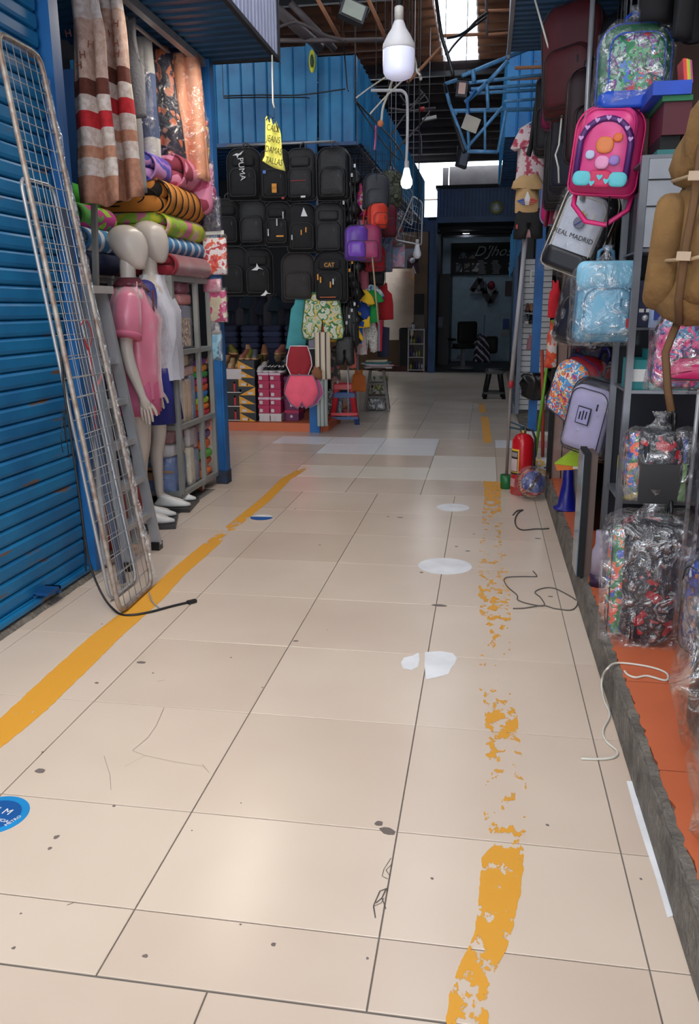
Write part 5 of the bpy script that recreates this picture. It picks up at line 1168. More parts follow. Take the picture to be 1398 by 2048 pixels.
tbm = mat('stall_table_top', (60, 46, 40), .7)
tt = thing('display_table', 'low dark table behind the shoe boxes heaped with shoes', 'table', (-2.9, 9.95, .1)); MB().box(-3.5, -2.25, 9.70, 10.3, .70, .74).build('table_top', tbm, tt, world=True)
for x in (-3.45, -2.3):
    for y in (9.75, 10.25): MB().box(x-.02, x+.02, y-.02, y+.02, .1, .70).build('leg', tbm, tt, world=True)
rd = random.Random(11); k = 0
for row in range(3):
    for c in range(6):
        n = SH[(k*7+row) % 10][0]; k += 1
        shoe(f'{n} shoe in the heap on the low table, '+('front row' if row == 0 else 'middle row' if row == 1 else 'back row'), (-3.38+c*.2+rd.uniform(-.02, .02), 9.80+.17*row, .74+.0*row), rd.uniform(-.6, .6), SHM[n], SHM['sand'] if c % 2 else BLKP, .24, 'shoes heaped on the low table')
for c in range(5):
    n = SH[(c*3+1) % 10][0]; shoe(f'{n} shoe standing on a second layer above the table heap', (-3.3+c*.2, 9.92, .862), rd.uniform(-.6, .6), SHM[n], SHM['sand'], .24, 'shoes heaped on the low table')
for i, (px, n) in enumerate(((522, 'grey'), (534, 'black'), (548, 'black'), (560, 'black'))):
    shoe(('white and grey sneaker', 'black sneaker with white trim, left one', 'black sneaker with white trim, middle one', 'black sneaker with white trim, right one')[i]+' on top of the pink shoe boxes', (at(px, 700, Y=9.45).x, 9.5, .105+.096*6), rd.uniform(-.3, .3), SHM[n] if i else mat('white_shoe_upper', (190, 180, 180), .6), WHC, .25, white=WHC)
shoe('beige shoe on top of the white topped box beside the post', (colX['A']-.045, 9.5, zt), .1, SHM['beige'], SHM['sand'], .24); shoe('sand coloured shoe beside the beige one on the white topped box', (colX['A']+.06, 9.5, zt), -.1, SHM['sand'], SHM['tan'], .24)
for i in range(3):
    n = ('rosy brown', 'olive yellow', 'grey')[i]; shoe(f'{n} shoe on top of the dark and amber box stack'.replace('on top of', ('on the left of', 'in the middle of', 'on the right of')[i]+' the top of') , (colX['B']-.06+.065*i, 9.5, .105+.103*7), .2*(i-1), SHM[n], SHM['sand'], .22)
# folded jeans at the back
jt = thing('back_table', 'table at the back of the stall with folded jeans', 'table', (-2.6, 10.9, 0)); MB().box(-3.6, -2.05, 10.6, 11.2, .78, .82).build('table_top', tbm, jt, world=True); MB().box(-3.5, -2.2, 10.7, 11.1, .1, .78).build('base', BLKP, jt, world=True)
for s_ in range(5):
    for i in range(5):
        r = thing('folded_jeans', f'pair of folded dark blue jeans in the {("leftmost","second","third","fourth","rightmost")[s_]} pile at the back, {("lowest","second","middle","fourth","topmost")[i]} of it', 'jeans', (-3.4+s_*.3, 10.85, .82+i*.075), 0, 'folded jeans at the back of the stall')
        q = MB().use(0, True); q.pillow(rrect(.26, .074, .03, 2, cz=.037), .36, .05, 4, .0, fn=wob(.006, 8, i)); q.build('cloth', mat('dark_jeans_'+'ab'[i % 2], ((40, 46, 70), (52, 58, 86))[i % 2], .9), r)
for i in range(12):
    garment('hanging_clothes', f'dark garment hanging at the back of the stall, {("first","second","third","fourth","fifth","sixth","seventh","eighth","ninth","tenth","eleventh","twelfth")[i]} from the left', 462+i*14, 585+6*(i % 3), 11.2, SHIRT if i % 2 else TANK, mat('stall_dark_'+'abcd'[i % 4], ((38, 36, 48), (30, 34, 50), (60, 56, 62), (28, 44, 54))[i % 4], .9), .34, .55, .5, cat='clothes', group='dark clothes hanging at the back', seed=i)
# plastic stools
def pstool(label, loc, rot, m, w=.34, h=.46, group=None):
    r = thing('plastic_stool', label, 'stool', loc, rot, group); t = w*.36; b = w*.5
    q = MB().use(0, True); q.xf((0, 0, h-.018)); q.pillow(rrect(t*2, t*2, .04, 4), .036, .06, 4, .004, ax='z'); q.build('seat', m, r)
    for sx_ in (-1, 1):
        for sy in (-1, 1):
            q = MB().use(0, True); T = Vector((sx_*(t-.012), sy*(t-.012), h-.02)); B = Vector((sx_*b, sy*b, 0))
            for a in ((1, 0), (0, 1)):
                dx = Vector((-sx_*a[0], -sy*a[1], 0)); n = Vector((sx_*(1-a[0]), sy*(1-a[1]), 0))
                V = [T, T+dx*.105, T+dx*.07-Vector((0, 0, .06)), B+dx*.06, B]; V2 = [p-n*.008 for p in V]
                q.add(V+V2, [(0, 1, 2), (0, 2, 3, 4), (7, 6, 5), (9, 8, 7, 5), (1, 6, 7, 2), (2, 7, 8, 3), (3, 8, 9, 4), (4, 9, 5, 0)])
            q.build('leg', m, r)
    zr = h*.2; k = t+(b-t)*(1-zr/h)
    q = MB()
    for s_ in (-1, 1): q.cb((s_*(k-.005), 0, zr), (.008, 2*k-.02, .035)).cb((0, s_*(k-.005), zr), (2*k-.02, .008, .035))
    q.build('lower_band', m, r); q = MB()
    k2 = t+.003
    for s_ in (-1, 1): q.cb((s_*k2, 0, h-.045), (.008, 2*k2-.02, .05)).cb((0, s_*k2, h-.045), (2*k2-.02, .008, .05))
    q.build('apron', m, r)
    return r
RP = mat('red_stool_plastic', (190, 40, 48), .35); BP = mat('blue_stool_plastic', (44, 74, 128), .4)
ps_ = at(686, 848, Z=0)
pstool('blue plastic stool nested underneath the red one', (ps_.x, ps_.y+.12, 0), .15, BP, .385, .40)
s_ = pstool('red plastic stool standing by the left stall corner', (ps_.x, ps_.y+.12, .035), .15, RP, .37, .47)
bs_ = at(987, 798, Z=0); pstool('black plastic stool standing at the far right of the aisle', (bs_.x, bs_.y+.15, 0), .05, BLKP, .36, .46)
# wooden stool
wl = at(752, 822, Z=0); wt = thing('wooden_stool', 'tall dark wooden stool piled with papers at the left stall corner', 'stool', (wl.x, wl.y+.1, 0), .1)
q = MB().use(0, True); q.lathe([(.001, .565), (.15, .565), (.16, .58), (.15, .60), (.001, .60)], n=24); q.build('seat', DWOOD, wt)
for sx_ in (-1, 1):
    for sy in (-1, 1): MB().bar((sx_*.09, sy*.09, .57), (sx_*.17, sy*.17, 0), .036).build('leg', DWOOD, wt)
for zr in (.2, .38):
    k = .17-.08*zr/.57
    for s_ in (-1, 1):
        MB().bar((-k, s_*k, zr), (k, s_*k, zr), .025).build('rung', DWOOD, wt); MB().bar((s_*k, -k, zr+.03), (s_*k, k, zr+.03), .025).build('rung', DWOOD, wt)
rd = random.Random(5)
for i, (nm, c) in enumerate((('white', (214, 208, 210)), ('pale pink', (206, 176, 180)), ('white', (220, 216, 220)), ('printed teal', (70, 150, 160)), ('printed cream', (216, 200, 170)))):
    r = thing('paper_stack', f'{nm} paper pack in the pile on the wooden stool, {("lowest","second","third","fourth","topmost")[i]}', 'paper', (wl.x+rd.uniform(-.03, .03), wl.y+.1+rd.uniform(-.03, .03), .602+i*.022), rd.uniform(-.5, .5), 'papers on the wooden stool')
    q = MB().use(0, True); q.pillow(rrect(.38-.02*i, .26, .01, 2), .02, .03, 2, 0, ax='z', fn=wob(.012, 8, i)); q.build('sheets', mat('paper_'+'abcde'[i], c, .6), r)
r = packet('clear bag of small wares on the floor under the wooden stool', (wl.x, wl.y+.1, 0), .26, .2, pattern('mixed_small_wares', [(200, 200, 204), (120, 110, 110), (160, 170, 180), (90, 90, 90)], 'cells', 40), .1, .14, seed=80)
packet('yellow and green pack on the rungs behind the wooden stool', (wl.x, wl.y+.38, .0), .26, .5, pattern('yellow_green_pack', [(190, 180, 60), (96, 110, 60), (206, 200, 180), (110, 80, 60)], 'noise', 9), .1, .12, seed=81)
for i, px in enumerate((676, 697, 716)):
    a = at(px, 842, Y=10.0); MB().cyl((a.x, 10.0, .08), (a.x, 10.0, .85), .012).build('rack_tube', STEEL, label=('left', 'middle', 'right')[i]+' bright steel rack tube standing behind the red stool', cat='rack')
packet('clear bag of pale goods on the floor behind the red stool', (at(662, 840, Y=10.1).x, 10.15, .08), .3, .34, pattern('mixed_small_wares', []), .1, .16, seed=82)
# ================================================================ end of the aisle
BRW = BROWNW; MIR = mat('mirror_glass', (172, 158, 146), .02, 1, 0)
mr = thing('salon_mirror', 'wall mirror in a brown panel at the far left end reflecting the bright aisle', 'mirror', (-1.95, 18.86, .75)); g_ = MB().box(-.34, .34, 0, .015, .5, 2.05).build('glass', MIR, mr); g_.location = (-.02, -.12, -.55); g_.rotation_euler = (.12, 0, .13)
MB().box(-2.3, -1.65, 18.85, 18.87, .70, .78).box(-2.3, -1.65, 18.85, 18.87, 1.95, 2.05).build('frame', DWOOD, mr, world=True)
pa = thing('portrait_poster', 'small poster of a face with dark red hair on the brown end wall', 'poster', (at(823, 545, Y=18.86).x, 18.87, 2.14)); w = .34
MB().box(-w/2, w/2, -.01, 0, 0, .53).build('panel', mat('poster_grey', (120, 122, 136), .5), pa); q = MB(); q.lathe([(.001, 0), (.13, 0), (.13, .003), (.001, .003)], (.03, -.015, .34), 20, 'y'); q.prism([(-.1, 0), (.17, 0), (.16, .3), (-.1, .3)], -.013, -.011); q.build('hair', mat('poster_hair', (50, 18, 26), .6), pa)
q = MB(); q.lathe([(.001, 0), (.06, 0), (.06, .002), (.001, .002)], (.02, -.019, .28), 16, 'y'); q.prism([(-.03, 0), (.11, 0), (.04, .18)], -.018, -.016); q.build('face', mat('poster_skin', (176, 170, 180), .6), pa)
MB().box(at(776, 562, Y=18.86).x-.02, at(790, 548, Y=18.86).x, 18.86, 18.88, 2.02, 2.13).build('light_switch_plate', mat('dim_white_plate', (150, 156, 166), .5), label='small pale plate on the brown end wall under the poster', cat='plate')
wc = thing('white_shelf_unit', 'narrow white open shelf with bottles at the end beside the blue post', 'shelf', (-1.54, 18.55, 0)); WP = mat('dim_white_melamine', (170, 170, 172), .5)
for a in ((-1.72, -1.69), (-1.37, -1.34)): MB().box(a[0], a[1], 18.4, 18.7, 0.02, .95).build('side_panel', WP, wc, world=True)
for z in (.05, .33, .62, .93): MB().box(-1.69, -1.37, 18.4, 18.7, z-.012, z+.012).build('shelf_board', WP, wc, world=True)
rd = random.Random(8)
for i in range(13):
    lv = (.062, .342, .632)[i % 3]; c = ((190, 180, 60), (80, 70, 140), (190, 196, 200), (60, 60, 66), (150, 150, 150))[i % 5]
    q = MB().use(0, True); hh = rd.uniform(.1, .2); x = -1.65+.25*(i//3)/4; q.lathe([(.001, 0), (.025, 0), (.025, hh*.7), (.010, hh*.8), (.010, hh), (.001, hh)], (x, 18.5, lv), 10)
    q.build('bottle', mat('bottle_'+'abcde'[i % 5], c, .3), label=('yellow', 'violet', 'pale', 'dark', 'grey')[i % 5]+' bottle on the '+('bottom', 'middle', 'top')[i % 3]+' board of the narrow white shelf', cat='bottle', group='bottles on the white shelf')
MB().use(0, True).lathe([(.001, 0), (.03, 0), (.035, .1), (.001, .1)], (-1.60, 18.5, .942), 12).build('cup', WP, label='white cup standing on top of the narrow white shelf', cat='cup')
ch_ = thing('salon_equipment', 'black salon trolley and screen standing in front of the mirror wall', 'trolley', (-1.55, 18.75, 0)); MB().box(-1.62, -1.40, 18.74, 18.84, 1.25, 1.7).build('screen', BLACK, ch_, world=True); MB().box(-1.62, -1.38, 18.76, 18.84, 0, 1.25).build('base', DWOOD, ch_, world=True)
q = MB().use(0, True); q.xf((-1.83, 18.6, 0)); q.pillow(rrect(.2, .95, .05, 3, cz=.475), .06, .1, 4); q.build('chair_back', BLACK, label='black chair back standing before the salon mirror', cat='chair')
# barber interior
bs = thing('barber_signboard', 'black barber signboard with a silver script name and small photos', 'sign', (-.24, 22.36, 2.2)); MB().box(-.98, .62, 22.34, 22.39, 2.22, 3.02).build('board', BLACK, bs, world=True)
SLV = mat('silver_script', (150, 156, 160), .5)
word("D'Jhosi", .35, SLV, bs, face(at(988, 503, Y=22.32)-bs.location), shear=.45, ext=.003, sx=1.05)
rd = random.Random(2)
for cx in (965, 990+3):
    for i in range(7):
        p = at(cx+1, 522+4.0*i, Y=22.33); MB().cb((p.x-rd.uniform(0, .06), 22.335, p.z), (.22-rd.uniform(0, .08), .004, .018)).build('price_line', SLV, bs, world=True)
for i, (px, py, w, h) in enumerate(((918, 535, .16, .22), (934, 535, .14, .22), (951, 535, .18, .22), (926, 510, .18, .17), (944, 511, .15, .16), (1022, 535, .14, .22))):
    p = at(px, py, Y=22.33); MB().cb((p.x, 22.33, p.z), (w, .006, h)).build('photo', pattern('haircut_photo_'+'abc'[i % 3], [((90, 100, 110), (40, 44, 50), (150, 150, 150)), ((60, 60, 66), (120, 110, 100), (30, 30, 34)), ((70, 90, 100), (160, 160, 150), (50, 50, 60))][i % 3], 'noise', 6), bs, world=True)
q = MB()
for i, (px, py) in enumerate(((932, 467), (938, 476))):
    p = at(px, py, Z=3.17); q = MB().lathe([(.001, 0), (.085, 0), (.085, .02), (.001, .02)], (p.x, p.y, 3.17), 20)
    q.build('ceiling_lamp', mat('lit_lamp_disc', (255, 255, 255), .5, emit=(235, 240, 255), es=26), label=('nearer', 'farther')[i]+' round lit ceiling lamp inside the barber shop', cat='lamp')
q = MB(); [q.bar((-1.25, y, 3.12), (.62, y, 3.12), .05) for y in (19.3, 20.4, 21.5)]; struct('ceiling_barber_joists', q, DARKM)
sh = thing('triangle_shelf', 'zigzag wall shelf of two triangles on the grey barber wall', 'shelf', (-.1, 22.3, 1.8)); zz0 = at(960, 582, Y=22.3).z
xl, xm, xr = at(943, 582, Y=22.3).x, at(968, 582, Y=22.3).x, at(993, 582, Y=22.3).x; zt_ = at(960, 557, Y=22.3).z; zb_ = at(981, 607, Y=22.3).z; xa = at(960, 557, Y=22.3).x; xb = at(981, 607, Y=22.3).x
WS = mat('pale_shelf_edge', (130, 132, 136), .5)
for a, b in (((xl, zz0), (xr, zz0)), ((xl, zz0), (xa, zt_)), ((xa, zt_), (xm, zz0)), ((xm, zz0), (xb, zb_)), ((xb, zb_), (xr, zz0))):
    MB().bar((a[0], 22.3, a[1]), (b[0], 22.3, b[1]), .14, .018, (0, 1, 0)).build('board', mat('dark_shelf_board', (50, 44, 50), .6) if b != (xr, zz0) or a != (xl, zz0) else WS, sh, world=True)
MB().use(0, True).ball((xr-.14, 22.27, zz0+.14), .10, 12, 8, (1, 1, 1.1)).build('trinket', mat('crimson_trinket', (130, 30, 50), .6), label='round crimson trinket on the right of the zigzag shelf', cat='ornament')
MB().use(0, True).lathe([(.001, 0), (.04, 0), (.045, .15), (.02, .2), (.001, .25)], (xm+.03, 22.27, zz0+.015), 12).build('vase', mat('grey_blue_vase', (80, 96, 110), .5), label='slim grey blue bottle on the middle of the zigzag shelf', cat='bottle')
MB().use(0, True).lathe([(.001, 0), (.05, 0), (.05, .08), (.03, .12), (.001, .13)], (xa-.02, 22.27, zz0+.015), 12).build('jar', mat('pale_jar', (110, 116, 122), .5), label='pale jar inside the left triangle of the zigzag shelf', cat='jar')
q = MB(); p = at(1017, 577, Y=22.3); q.cb((p.x, 22.37, p.z), (.17, .02, .38)); q.build('framed_picture', mat('dark_picture', (54, 28, 36), .5), label='small dark framed picture at the right of the barber wall', cat='picture')
p = at(1012, 648, Y=22.2); MB().cb((p.x, 22.3, p.z), (.16, .1, .26)).build('blue_box', mat('blue_box_card', (20, 60, 140), .5), label='blue box on a ledge at the right of the barber wall', cat='box')
MB().cb((p.x, 22.3, p.z-.24), (.2, .12, .18)).build('ledge', WS, label='pale ledge box under the blue box in the barber shop', cat='shelf')
bc = thing('barber_chair', 'black padded barber chair with a chrome column facing away', 'chair', (at(925, 728, Y=19.6).x, 19.6, .0), .4)
for nm, c, d in (('seat', (0, 0, .52), (.5, .48, .12)), ('backrest', (0, -.24, .84), (.46, .12, .5))):
    q = MB().use(0, True); q.xf(c); q.pillow(rrect(d[0], d[2], .05, 4), d[1], .08, 6, .01); q.build(nm, BLACK, bc)
for s_ in (-1, 1): q = MB().use(0, True); q.xf((s_*.28, 0, .68)); q.pillow(rrect(.07, .06, .02, 3), .4, .06, 4); q.build('armrest', BLACK, bc); MB().bar((s_*.28, 0, .5), (s_*.28, 0, .66), .03).build('arm_bracket', STEEL, bc)
MB().use(0, True).lathe([(.001, 0), (.26, 0), (.26, .03), (.06, .06), (.05, .46), (.001, .46)], n=20).build('chrome_column', STEEL, bc)
MB().bar((-.15, .42, .2), (.15, .42, .2), .08, .02).bar((0, .2, .3), (0, .42, .2), .03).build('footrest', STEEL, bc)
garment('striped_cape', 'black and white striped barber cape draped over a chair', 965, 668, 19.2, TANK, pattern('cape_stripes', [(40, 34, 50), (40, 34, 50), (160, 156, 166)], 'wave', 4, .9, 1.5, 'DIAGONAL'), .42, .62, .3, .12, cat='cape', seed=4, amp=.05)
q = MB().use(0, True); p = at(982, 700, Y=19.6); q.xf((p.x, p.y, .35)); q.pillow(rrect(.3, .4, .06, 3, cz=.2), .2, .1, 4); q.build('waiting_chair', BLACK, label='dark chair under the striped cape in the barber shop', cat='chair')
p = at(969, 630, Y=20.5); MB().bar(p, (p.x, 20.5, .01), .03).build('broom_handle', BLUED, label='dark blue upright handle standing before the grey barber wall', cat='broom')
MB().box(-1.19, -.92, 20.8, 22.3, .0, 2.2).build('dark_cupboard', mat('dark_cupboard_wood', (34, 30, 34), .5), label='tall dark cupboard along the left side of the barber shop', cat='cupboard')
q = MB().use(0, True); p = at(893, 645, Y=20.2); q.xf((-1.12, 20.7, p.z)); q.pillow(rrect(.14, .3, .04, 3), .16, .1, 4); q.build('towel', mat('dim_white_towel', (140, 140, 150), .9), label='dim white towel hanging at the left in the barber shop', cat='towel')
# ================================================================ right far shop front
sl = thing('slat_board', 'white slatted display board facing the aisle at the far right shop', 'display board', (.62, 11.0, .05)); SLM = mat('white_slat', (206, 206, 206), .5)
MB().box(.44, .80, 11.02, 11.05, .08, 2.0).build('backing', mat('dark_groove', (50, 50, 54), .8), sl, world=True)
sm_ = None
for i in range(27):
    z = .085+i*.071
    if sm_ is None: sm_ = MB().box(-.18, .18, -.022, 0, .004, .066).build('slat', SLM, sl); sm_.location = (0, .02, z-.05)
    else: o = sm_.copy(); COL.objects.link(o); o.location = (0, .02, z-.05)
struct('trim_right_jamb', MB().box(.40, .45, 10.85, 10.95, 0.05, 3.05), mat('grey_door_track', (112, 118, 134), .5)); struct('trim_right_jamb_dark', MB().box(.34, .385, 11.3, 11.4, 0.0, 3.05), BLUED)
q = MB(); corr(q, (.27, 11.5, 1.75), (.40, 11.2, 2.1), (0, 0, .55), .06, .01); q.build('ribbed_sheet', BLUEC, label='short blue ribbed sheet panel at the top of the far right shop front', cat='panel')
q = MB(); p = at(1065, 553, Y=10.95); q.box(p.x-.03, p.x+.09, 10.955, 10.997, p.z-.09, p.z-.07).box(p.x-.03, p.x+.09, 10.955, 10.997, p.z+.06, p.z+.08).box(p.x-.03, p.x-.01, 10.955, 10.997, p.z-.07, p.z+.06); q.build('wire_rack', WHITE, label='small white wire frame on the slatted board', cat='frame')
for i, (px, py, n) in enumerate(((1055, 625, 'brown'), (1063, 625, 'tan'), (1053, 646, 'grey'), (1062, 648, 'black'))):
    shoe(('brown boot, left', 'tan boot, right', 'white trimmed shoe, left', 'black shoe, right')[i]+' one of its pair on the slatted board', at(px, py, Y=10.86), 0, SHM[n], WHC if i == 2 else BLKP, .17, 'shoes on the slatted board')
    p = at(px, py, Y=10.9); MB().box(p.x-.03, p.x+.03, 10.82, 10.97, p.z-.012, p.z-.004).build('shoe_shelf', ALU, label=('first', 'second', 'third', 'fourth')[i]+' little metal bracket holding a shoe on the slatted board', cat='bracket')
garment('garment', 'pink cloth hanging low on the slatted board', 1062, 668, 10.98, TANK, mat('dusty_pink_cloth', (176, 120, 124), .8), .1, .2, 0, cat='cloth')

# ================================================================ right aisle edge
def lathe_thing(): pass
p = at(1042, 992, Z=0); ex = thing('fire_extinguisher', 'red fire extinguisher with a yellow bordered label standing by the kerb end', 'extinguisher', (p.x, p.y+.08, 0), -.35)
XR_ = mat('extinguisher_red', (196, 24, 36), .25)
MB().use(0, True).lathe([(.001, 0), (.075, 0), (.082, .01), (.082, .40), (.078, .43), (.055, .46), (.03, .475), (.001, .475)], n=28).build('cylinder', XR_, ex)
MB().use(0, True).lathe([(.001, .47), (.022, .47), (.022, .50), (.001, .50)], n=14).build('neck', mat('brass', (170, 140, 90), .35, .7), ex)
q = MB(); q.bar((-.02, 0, .505), (.0, 0, .505), .035); q.bar((0, 0, .50), (-.11, 0, .515), .022, .012); q.bar((0, 0, .525), (-.10, .0, .555), .022, .012); q.build('valve_handle', mat('dark_teal_handle', (30, 60, 72), .4), ex)
MB().tube([(.02, 0, .51), (.07, .0, .50), (.095, 0, .44), (.095, 0, .25), (.09, 0, .12)], .010, 8).build('hose', BLKP, ex)
def wrapplate(mb, r, a0, a1, z0, z1, n=8):
    mb.grid(lambda u, v: (r*math.sin(a0+(a1-a0)*u), -r*math.cos(a0+(a1-a0)*u), z0+(z1-z0)*v), n, 1); return mb
lb = wrapplate(MB(), .0828, -1.15, .0, .17, .36).build('label_border', mat('label_yellow', (226, 190, 60), .5), ex)
wrapplate(MB(), .0836, -1.05, -.1, .185, .345).build('label_sheet', mat('label_black', (44, 36, 40), .5), ex)
wrapplate(MB(), .0842, -1.0, -.15, .19, .285).build('label_print', mat('label_pale', (206, 186, 190), .5), ex)
wrapplate(MB(), .0842, -1.0, -.15, .30, .335).build('label_heading', mat('label_heading_grey', (150, 140, 140), .5), ex)
wrapplate(MB(), .0836, -1.1, -.35, .065, .13).build('lower_sticker', mat('lower_sticker_pink', (206, 150, 156), .5), ex)
MB().use(0, True).lathe([(.0835, .163), (.0845, .165), (.0845, .175), (.0835, .177)], n=28).build('black_band', BLKP, ex)
bp_ = at(1068, 1003, Z=0); bl = thing('toy_ball', 'blue and red toy ball in clear plastic on the floor beside the extinguisher', 'ball', (bp_.x-.02, bp_.y+.10, 0))
q = MB().use(0, True); q.ball((0, 0, .115), .105, 24, 14); q.build('ball', mat('toy_ball_blue', (54, 70, 140), .35, rgb2=(70, 84, 150)), bl)
for i, (t1, t2, c) in enumerate(((.7, 0, (176, 40, 50)), (1.1, .35, (196, 150, 90)), (1.5, 1.9, (176, 40, 50)), (.35, 2.2, (60, 40, 60)))):
    q = MB().use(0, True); R3 = Euler((t1, t2, .4)).to_matrix(); q.M = Matrix.Translation((0, 0, .115)) @ R3.to_4x4()
    q.lathe([(.1055*math.cos(a), .1055*math.sin(a)) for a in (-.16, -.08, 0, .08, .16)], n=32); q.build('band', mat('toy_band_'+'abcd'[i], c, .4), bl)
q = MB().use(0, True); q.xf((0, 0, 0)); q.loft([(0, 0, .0, .09, .09), (0, 0, .03, .125, .12), (0, 0, .12, .135, .13), (0, 0, .2, .105, .1), (0, 0, .235, .05, .05), (0, 0, .25, .02, .02)], 24, wr=.06, ws=18); q.build('plastic_cover', film(), bl)
gp_ = at(1012, 978, Z=0); gc = thing('pole_stand', 'tall grey pole standing in a green can beside the extinguisher', 'pole', (gp_.x, gp_.y+.03, 0))
MB().use(0, True).lathe([(.001, 0), (.045, 0), (.05, .11), (.046, .11), (.042, .02), (.001, .02)], n=20).build('green_can', mat('green_can', (30, 110, 60), .4), gc)
q = MB(); q.cyl((0, 0, .02), at(1022, 765, Y=gp_.y+.03)-gc.location, .012); q.build('lower_rod', mat('brownish_rod', (124, 112, 106), .5), gc)
q = MB(); q.cyl(at(1022, 765, Y=gp_.y+.03)-gc.location, at(1052, 470, Y=gp_.y+.03)-gc.location, .017); q.build('upper_tube', mat('pale_grey_tube', (160, 160, 166), .4), gc)
q = MB(); q.cyl(at(1021.5, 775, Y=gp_.y+.03)-gc.location, at(1022.5, 762, Y=gp_.y+.03)-gc.location, .021); q.build('red_joint', mat('red_joint', (170, 40, 50), .5), gc)
a = at(1068, 885, Y=6.75); MB().tube([(a.x, 6.75, .02), at(1106, 640, Y=6.6)], .012, 8).build('broom_handle', mat('green_broom_handle', (110, 170, 40), .4), label='bright green broom handle leaning beside the blue post', cat='broom')
MB().tube([(at(1089, 880, Y=6.7).x, 6.7, .02), at(1086, 830, Y=6.7), at(1084, 700, Y=6.7)], .014, 8).build('broom_handle', mat('rust_red_handle', (160, 60, 40), .5), label='rust red broom handle standing right of the green one', cat='broom')
q = packet('ball pack with yellow print in clear plastic behind the extinguisher', (at(1074, 930, Y=6.6).x, 6.6, 0), .19, .26, pattern('yellow_ball_print', [(206, 200, 196), (216, 170, 60), (206, 200, 196), (70, 60, 90)], 'noise', 12), 0, .18, seed=90)
q = thing('white_carton', 'white carton with faint pink print standing behind the ball pack', 'box', (at(1080, 900, Y=7.1).x, 7.1, 0)); MB().cb((0, 0, .18), (.24, .2, .36)).build('box', mat('white_carton_card', (214, 208, 204), .7), q); MB().cb((.0, -.102, .28), (.12, .003, .06)).build('print', mat('faint_pink_print', (206, 160, 176), .7), q)
q = thing('rubbish_bag', 'black plastic bag hanging on the blue post above the broom handles', 'bag', at(1070, 800, Y=9.0)); m = MB().use(0, True); m.loft([(0, 0, 0, .02, .02), (0, 0, .04, .10, .07), (0, 0, .18, .13, .09), (-.02, 0, .26, .14, .08), (0, 0, .29, .10, .05)], 20, wr=.09, ws=26); m.build('bag', mat('black_thin_plastic', (26, 24, 26), .25), q)
# toys on the platform
cnp = at(1134, 1022, Z=.12); cn_ = thing('toy_cone', 'royal blue plastic cone standing on the orange platform', 'cone', (cnp.x, cnp.y+.05, .122)); CB = mat('royal_blue_plastic', (22, 26, 130), .35)
MB().use(0, True).lathe([(.085, 0), (.088, .004), (.085, .012), (.06, .02), (.038, .17), (.026, .33), (.022, .33), (.05, .03), (.08, .0)], n=24).build('cone', CB, cn_)
r = thing('party_hat', 'lime green and orange pointed pack hanging over the blue cone', 'pack', at(1140, 934, Y=4.9)); LM = mat('lime_pack', (170, 206, 40), .5)
MB().prism([(-.09, .02), (.10, .0), (.10, .11), (.03, .12)], -.02, .02).build('lime_body', LM, r); MB().prism([(-.09, .018), (-.075, -.02), (.03, -.012), (.03, .006)], -.018, .018).build('orange_edge', mat('orange_pack_edge', (220, 120, 40), .5), r); MB().cb((.045, 0, -.0), (.06, .045, .015)).build('white_band', WHITE, r)
p = at(1160, 1025, Z=.12); MB().bar((p.x, p.y+.1, .122), at(1166, 900, Y=p.y+.1), .09, .02, (0, 1, 0)).build('grey_board', mat('grey_board', (140, 140, 140), .6), label='narrow grey board leaning behind the dark glass panel', cat='board')
gpn = thing('glass_door_leaf', 'dark edged glass door leaf standing on edge at the kerb', 'door leaf', (.50, 4.2, .122))
MB().box(.476, .481, 3.95, 4.14, .125, .73).build('glass_face', mat('blue_grey_glass', (120, 140, 156), .15, .2), gpn, world=True); MB().box(.4815, .512, 3.94, 4.14, .122, .74).build('rubber_edge', BLACK, gpn, world=True); MB().box(.5125, .545, 3.95, 4.14, .122, .73).build('brown_backing', mat('brown_backing', (98, 80, 74), .6), gpn, world=True)
cl_ = thing('display_column', 'glossy black column of the shop front with a bright steel edge', 'column', (.68, 4.86, .122)); MB().box(.655, .72, 4.83, 4.9, .122, 3.15).build('shaft', mat('glossy_black', (16, 16, 18), .12), cl_, world=True); MB().box(.645, .654, 4.82, 4.9, .122, 3.15).build('steel_edge', STEEL, cl_, world=True)
MB().box(1.05, 1.10, 4.2, 4.25, .122, 3.15).build('shaft', mat('glossy_black', (0, 0, 0)), label='second glossy black column deeper in the right shop', cat='column')
b_ = at(1196, 1178, Z=.12); bt = thing('bottle', 'purple based clear bottle on the platform behind the big wrapped suitcase', 'bottle', (b_.x+.01, b_.y+.05, .122)); MB().use(0, True).lathe([(.001, 0), (.045, 0), (.045, .06), (.001, .06)], n=18).build('base', mat('purple_base', (54, 34, 66), .4), bt); MB().use(0, True).lathe([(.001, .061), (.044, .061), (.042, .17), (.03, .20), (.03, .27), (.001, .27)], n=18).build('body', mat('lavender_bottle', (160, 150, 170), .3), bt)
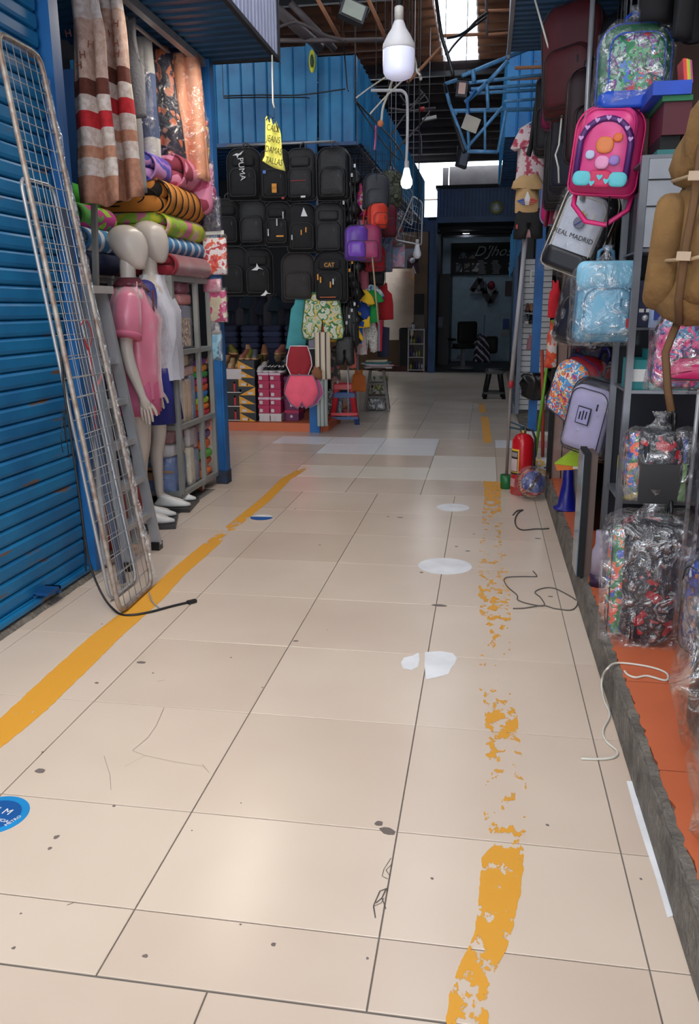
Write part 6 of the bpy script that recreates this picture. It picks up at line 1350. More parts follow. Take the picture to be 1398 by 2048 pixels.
# ================================================================ inner display case
cs = thing('display_case', 'aluminium framed display case with shelves of boxes behind the hanging bags', 'display case', (1.1, 3.8, .122))
CX0, CX1, CY0, CY1 = .60, 1.75, 3.62, 4.02
for x in (CX0, CX1):
    for y in (CY0, CY1): MB().cb((x, y, 1.06), (.028, .028, 1.87)).build('upright', mat('dull_case_frame', (112, 114, 120), .35, .5), cs, world=True)
zs = [.14, at(1300, 1005, Y=3.62).z, at(1300, 784, Y=3.62).z, at(1300, 500, Y=3.62).z, 1.99]
for z in zs:
    MB().box(CX0, CX1, CY0, CY1, z-.008, z).build('shelf_board', mat('case_board', (96, 100, 108), .4), cs, world=True); MB().bar((CX0, CY0, z), (CX1, CY0, z), .014).build('front_rail', mat('dull_case_frame', ()), cs, world=True)
MB().box(CX0, CX1, CY1+.015, CY1+.03, .13, 1.99).build('back_panel', mat('dark_case_back', (22, 26, 38), .6), cs, world=True)
MB().box(CX0+.015, CX0+.20, CY0-.02, CY0-.005, zs[3]+.01, 1.98).build('grooved_front', mat('grey_white_front', (150, 156, 164), .5), cs, world=True)
for z in (1.80, 1.90): MB().box(CX0+.015, CX0+.20, CY0-.023, CY0-.02, z, z+.005).build('groove', BLACK, cs, world=True)
TEAL = mat('teal_carton', (22, 130, 134), .5); TEALD = mat('dark_teal_carton', (14, 92, 100), .5)
def cbox(label, x0, x1, h, z, m, y=3.66, d=.22, cat='box', name='boxed_goods', lab=None, txt=None, group='boxes in the display case'):
    a = at(x0, 700, Y=y).x; b = at(x1, 700, Y=y).x; r = thing(name, label, cat, ((a+b)/2, y, z+.001), 0, group); MB().box(-(b-a)/2+.002, (b-a)/2-.002, 0, d, 0, h).build('box', m, r)
    if lab: MB().cb(((lab[0])*(b-a), -.002, lab[1]*h), (lab[2]*(b-a), .002, lab[3]*h)).build('label', WHITE, r)
    if txt: word(txt[0], txt[1], txt[4] if len(txt) > 4 else WINK, r, face((txt[2]*(b-a), -.004, txt[3]*h), roll=txt[5] if len(txt) > 5 else 0), ext=.0005)
    return r
cbox('teal box with a wide white label, left one in the display case', 1264, 1302, .13, zs[2], TEAL, lab=(.0, .5, .8, .4))
cbox('teal box with white vertical lettering and a blank label', 1303, 1347, .17, zs[2], TEAL, lab=(.2, .55, .45, .35), txt=('MUNDIAL', .018, -.33, .5, WINK, math.pi/2))
cbox('teal box half hidden at the right of the case shelf', 1349, 1385, .12, zs[2], TEAL, lab=(-.2, .6, .3, .4)); cbox('dark teal box behind the hanging pink bag', 1387, 1425, .16, zs[2], TEALD)
cbox('grey and yellow carton on the lower case shelf', 1268, 1300, .16, zs[1], pattern('grey_yellow_print', [(150, 156, 160), (120, 126, 130), (206, 180, 70), (160, 164, 170)], 'cells', 18)); cbox('pale printed carton beside the grey and yellow one', 1301, 1330, .19, zs[1], pattern('pale_print', [(170, 170, 176), (140, 146, 150), (190, 180, 120)], 'cells', 16))
cbox('blue box on the lower case shelf behind the trolley handles', 1353, 1395, .10, zs[1]+.17, mat('deep_blue_carton', (20, 70, 160), .5)); cbox('upper green box on the lower case shelf', 1358, 1398, .08, zs[1]+.085, mat('green_carton', (120, 180, 90), .5), txt=('LED', .03, -.2, .6, mat('green_ink', (30, 90, 50), .5))); cbox('lower green box on the lower case shelf', 1358, 1398, .08, zs[1], mat('green_carton', (0, 0, 0)), txt=('LED', .03, -.2, .6, mat('green_ink', (0, 0, 0))))
rd = random.Random(9)
for i in range(8):
    cbox(('first', 'second', 'third', 'fourth', 'fifth', 'sixth', 'seventh', 'eighth')[i]+' small dark bottle box from the left on the middle case shelf', 1262+i*17, 1277+i*17, .24+.03*(i % 3), zs[2]+.19 if 0 else zs[3]+.001-.0, mat('dark_goods_'+'abc'[i % 3], ((28, 30, 44), (36, 38, 58), (24, 26, 34))[i % 3], .5), group='dark boxes on the case shelf', lab=(0, .5, .5, .08))
r = thing('spray_bottle', 'white and blue bottle standing among dark goods in the case', 'bottle', at(1309, 655, Y=3.60)); MB().use(0, True).lathe([(.001, 0), (.026, 0), (.026, .13), (.02, .145), (.001, .15)], n=16).build('body', mat('pale_blue_bottle', (150, 170, 206), .4), r); MB().box(-.012, .012, -.029, -.027, .03, .12).build('print', mat('dark_blue_print', (30, 50, 120), .5), r)
MB().box(1.0 if 0 else CX0, CX1, CY0+.05, CY1, r.location.z-.012, r.location.z-.002).build('shelf_board', mat('case_board', (0, 0, 0)), cs, world=True)
MB().use(0, True).ball(tuple(at(1290, 636, Y=3.60)), .013, 14, 8).build('round_knob', STEEL, cs, world=True)
for i in range(9):
    for j in range(2):
        x = at(1268+14*i, 600, Y=3.75).x; z = r.location.z+.0
        if abs(i-3) < 1 and j == 0: continue
        q = thing('perfume_box', f'small navy box, {("front","rear")[j]} row, {("first","second","third","fourth","fifth","sixth","seventh","eighth","ninth")[i]} from the left in the dark case', 'box', (x, 3.72+.12*j, z), 0, 'small navy boxes in the case'); MB().box(-.014, .014, 0, .06, 0, .16+.03*((i+j) % 3)).build('box', mat('navy_goods', (30, 32, 62), .5), q); MB().box(-.010, .010, -.002, 0, .06, .075).build('label', SILV, q)
# goods on top of the case
z2 = 1.992
def tbox(label, x0, x1, y0, y1, z, h, m, cat='box', name='folder_box', g=None): return MB().box(x0, x1, y0, y1, z, z+h).build(name, m, label=label, cat=cat, group=g)
a = [at(1290, 300, Y=3.95).x, at(1375, 300, Y=3.66).x]
tbox('teal board lying lowest on the display case top', a[0], a[1], 3.66, 3.95, z2, .03, mat('teal_board', (50, 120, 120), .6)); tbox('black folders stack on the teal board', a[0]+.01, a[1]-.03, 3.67, 3.94, z2+.031, .05, BLACK, 'folders', 'folders')
tbox('maroon box above the black folders', a[0]+.01, a[1], 3.65, 3.95, z2+.082, .12, mat('maroon_card', (84, 24, 40), .6)); tbox('green folder lying on the maroon box', a[0]+.0, a[1]+.0, 3.64, 3.95, z2+.203, .02, mat('green_folder', (30, 110, 70), .6), 'folder', 'folder'); tbox('bright blue box on top of the green folder', a[0]-.04, a[1]-.01, 3.63, 3.95, z2+.224, .05, mat('bright_blue_card', (26, 76, 190), .5))
for i, c in enumerate(((216, 60, 60), (236, 190, 50), (150, 206, 60), (206, 60, 150))):
    p = at(1366+5*i, 215, Y=3.66); MB().bar((p.x, 3.70+.01*i, z2+.275), (p.x-.012, 3.70+.01*i, z2+.275+.08), .012, .1, (0, 1, 0)).build('notebook', mat('notebook_'+'abcd'[i], c, .5), label=('red', 'yellow', 'lime', 'magenta')[i]+' notebook standing on the bright blue box', cat='notebook')
# ================================================================ hanging bags
KID = [(236, 90, 70), (60, 110, 200), (240, 170, 60), (90, 170, 90), (230, 220, 210), (150, 60, 120), (70, 160, 210)]
KIDP = pattern('childrens_print', KID, 'cells', 22, .5, .4); CAMO = pattern('black_red_camo', [(20, 22, 28), (16, 18, 24), (26, 30, 40), (150, 20, 34), (18, 20, 26), (160, 26, 38), (30, 34, 44), (14, 14, 18)], 'cells', 10, .5, .45)
def hang(r, h, top, y=.06, m=None, n=2):
    """straps running up from the bag handle to the shop ceiling"""
    M_ = rootm(r)
    for i in range(n):
        a = M_ @ Vector(((i-.5)*.03 if n > 1 else 0, y, h+.05))
        MB().tube([a, (a.x, a.y, top)], .004, 5).build('hanging_strap', m or BLKP, r, world=True)
g = backpack('green and blue childrens backpack in shiny clear plastic hanging highest at right', at(1258, 228, Y=4.0), .30, .34, .15, mat('kids_green', (46, 130, 84), .5, rgb2=(36, 100, 70)), pattern('kids_green_print', [(60, 150, 96), (40, 120, 80), (120, 170, 150), (36, 90, 70), (200, 60, 60), (110, 60, 130), (60, 110, 200)], 'cells', 16, .4, .5), .0, trim=mat('kids_blue_trim', (30, 80, 190), .4), seed=3, pocket=.8, straploop=False)
q = MB().use(0, True); q.xf((0, -.085, 0)); q.pillow(rrect(.30, .07, .03, 3, cz=.035), .08, .1, 4); q.build('blue_base', mat('kids_blue_trim', ()), g); hang(g, .34, 3.16, m=film('strap_film', .8, bs=60)); wrap(g, .30, .34, .17, 5, mt=film('shiny_film', .3))
pb = backpack('pink childrens backpack with purple heart arch and turquoise corners hanging at right', at(1202, 392, Y=4.0), .29, .36, .14, mat('hot_pink', (206, 44, 110), .5), mat('pink_panel', (226, 70, 140), .35), (0, .10, -.25), trim=mat('magenta_trim', (226, 40, 120), .4), seed=4, pocket=.9, straploop=False, tilt=(0, .10, -.25))
PV = mat('violet_arch', (84, 36, 110), .5); HT = mat('lilac_heart', (200, 150, 206), .5); TQ = mat('turquoise_pad', (96, 196, 206), .5); RDP = mat('raspberry_base', (206, 40, 90), .5)
q = MB().use(0, True); A_ = [(.105*math.cos(a), -.122, .19+.105*math.sin(a)) for a in [math.pi*i/16 for i in range(17)]]; A_ = [(.105, -.118, .06)]+A_+[(-.105, -.118, .06)]; q.tube(A_, .014, 6); q.build('purple_arch', PV, pb)
HRT = [(0, -.010), (.009, 0), (.011, .006), (.007, .010), (.0, .006), (-.007, .010), (-.011, .006), (-.009, 0)]
for i in range(7):
    a = math.pi*(i+.5)/7; q = MB(); q.xf((.105*math.cos(a), -.137, .19+.105*math.sin(a))); q.prism(HRT, -.002, .002); q.build('heart', HT, pb)
for s in (-1, 1): q = MB().use(0, True); q.xf((s*.075, -.128, .055)); q.pillow(rrect(.08, .06, .025, 4), .012, .1, 3); q.build('turquoise_pad', TQ, pb)
q = MB().use(0, True); q.xf((0, -.126, .055)); q.pillow(rrect(.10, .07, .02, 4), .014, .1, 3); q.build('base_patch', RDP, pb)
for i, (x, z, c, w) in enumerate(((0, .19, (226, 130, 70), .075), (-.055, .15, (190, 200, 226), .04), (.05, .22, (226, 110, 50), .04), (.0, .12, (226, 150, 190), .06), (.05, .13, (150, 120, 190), .045))):
    q = MB().use(0, True); q.xf((x, -.128-.002*i, z)); q.pillow(rrect(w, w*.9, w*.4, 4), .012, .1, 3); q.build('round_patch', mat('patch_'+'abcde'[i], c, .5), pb)
for k, z in enumerate((.035, .06, .045)): q = MB(); q.xf(((k-1)*.03, -.136, z)); q.prism([(x*1.2, y*1.2) for x, y in HRT], -.002, .002); q.build('heart', TQ, pb)
q = MB().use(0, True); q.tube([(-.12, .05, .06), (-.12, .03, -.04), (-.05, .0, -.11), (.04, .0, -.12), (.12, .03, -.05), (.14, .05, .1)], .012, 6, flat=.5); q.build('shoulder_strap', mat('magenta_trim', ()), pb); hang(pb, .36, 3.16, n=1)
rm = backpack('white and black football club backpack with crest and club name, tilted in plastic', at(1130, 545, Y=4.45), .27, .43, .14, mat('black_glossy_cloth', (24, 24, 30), .4), mat('white_glossy_cloth', (200, 204, 216), .35), 0, tilt=(0, .36, -.3), seed=5, pocket=.82, pocket2=False, trim=mat('cream_piping', (206, 200, 180), .5), straploop=True)
ST = mat('crest_grey', (120, 124, 140), .5); GLD = mat('crest_gold', (190, 160, 90), .5)
q = MB(); q.lathe([(.022, 0), (.028, 0), (.028, .003), (.022, .003)], (0, -.145, .24), 20, 'y'); q.build('crest_ring', ST, rm); q = MB(); q.bar((-.016, -.146, .222), (.016, -.146, .258), .006, .003, (0, 1, 0)); q.build('crest_band', mat('crest_blue', (60, 60, 140), .5), rm); q = MB(); q.prism([(-.018, .268), (.018, .268), (.022, .29), (.01, .282), (0, .298), (-.01, .282), (-.022, .29)], -.148, -.144); q.build('crest_crown', GLD, rm)
word('REAL MADRID', .032, INK, rm, face((0, -.146, .175)), ext=.001); hang(rm, .43, 3.16, n=1); MB().use(0, True).pillow(rrect(.235, .10, .02, 3, cz=.06), .075, .1, 4).build('lower_panel', mat('black_glossy_cloth', ()), rm).location = (0, -.085, 0); wrap(rm, .27, .43, .17, 8, mt=film('thin_clear_film', .1))
nb = backpack('navy backpack in crumpled clear plastic beneath the football one', at(1155, 690, Y=4.75), .28, .46, .15, mat('deep_navy_fabric', (22, 26, 44), .5), None, (0, .15, -.4), tilt=(0, .2, -.4), seed=6, cover=True); hang(nb, .46, 3.16, n=1)
lb_ = backpack('light blue backpack with a flap top in clear plastic at shoulder height', at(1203, 682, Y=3.9), .27, .34, .15, mat('sky_blue_fabric', (104, 168, 200), .5), mat('sky_blue_pocket', (116, 178, 208), .5), 0, seed=7, pocket=.62, straploop=False, trim=mat('steel_blue_trim', (70, 120, 150), .5), tw=.25)
q = MB().use(0, True); q.xf((0, -.075, 0)); q.pillow(rrect(.27, .12, .035, 4, cz=.285), .05, .12, 4, .008); q.build('flap', mat('sky_blue_flap', (130, 190, 216), .4), lb_); MB().cb((.085, -.142, .08), (.012, .004, .04)).build('red_tag', mat('red_badge', ()), lb_)
hang(lb_, .34, 3.16, n=1); wrap(lb_, .27, .34, .18, 9, mt=film('shiny_film', .3))
pw_ = backpack('red school backpack with a colourful blue oval front panel hanging tilted at hip height', at(1150, 838, Y=4.75), .31, .36, .19, mat('school_red', (134, 16, 32), .55), KIDP, (0, .35, -1.0), tilt=(0, .38, -.95), seed=8, pocket=.55, straploop=True, trim=mat('dark_blue_trim', (30, 30, 90), .4))
q = MB().use(0, True); q.xf((0, -.115, 0)); q.pillow(dome(.27, .33, .03, .11, z0=.02), .05, .12, 4, .01); q.build('oval_front', pattern('blue_childrens_print', [(60, 150, 216), (70, 160, 220), (226, 80, 60), (236, 150, 60), (60, 140, 210), (236, 230, 220), (200, 60, 120)], 'cells', 18, .4, .5), pw_); hang(pw_, .36, 3.16, n=1)
pk2 = backpack('dark blue and red patterned backpack behind the tilted red one', at(1188, 760, Y=4.9), .26, .38, .15, pattern('blue_red_dark_print', [(24, 28, 60), (30, 34, 70), (130, 24, 40), (60, 70, 60), (28, 30, 56)], 'cells', 14, .5, .4), None, -.3, seed=9); hang(pk2, .38, 3.16, n=1)
cp_ = backpack('navy backpack with a pale lavender oval front in plastic hanging lowest by the glass leaf', at(1172, 905, Y=4.45), .28, .40, .14, mat('deep_navy_fabric', ()), mat('lavender_panel', (176, 170, 206), .4), (0, .12, -.55), tilt=(0, .2, -.6), seed=10, pocket=.86, straploop=False, trim=mat('dark_edge', (40, 40, 50), .4))
q = MB(); q.cb((0, -.142, .22), (.075, .003, .09)); q.build('emblem_frame', mat('dark_edge', ()), cp_); q = MB(); q.cb((0, -.144, .22), (.065, .003, .08)); q.build('emblem_field', mat('lavender_field', (166, 160, 200), .4), cp_)
for k in (-1, 0, 1): MB().cb((k*.017, -.146, .222+.004*k), (.007, .003, .05-.01*abs(k))).build('emblem_bar', mat('dark_edge', ()), cp_)
MB().cb((.12, -.10, .28), (.014, .006, .07)).build('orange_pull', mat('orange_pull', (226, 130, 60), .5), cp_); hang(cp_, .40, 3.16, n=1); wrap(cp_, .28, .40, .16, 11, mt=film('thin_clear_film', .1))
# brown canvas rucksack
BC = mat('brown_canvas', (120, 88, 48), .9, 0, .28, 7, bump=.9, bs=16); BCD = mat('dark_brown_canvas', (96, 68, 40), .85, 0, .2, 6)
bl_ = at(1462, 652, Y=2.42); br_ = thing('canvas_rucksack', 'large brown canvas rucksack with buckled straps hanging at the right edge', 'backpack', (bl_.x, 2.42, bl_.z), (0, .06, -.35))
q = MB().use(0, True); q.pillow(dome(.38, .44, .07, .10, n=6, tw=.36), .22, .22, 8, .02, fn=wob(.055, 9, 31)); q.build('body', BC, br_)
q = MB().use(0, True); q.xf((0, -.02, .36)); q.pillow(dome(.40, .24, .06, .13, n=6), .27, .25, 8, .02, fn=wob(.05, 9, 33)); q.build('lid', BC, br_)
q = MB().use(0, True); q.xf((0, -.125, 0)); q.pillow(rrect(.26, .24, .05, 5, cz=.17), .09, .2, 6, .015, fn=wob(.012, 9, 35)); q.build('front_pocket', BC, br_)
for s in (-1, 1): q = MB().use(0, True); q.xf((s*.185, -.01, .02)); q.pillow(rrect(.09, .31, .035, 4, cz=.165), .19, .2, 6, .01, fn=wob(.012, 9, 37+s)); q.build('side_pocket', BC, br_)
for x in (-.12, .03, .14):
    q = MB().use(0, True); q.tube([(x, -.12, .56), (x, -.18, .42), (x, -.165, .30), (x, -.19, .2), (x, -.175, .06), (x, -.1, .0)], .011, 6, flat=.3); q.build('strap', BCD, br_)
    for z in (.36, .17): q = MB(); q.cb((x, -.20, z), (.034, .014, .022)); q.build('buckle', mat('khaki_buckle', (170, 146, 120), .4), br_)
for s in (-1, 1):
    q = MB(); q.tube([(-.19, -.10, .36), (-.10, -.20, .37), (.06, -.2, .40), (.16, -.16, .46)] if s < 0 else [(-.19, -.10, .16), (-.10, -.19, .165), (.04, -.2, .20), (.16, -.17, .26)], .005, 5); q.build('drawcord', mat('khaki_cord', (176, 150, 116), .7), br_)
q = MB().use(0, True); q.tube([(-.13, -.05, .01), (-.15, -.06, -.08), (-.13, -.06, -.18), (-.11, -.07, -.24)], .011, 6, flat=.3); q.build('dangling_strap', BCD, br_)
q = MB(); q.tube([(0, .08, .58), (0, .09, 3.16-bl_.z)], .012, 6); q.build('hanging_strap', BCD, br_)
pk3 = backpack('pink and purple childrens bag in clear plastic half hidden below the canvas rucksack', at(1385, 775, Y=2.95), .28, .26, .12, pattern('pink_purple_print', [(206, 40, 110), (110, 50, 130), (60, 130, 170), (216, 80, 140), (80, 40, 110)], 'cells', 18, .5, .4), mat('magenta_pocket', (190, 36, 100), .4), -.1, seed=12, pocket=.3, straploop=False); hang(pk3, .26, 3.16, n=1); wrap(pk3, .28, .26, .14, 13, mt=film('shiny_film', .3))
# bags on the platform
DKB = mat('black_pvc', (20, 20, 22), .35)
def floorbag(label, loc, w, h, d, body, front, rot=-math.pi/2, seed=0, fm=None, panel=None, top=True):
    r = backpack(label, loc, w, h, d, body, front, rot, seed=seed, pocket=.84, straploop=False, trim=BLKP)
    if panel: MB().box(w/2-.004, w/2+.012, -d*.3, d*.42, .03, h*.55).build('side_panel', DKB, r)
    wrap(r, w, h, d*1.2, seed, mt=fm); return r
ORP = pattern('orange_blue_print', [(226, 96, 50), (60, 90, 180), (226, 120, 70), (220, 200, 180), (50, 120, 80), (230, 90, 60)], 'cells', 12, .45, .5)
f1 = floorbag('large childrens trolley bag, black and red camouflage sides, in clear plastic on the platform', (.665, 3.22, .122), .27, .50, .20, CAMO, ORP, -math.pi/2-.10, 14, film('shiny_film', .3))
f2 = floorbag('small childrens bag with black side panel in plastic standing on the large trolley bag', (.69, 3.34, .672), .22, .28, .15, CAMO, ORP, -math.pi/2-.1, 15, film('shiny_film', .3))
q = MB(); q.box(.60, .745, 3.20, 3.215, .675, .83); q.build('black_side_pocket', DKB, f2, world=True)
f3 = floorbag('blue childrens bag with bright print in plastic right of the large trolley bag', (.93, 3.02, .122), .26, .42, .20, pattern('blue_side_print', [(40, 60, 150), (60, 90, 190), (206, 110, 60), (200, 200, 210), (30, 40, 120)], 'cells', 12, .5, .5), pattern('white_blue_print', [(190, 200, 220), (60, 90, 190), (216, 130, 60), (36, 50, 140)], 'cells', 14, .5, .5), -math.pi/2+.3, 16, film('shiny_film', .3))
f4 = floorbag('childrens bag with pale blue print under purple tinted film on the blue bag', (.96, 3.10, .60), .24, .36, .16, pattern('pale_blue_side', [(120, 150, 200), (200, 70, 80), (216, 190, 110), (60, 70, 150)], 'cells', 12, .5, .5), pattern('white_blue_print', []), -math.pi/2+.3, 17, film('purple_film', .35, (150, 140, 190)))
for i, x in enumerate((.86, .90)):
    MB().cyl((x, 3.5, .124), (x, 3.5, 1.1), .009).build('trolley_handle', ALU, label=('left', 'right')[i]+' aluminium trolley handle tube behind the wrapped bags', cat='handle')
MB().cyl((.74, 3.47, .124), (.74, 3.47, .93), .008).build('trolley_handle', BLKP, label='thin black trolley handle tube behind the small wrapped bag', cat='handle')
CLD = film('cloudy_plastic', .30, (190, 182, 170), .25, 10); GRS = mat('charcoal_suitcase', (58, 56, 56), .5, bump=.3, bs=20)
def sack(label, loc, w, h, d, seed, rot=0):
    r = thing('wrapped_suitcase', label, 'suitcase', loc, rot); q = MB().use(0, True); q.pillow(rrect(w, h, .06, 5, cz=h/2), d, .14, 6, .01, fn=wob(.012, 6, seed)); q.build('suitcase', GRS, r)
    q = MB(); q.tube([(-w*.3, -d/2-.012, h*.1), (-w*.3, -d/2-.014, h*.9)], .004, 5); q.tube([(w*.3, -d/2-.012, h*.1), (w*.3, -d/2-.014, h*.9)], .004, 5); q.build('zipper', BLKP, r)
    q = MB().use(0, True); q.loft([(0, 0, .0, w*.45, d*.5), (0, 0, .04, w*.56, d*.62), (-.01, 0, h*.5, w*.62, d*.72), (0, 0, h*.95, w*.54, d*.62), (0, 0, h*1.06, w*.3, d*.3), (0, 0, h*1.14, .05, .04), (0, 0, h*1.24, .09, .05)], 28, 2.6, wr=.09, ws=14, seed=seed, cap=False); q.build('plastic_cover', CLD, r); return r
sack('charcoal suitcase in cloudy plastic standing behind at the lower right edge', (.80, 2.36, .122), .30, .50, .22, 41, .1)
sack('second charcoal suitcase in cloudy plastic, nearest at the right edge', (.765, 1.93, .122), .30, .42, .20, 42, .05)
# ================================================================ upper right hanging goods
mb_ = backpack('large dark maroon backpack hanging high beside the white rope', at(1152, 232, Y=5.0), .34, .56, .16, mat('dark_maroon_fabric', (78, 20, 26), .6), None, (0, -.1, -.5), tilt=(0, -.08, -.5), seed=20); hang(mb_, .56, 3.16, n=1)
for i, (px, py, Y, w, h, c, lb) in enumerate(((1150, 390, 5.2, .30, .5, (22, 26, 44), 'navy backpack hanging below the maroon one'), (1128, 420, 5.7, .26, .5, (26, 24, 26), 'black backpack with amber specks hanging behind the white rope end'), (1092, 315, 6.1, .16, .5, (18, 18, 22), 'narrow black backpack hanging left of the magenta one'), (1112, 262, 5.9, .20, .42, (130, 20, 74), 'magenta backpack hanging at the top beside the rope'), (1132, 455, 5.8, .2, .3, (110, 16, 40), 'crimson backpack peeping out behind the pink oval case'), (1175, 330, 4.8, .26, .46, (44, 20, 26), 'dark wine backpack hanging behind the steel rod'), (1240, 240, 4.9, .30, .5, (20, 20, 24), 'black backpack deep in the upper right corner of the shop'))):
    r = backpack(lb, at(px, py, Y=Y), w, h, .14, mat('upper_bag_'+'abcdefg'[i], c, .6), None, -.4+.1*i, seed=21+i, straploop=i % 2 == 0); hang(r, h, 3.16, n=1)
r = thing('oval_case', 'bright pink oval case with grey edging hanging from striped straps', 'case', at(1101, 450, Y=6.0), (0, .05, -.35)); q = MB().use(0, True); q.pillow(rrect(.14, .31, .065, 6, cz=.155), .06, .12, 6, .01); q.build('body', mat('bright_pink_fabric', (190, 24, 108), .5), r); q = MB(); q.tube([(x, -.02, z) for x, z in rrect(.145, .315, .068, 6, cz=.155)], .007, 6, True); q.build('edging', mat('grey_blue_edging', (120, 120, 150), .5), r)
for x in (-.03, .0, .03): MB().tube([(x, 0, .30), (x, .01, .42), (x*.3, .02, .50), (0, .03, 3.14-r.location.z)], .008, 5).build('strap', mat('teal_pink_strap', (96, 100, 130), .5) if x else mat('bright_pink_fabric', ()), r)
sh1 = garment('shirt', 'white shirt with pink floral print hanging from a wire hanger', 1066, 248, 6.5, SHIRT, pattern('pink_floral_shirt', [(222, 204, 206), (216, 200, 200), (222, 206, 208), (196, 110, 124), (180, 70, 90)], 'noise', 26, .8), .27, .42, -.1, hang=True, seed=51)
sh2 = garment('t_shirt', 'sand coloured t-shirt with a blue white and red leaf emblem', 1057, 348, 6.45, SHIRT, mat('sand_jersey', (196, 160, 112), .85), .22, .27, -.05, seed=52, trim=None)
for i, (dx, c, o) in enumerate(((-.035, (40, 80, 160), [(-.045, 0), (.0, -.03), (.02, -.035), (.005, .015)]), (0, (230, 230, 235), [(-.014, -.03), (.014, -.03), (.018, .02), (0, .065), (-.018, .02)]), (.035, (190, 40, 40), [(.045, 0), (.0, -.03), (-.02, -.035), (-.005, .015)]))):
    o = o if i < 2 else o[::-1]; q = MB(); q.xf((dx*.9, -.034, -.185)); q.prism(o, -.002, .002); q.build('leaf', mat('leaf_'+'abc'[i], c, .6), sh2)
for k in range(3): MB().cb((0, -.038, -.195-.012*k), (.10, .002, .003)).build('emblem_stripe', mat('sand_jersey', ()), sh2)
sh3 = garment('shorts', 'black shorts with a tiny red and white badge under the sand t-shirt', 1059, 416, 6.45, PANT, BKF, .22, .22, -.05, seed=53); MB().cb((-.085, -.03, -.13), (.014, .004, .03)).build('badge', mat('red_badge', ()), sh3)
garment('underwear', 'pale pink garment edge hanging below the black shorts', 1059, 456, 6.5, TANK, mat('pale_pink_cotton', (206, 160, 164), .85), .15, .06, 0, cat='clothes', seed=54)
garment('cloth', 'small bright red cloth hanging beside the blue post', 1110, 560, 6.3, TANK, mat('bright_red_cloth', (206, 30, 46), .8), .09, .26, 0, cat='cloth', seed=55); garment('bag', 'white and orange printed bag hanging under the red cloth', 1106, 640, 6.32, TANK, pattern('white_orange_print', [(214, 200, 196), (226, 90, 50), (206, 60, 60)], 'noise', 12), .09, .34, 0, cat='bag', seed=56)
rp = thing('white_rope', 'white rope hanging in a Y from the right canopy down to a loose knotted end', 'rope', at(1122, 180, Y=5.0)); 
for nm, pts in (('left_strand', ((1070, 0), (1096, 92), (1122, 180))), ('right_strand', ((1172, 0), (1150, 90), (1122, 180))), ('tail', ((1122, 180), (1124, 230), (1118, 290), (1111, 310), (1117, 335), (1118, 366)))):
    MB().tube([at(x, y, Y=5.0) for x, y in pts], .0055, 6).build(nm, WCAB, rp, world=True)
q = MB().use(0, True); q.ball(tuple(at(1122, 180, Y=5.0)), .012, 10, 6); q.build('knot', WCAB, rp, world=True)
MB().cyl(at(1188, -40, Y=4.3), at(1164, 400, Y=4.3), .012).build('steel_rod', STEEL, label='steel rod wound in silvery film hanging beside the pink backpack', cat='rod')
for i in range(9):
    x = .62+.11*i; drape(('first', 'second', 'third', 'fourth', 'fifth', 'sixth', 'seventh', 'eighth', 'ninth')[i]+' dark garment from the aisle hanging at the top of the right shop', (x+.05, 3.0-.04*(i % 3)+(.9 if i < 3 else 0), 3.12), .2, .58+.08*(i % 2), mat('shop_dark_'+'abc'[i % 3], ((22, 22, 25), (30, 30, 34), (26, 30, 40))[i % 3], .9), .3, 1, .03, .9, .04, 'garment', 'clothes', 'dark garments at the top right', i+60)
MB().cyl((.55, 2.96, 3.13), (1.7, 2.96, 3.13), .012).build('hanging_rail', STEEL, label='steel rail under the right canopy carrying dark garments', cat='rail')
# cords on the floor at right
cable('white_string', 'white cord curling over the kerb onto the orange platform', [az(1162, 1517, .005), az(1200, 1518, .005), az(1228, 1514, .005), az(1234, 1502, .005), az(1212, 1482, .005), az(1206, 1460, .006), az(1219, 1430, .006), az(1208, 1400, .008), ax(1203, 1372, .478), ax(1206, 1352, .482), az(1214, 1338, .134), az(1235, 1326, .128), az(1290, 1332, .127), az(1325, 1342, .127), az(1336, 1352, .127), az(1330, 1361, .127), az(1295, 1352, .127), az(1272, 1355, .127), az(1256, 1350, .127), az(1249, 1342, .127)], .0042, WCAB, 'cord', 8)
GC = mat('grey_thin_cord', (96, 90, 86), .7)
cable('grey_string', 'thin grey cord with a loop lying on the tiles by the kerb', [az(1066, 1142, .004), az(1074, 1152, .004), az(1066, 1153, .004), az(1040, 1153, .004), az(1010, 1156, .004), az(1014, 1172, .004), az(1034, 1190, .004), az(1036, 1200, .004), az(1060, 1208, .004), az(1088, 1211, .004), az(1082, 1196, .004), az(1070, 1184, .004), az(1088, 1176, .004), az(1110, 1177, .004), az(1140, 1192, .004), az(1152, 1200, .004)], .003, GC, 'cord', 8)
cable('grey_string', 'second thin grey cord running from the loop toward the kerb foot', [az(1026, 1217, .004), az(1050, 1216, .004), az(1086, 1211, .004), az(1110, 1217, .004), az(1140, 1220, .004), az(1153, 1212, .004), az(1157, 1196, .01)], .003, GC, 'cord', 8)
cable('twisted_wire', 'short twisted dark wire on the tiles near the wrapped ball', [az(1026, 1030, .004), az(1034, 1022, .004), az(1046, 1020, .004), az(1036, 1026, .004), az(1030, 1040, .004), az(1034, 1054, .004), az(1046, 1060, .004), az(1070, 1058, .004), az(1084, 1058, .004), az(1098, 1057, .004)], .005, mat('dark_wire', (70, 66, 62), .6), 'wire', 6)

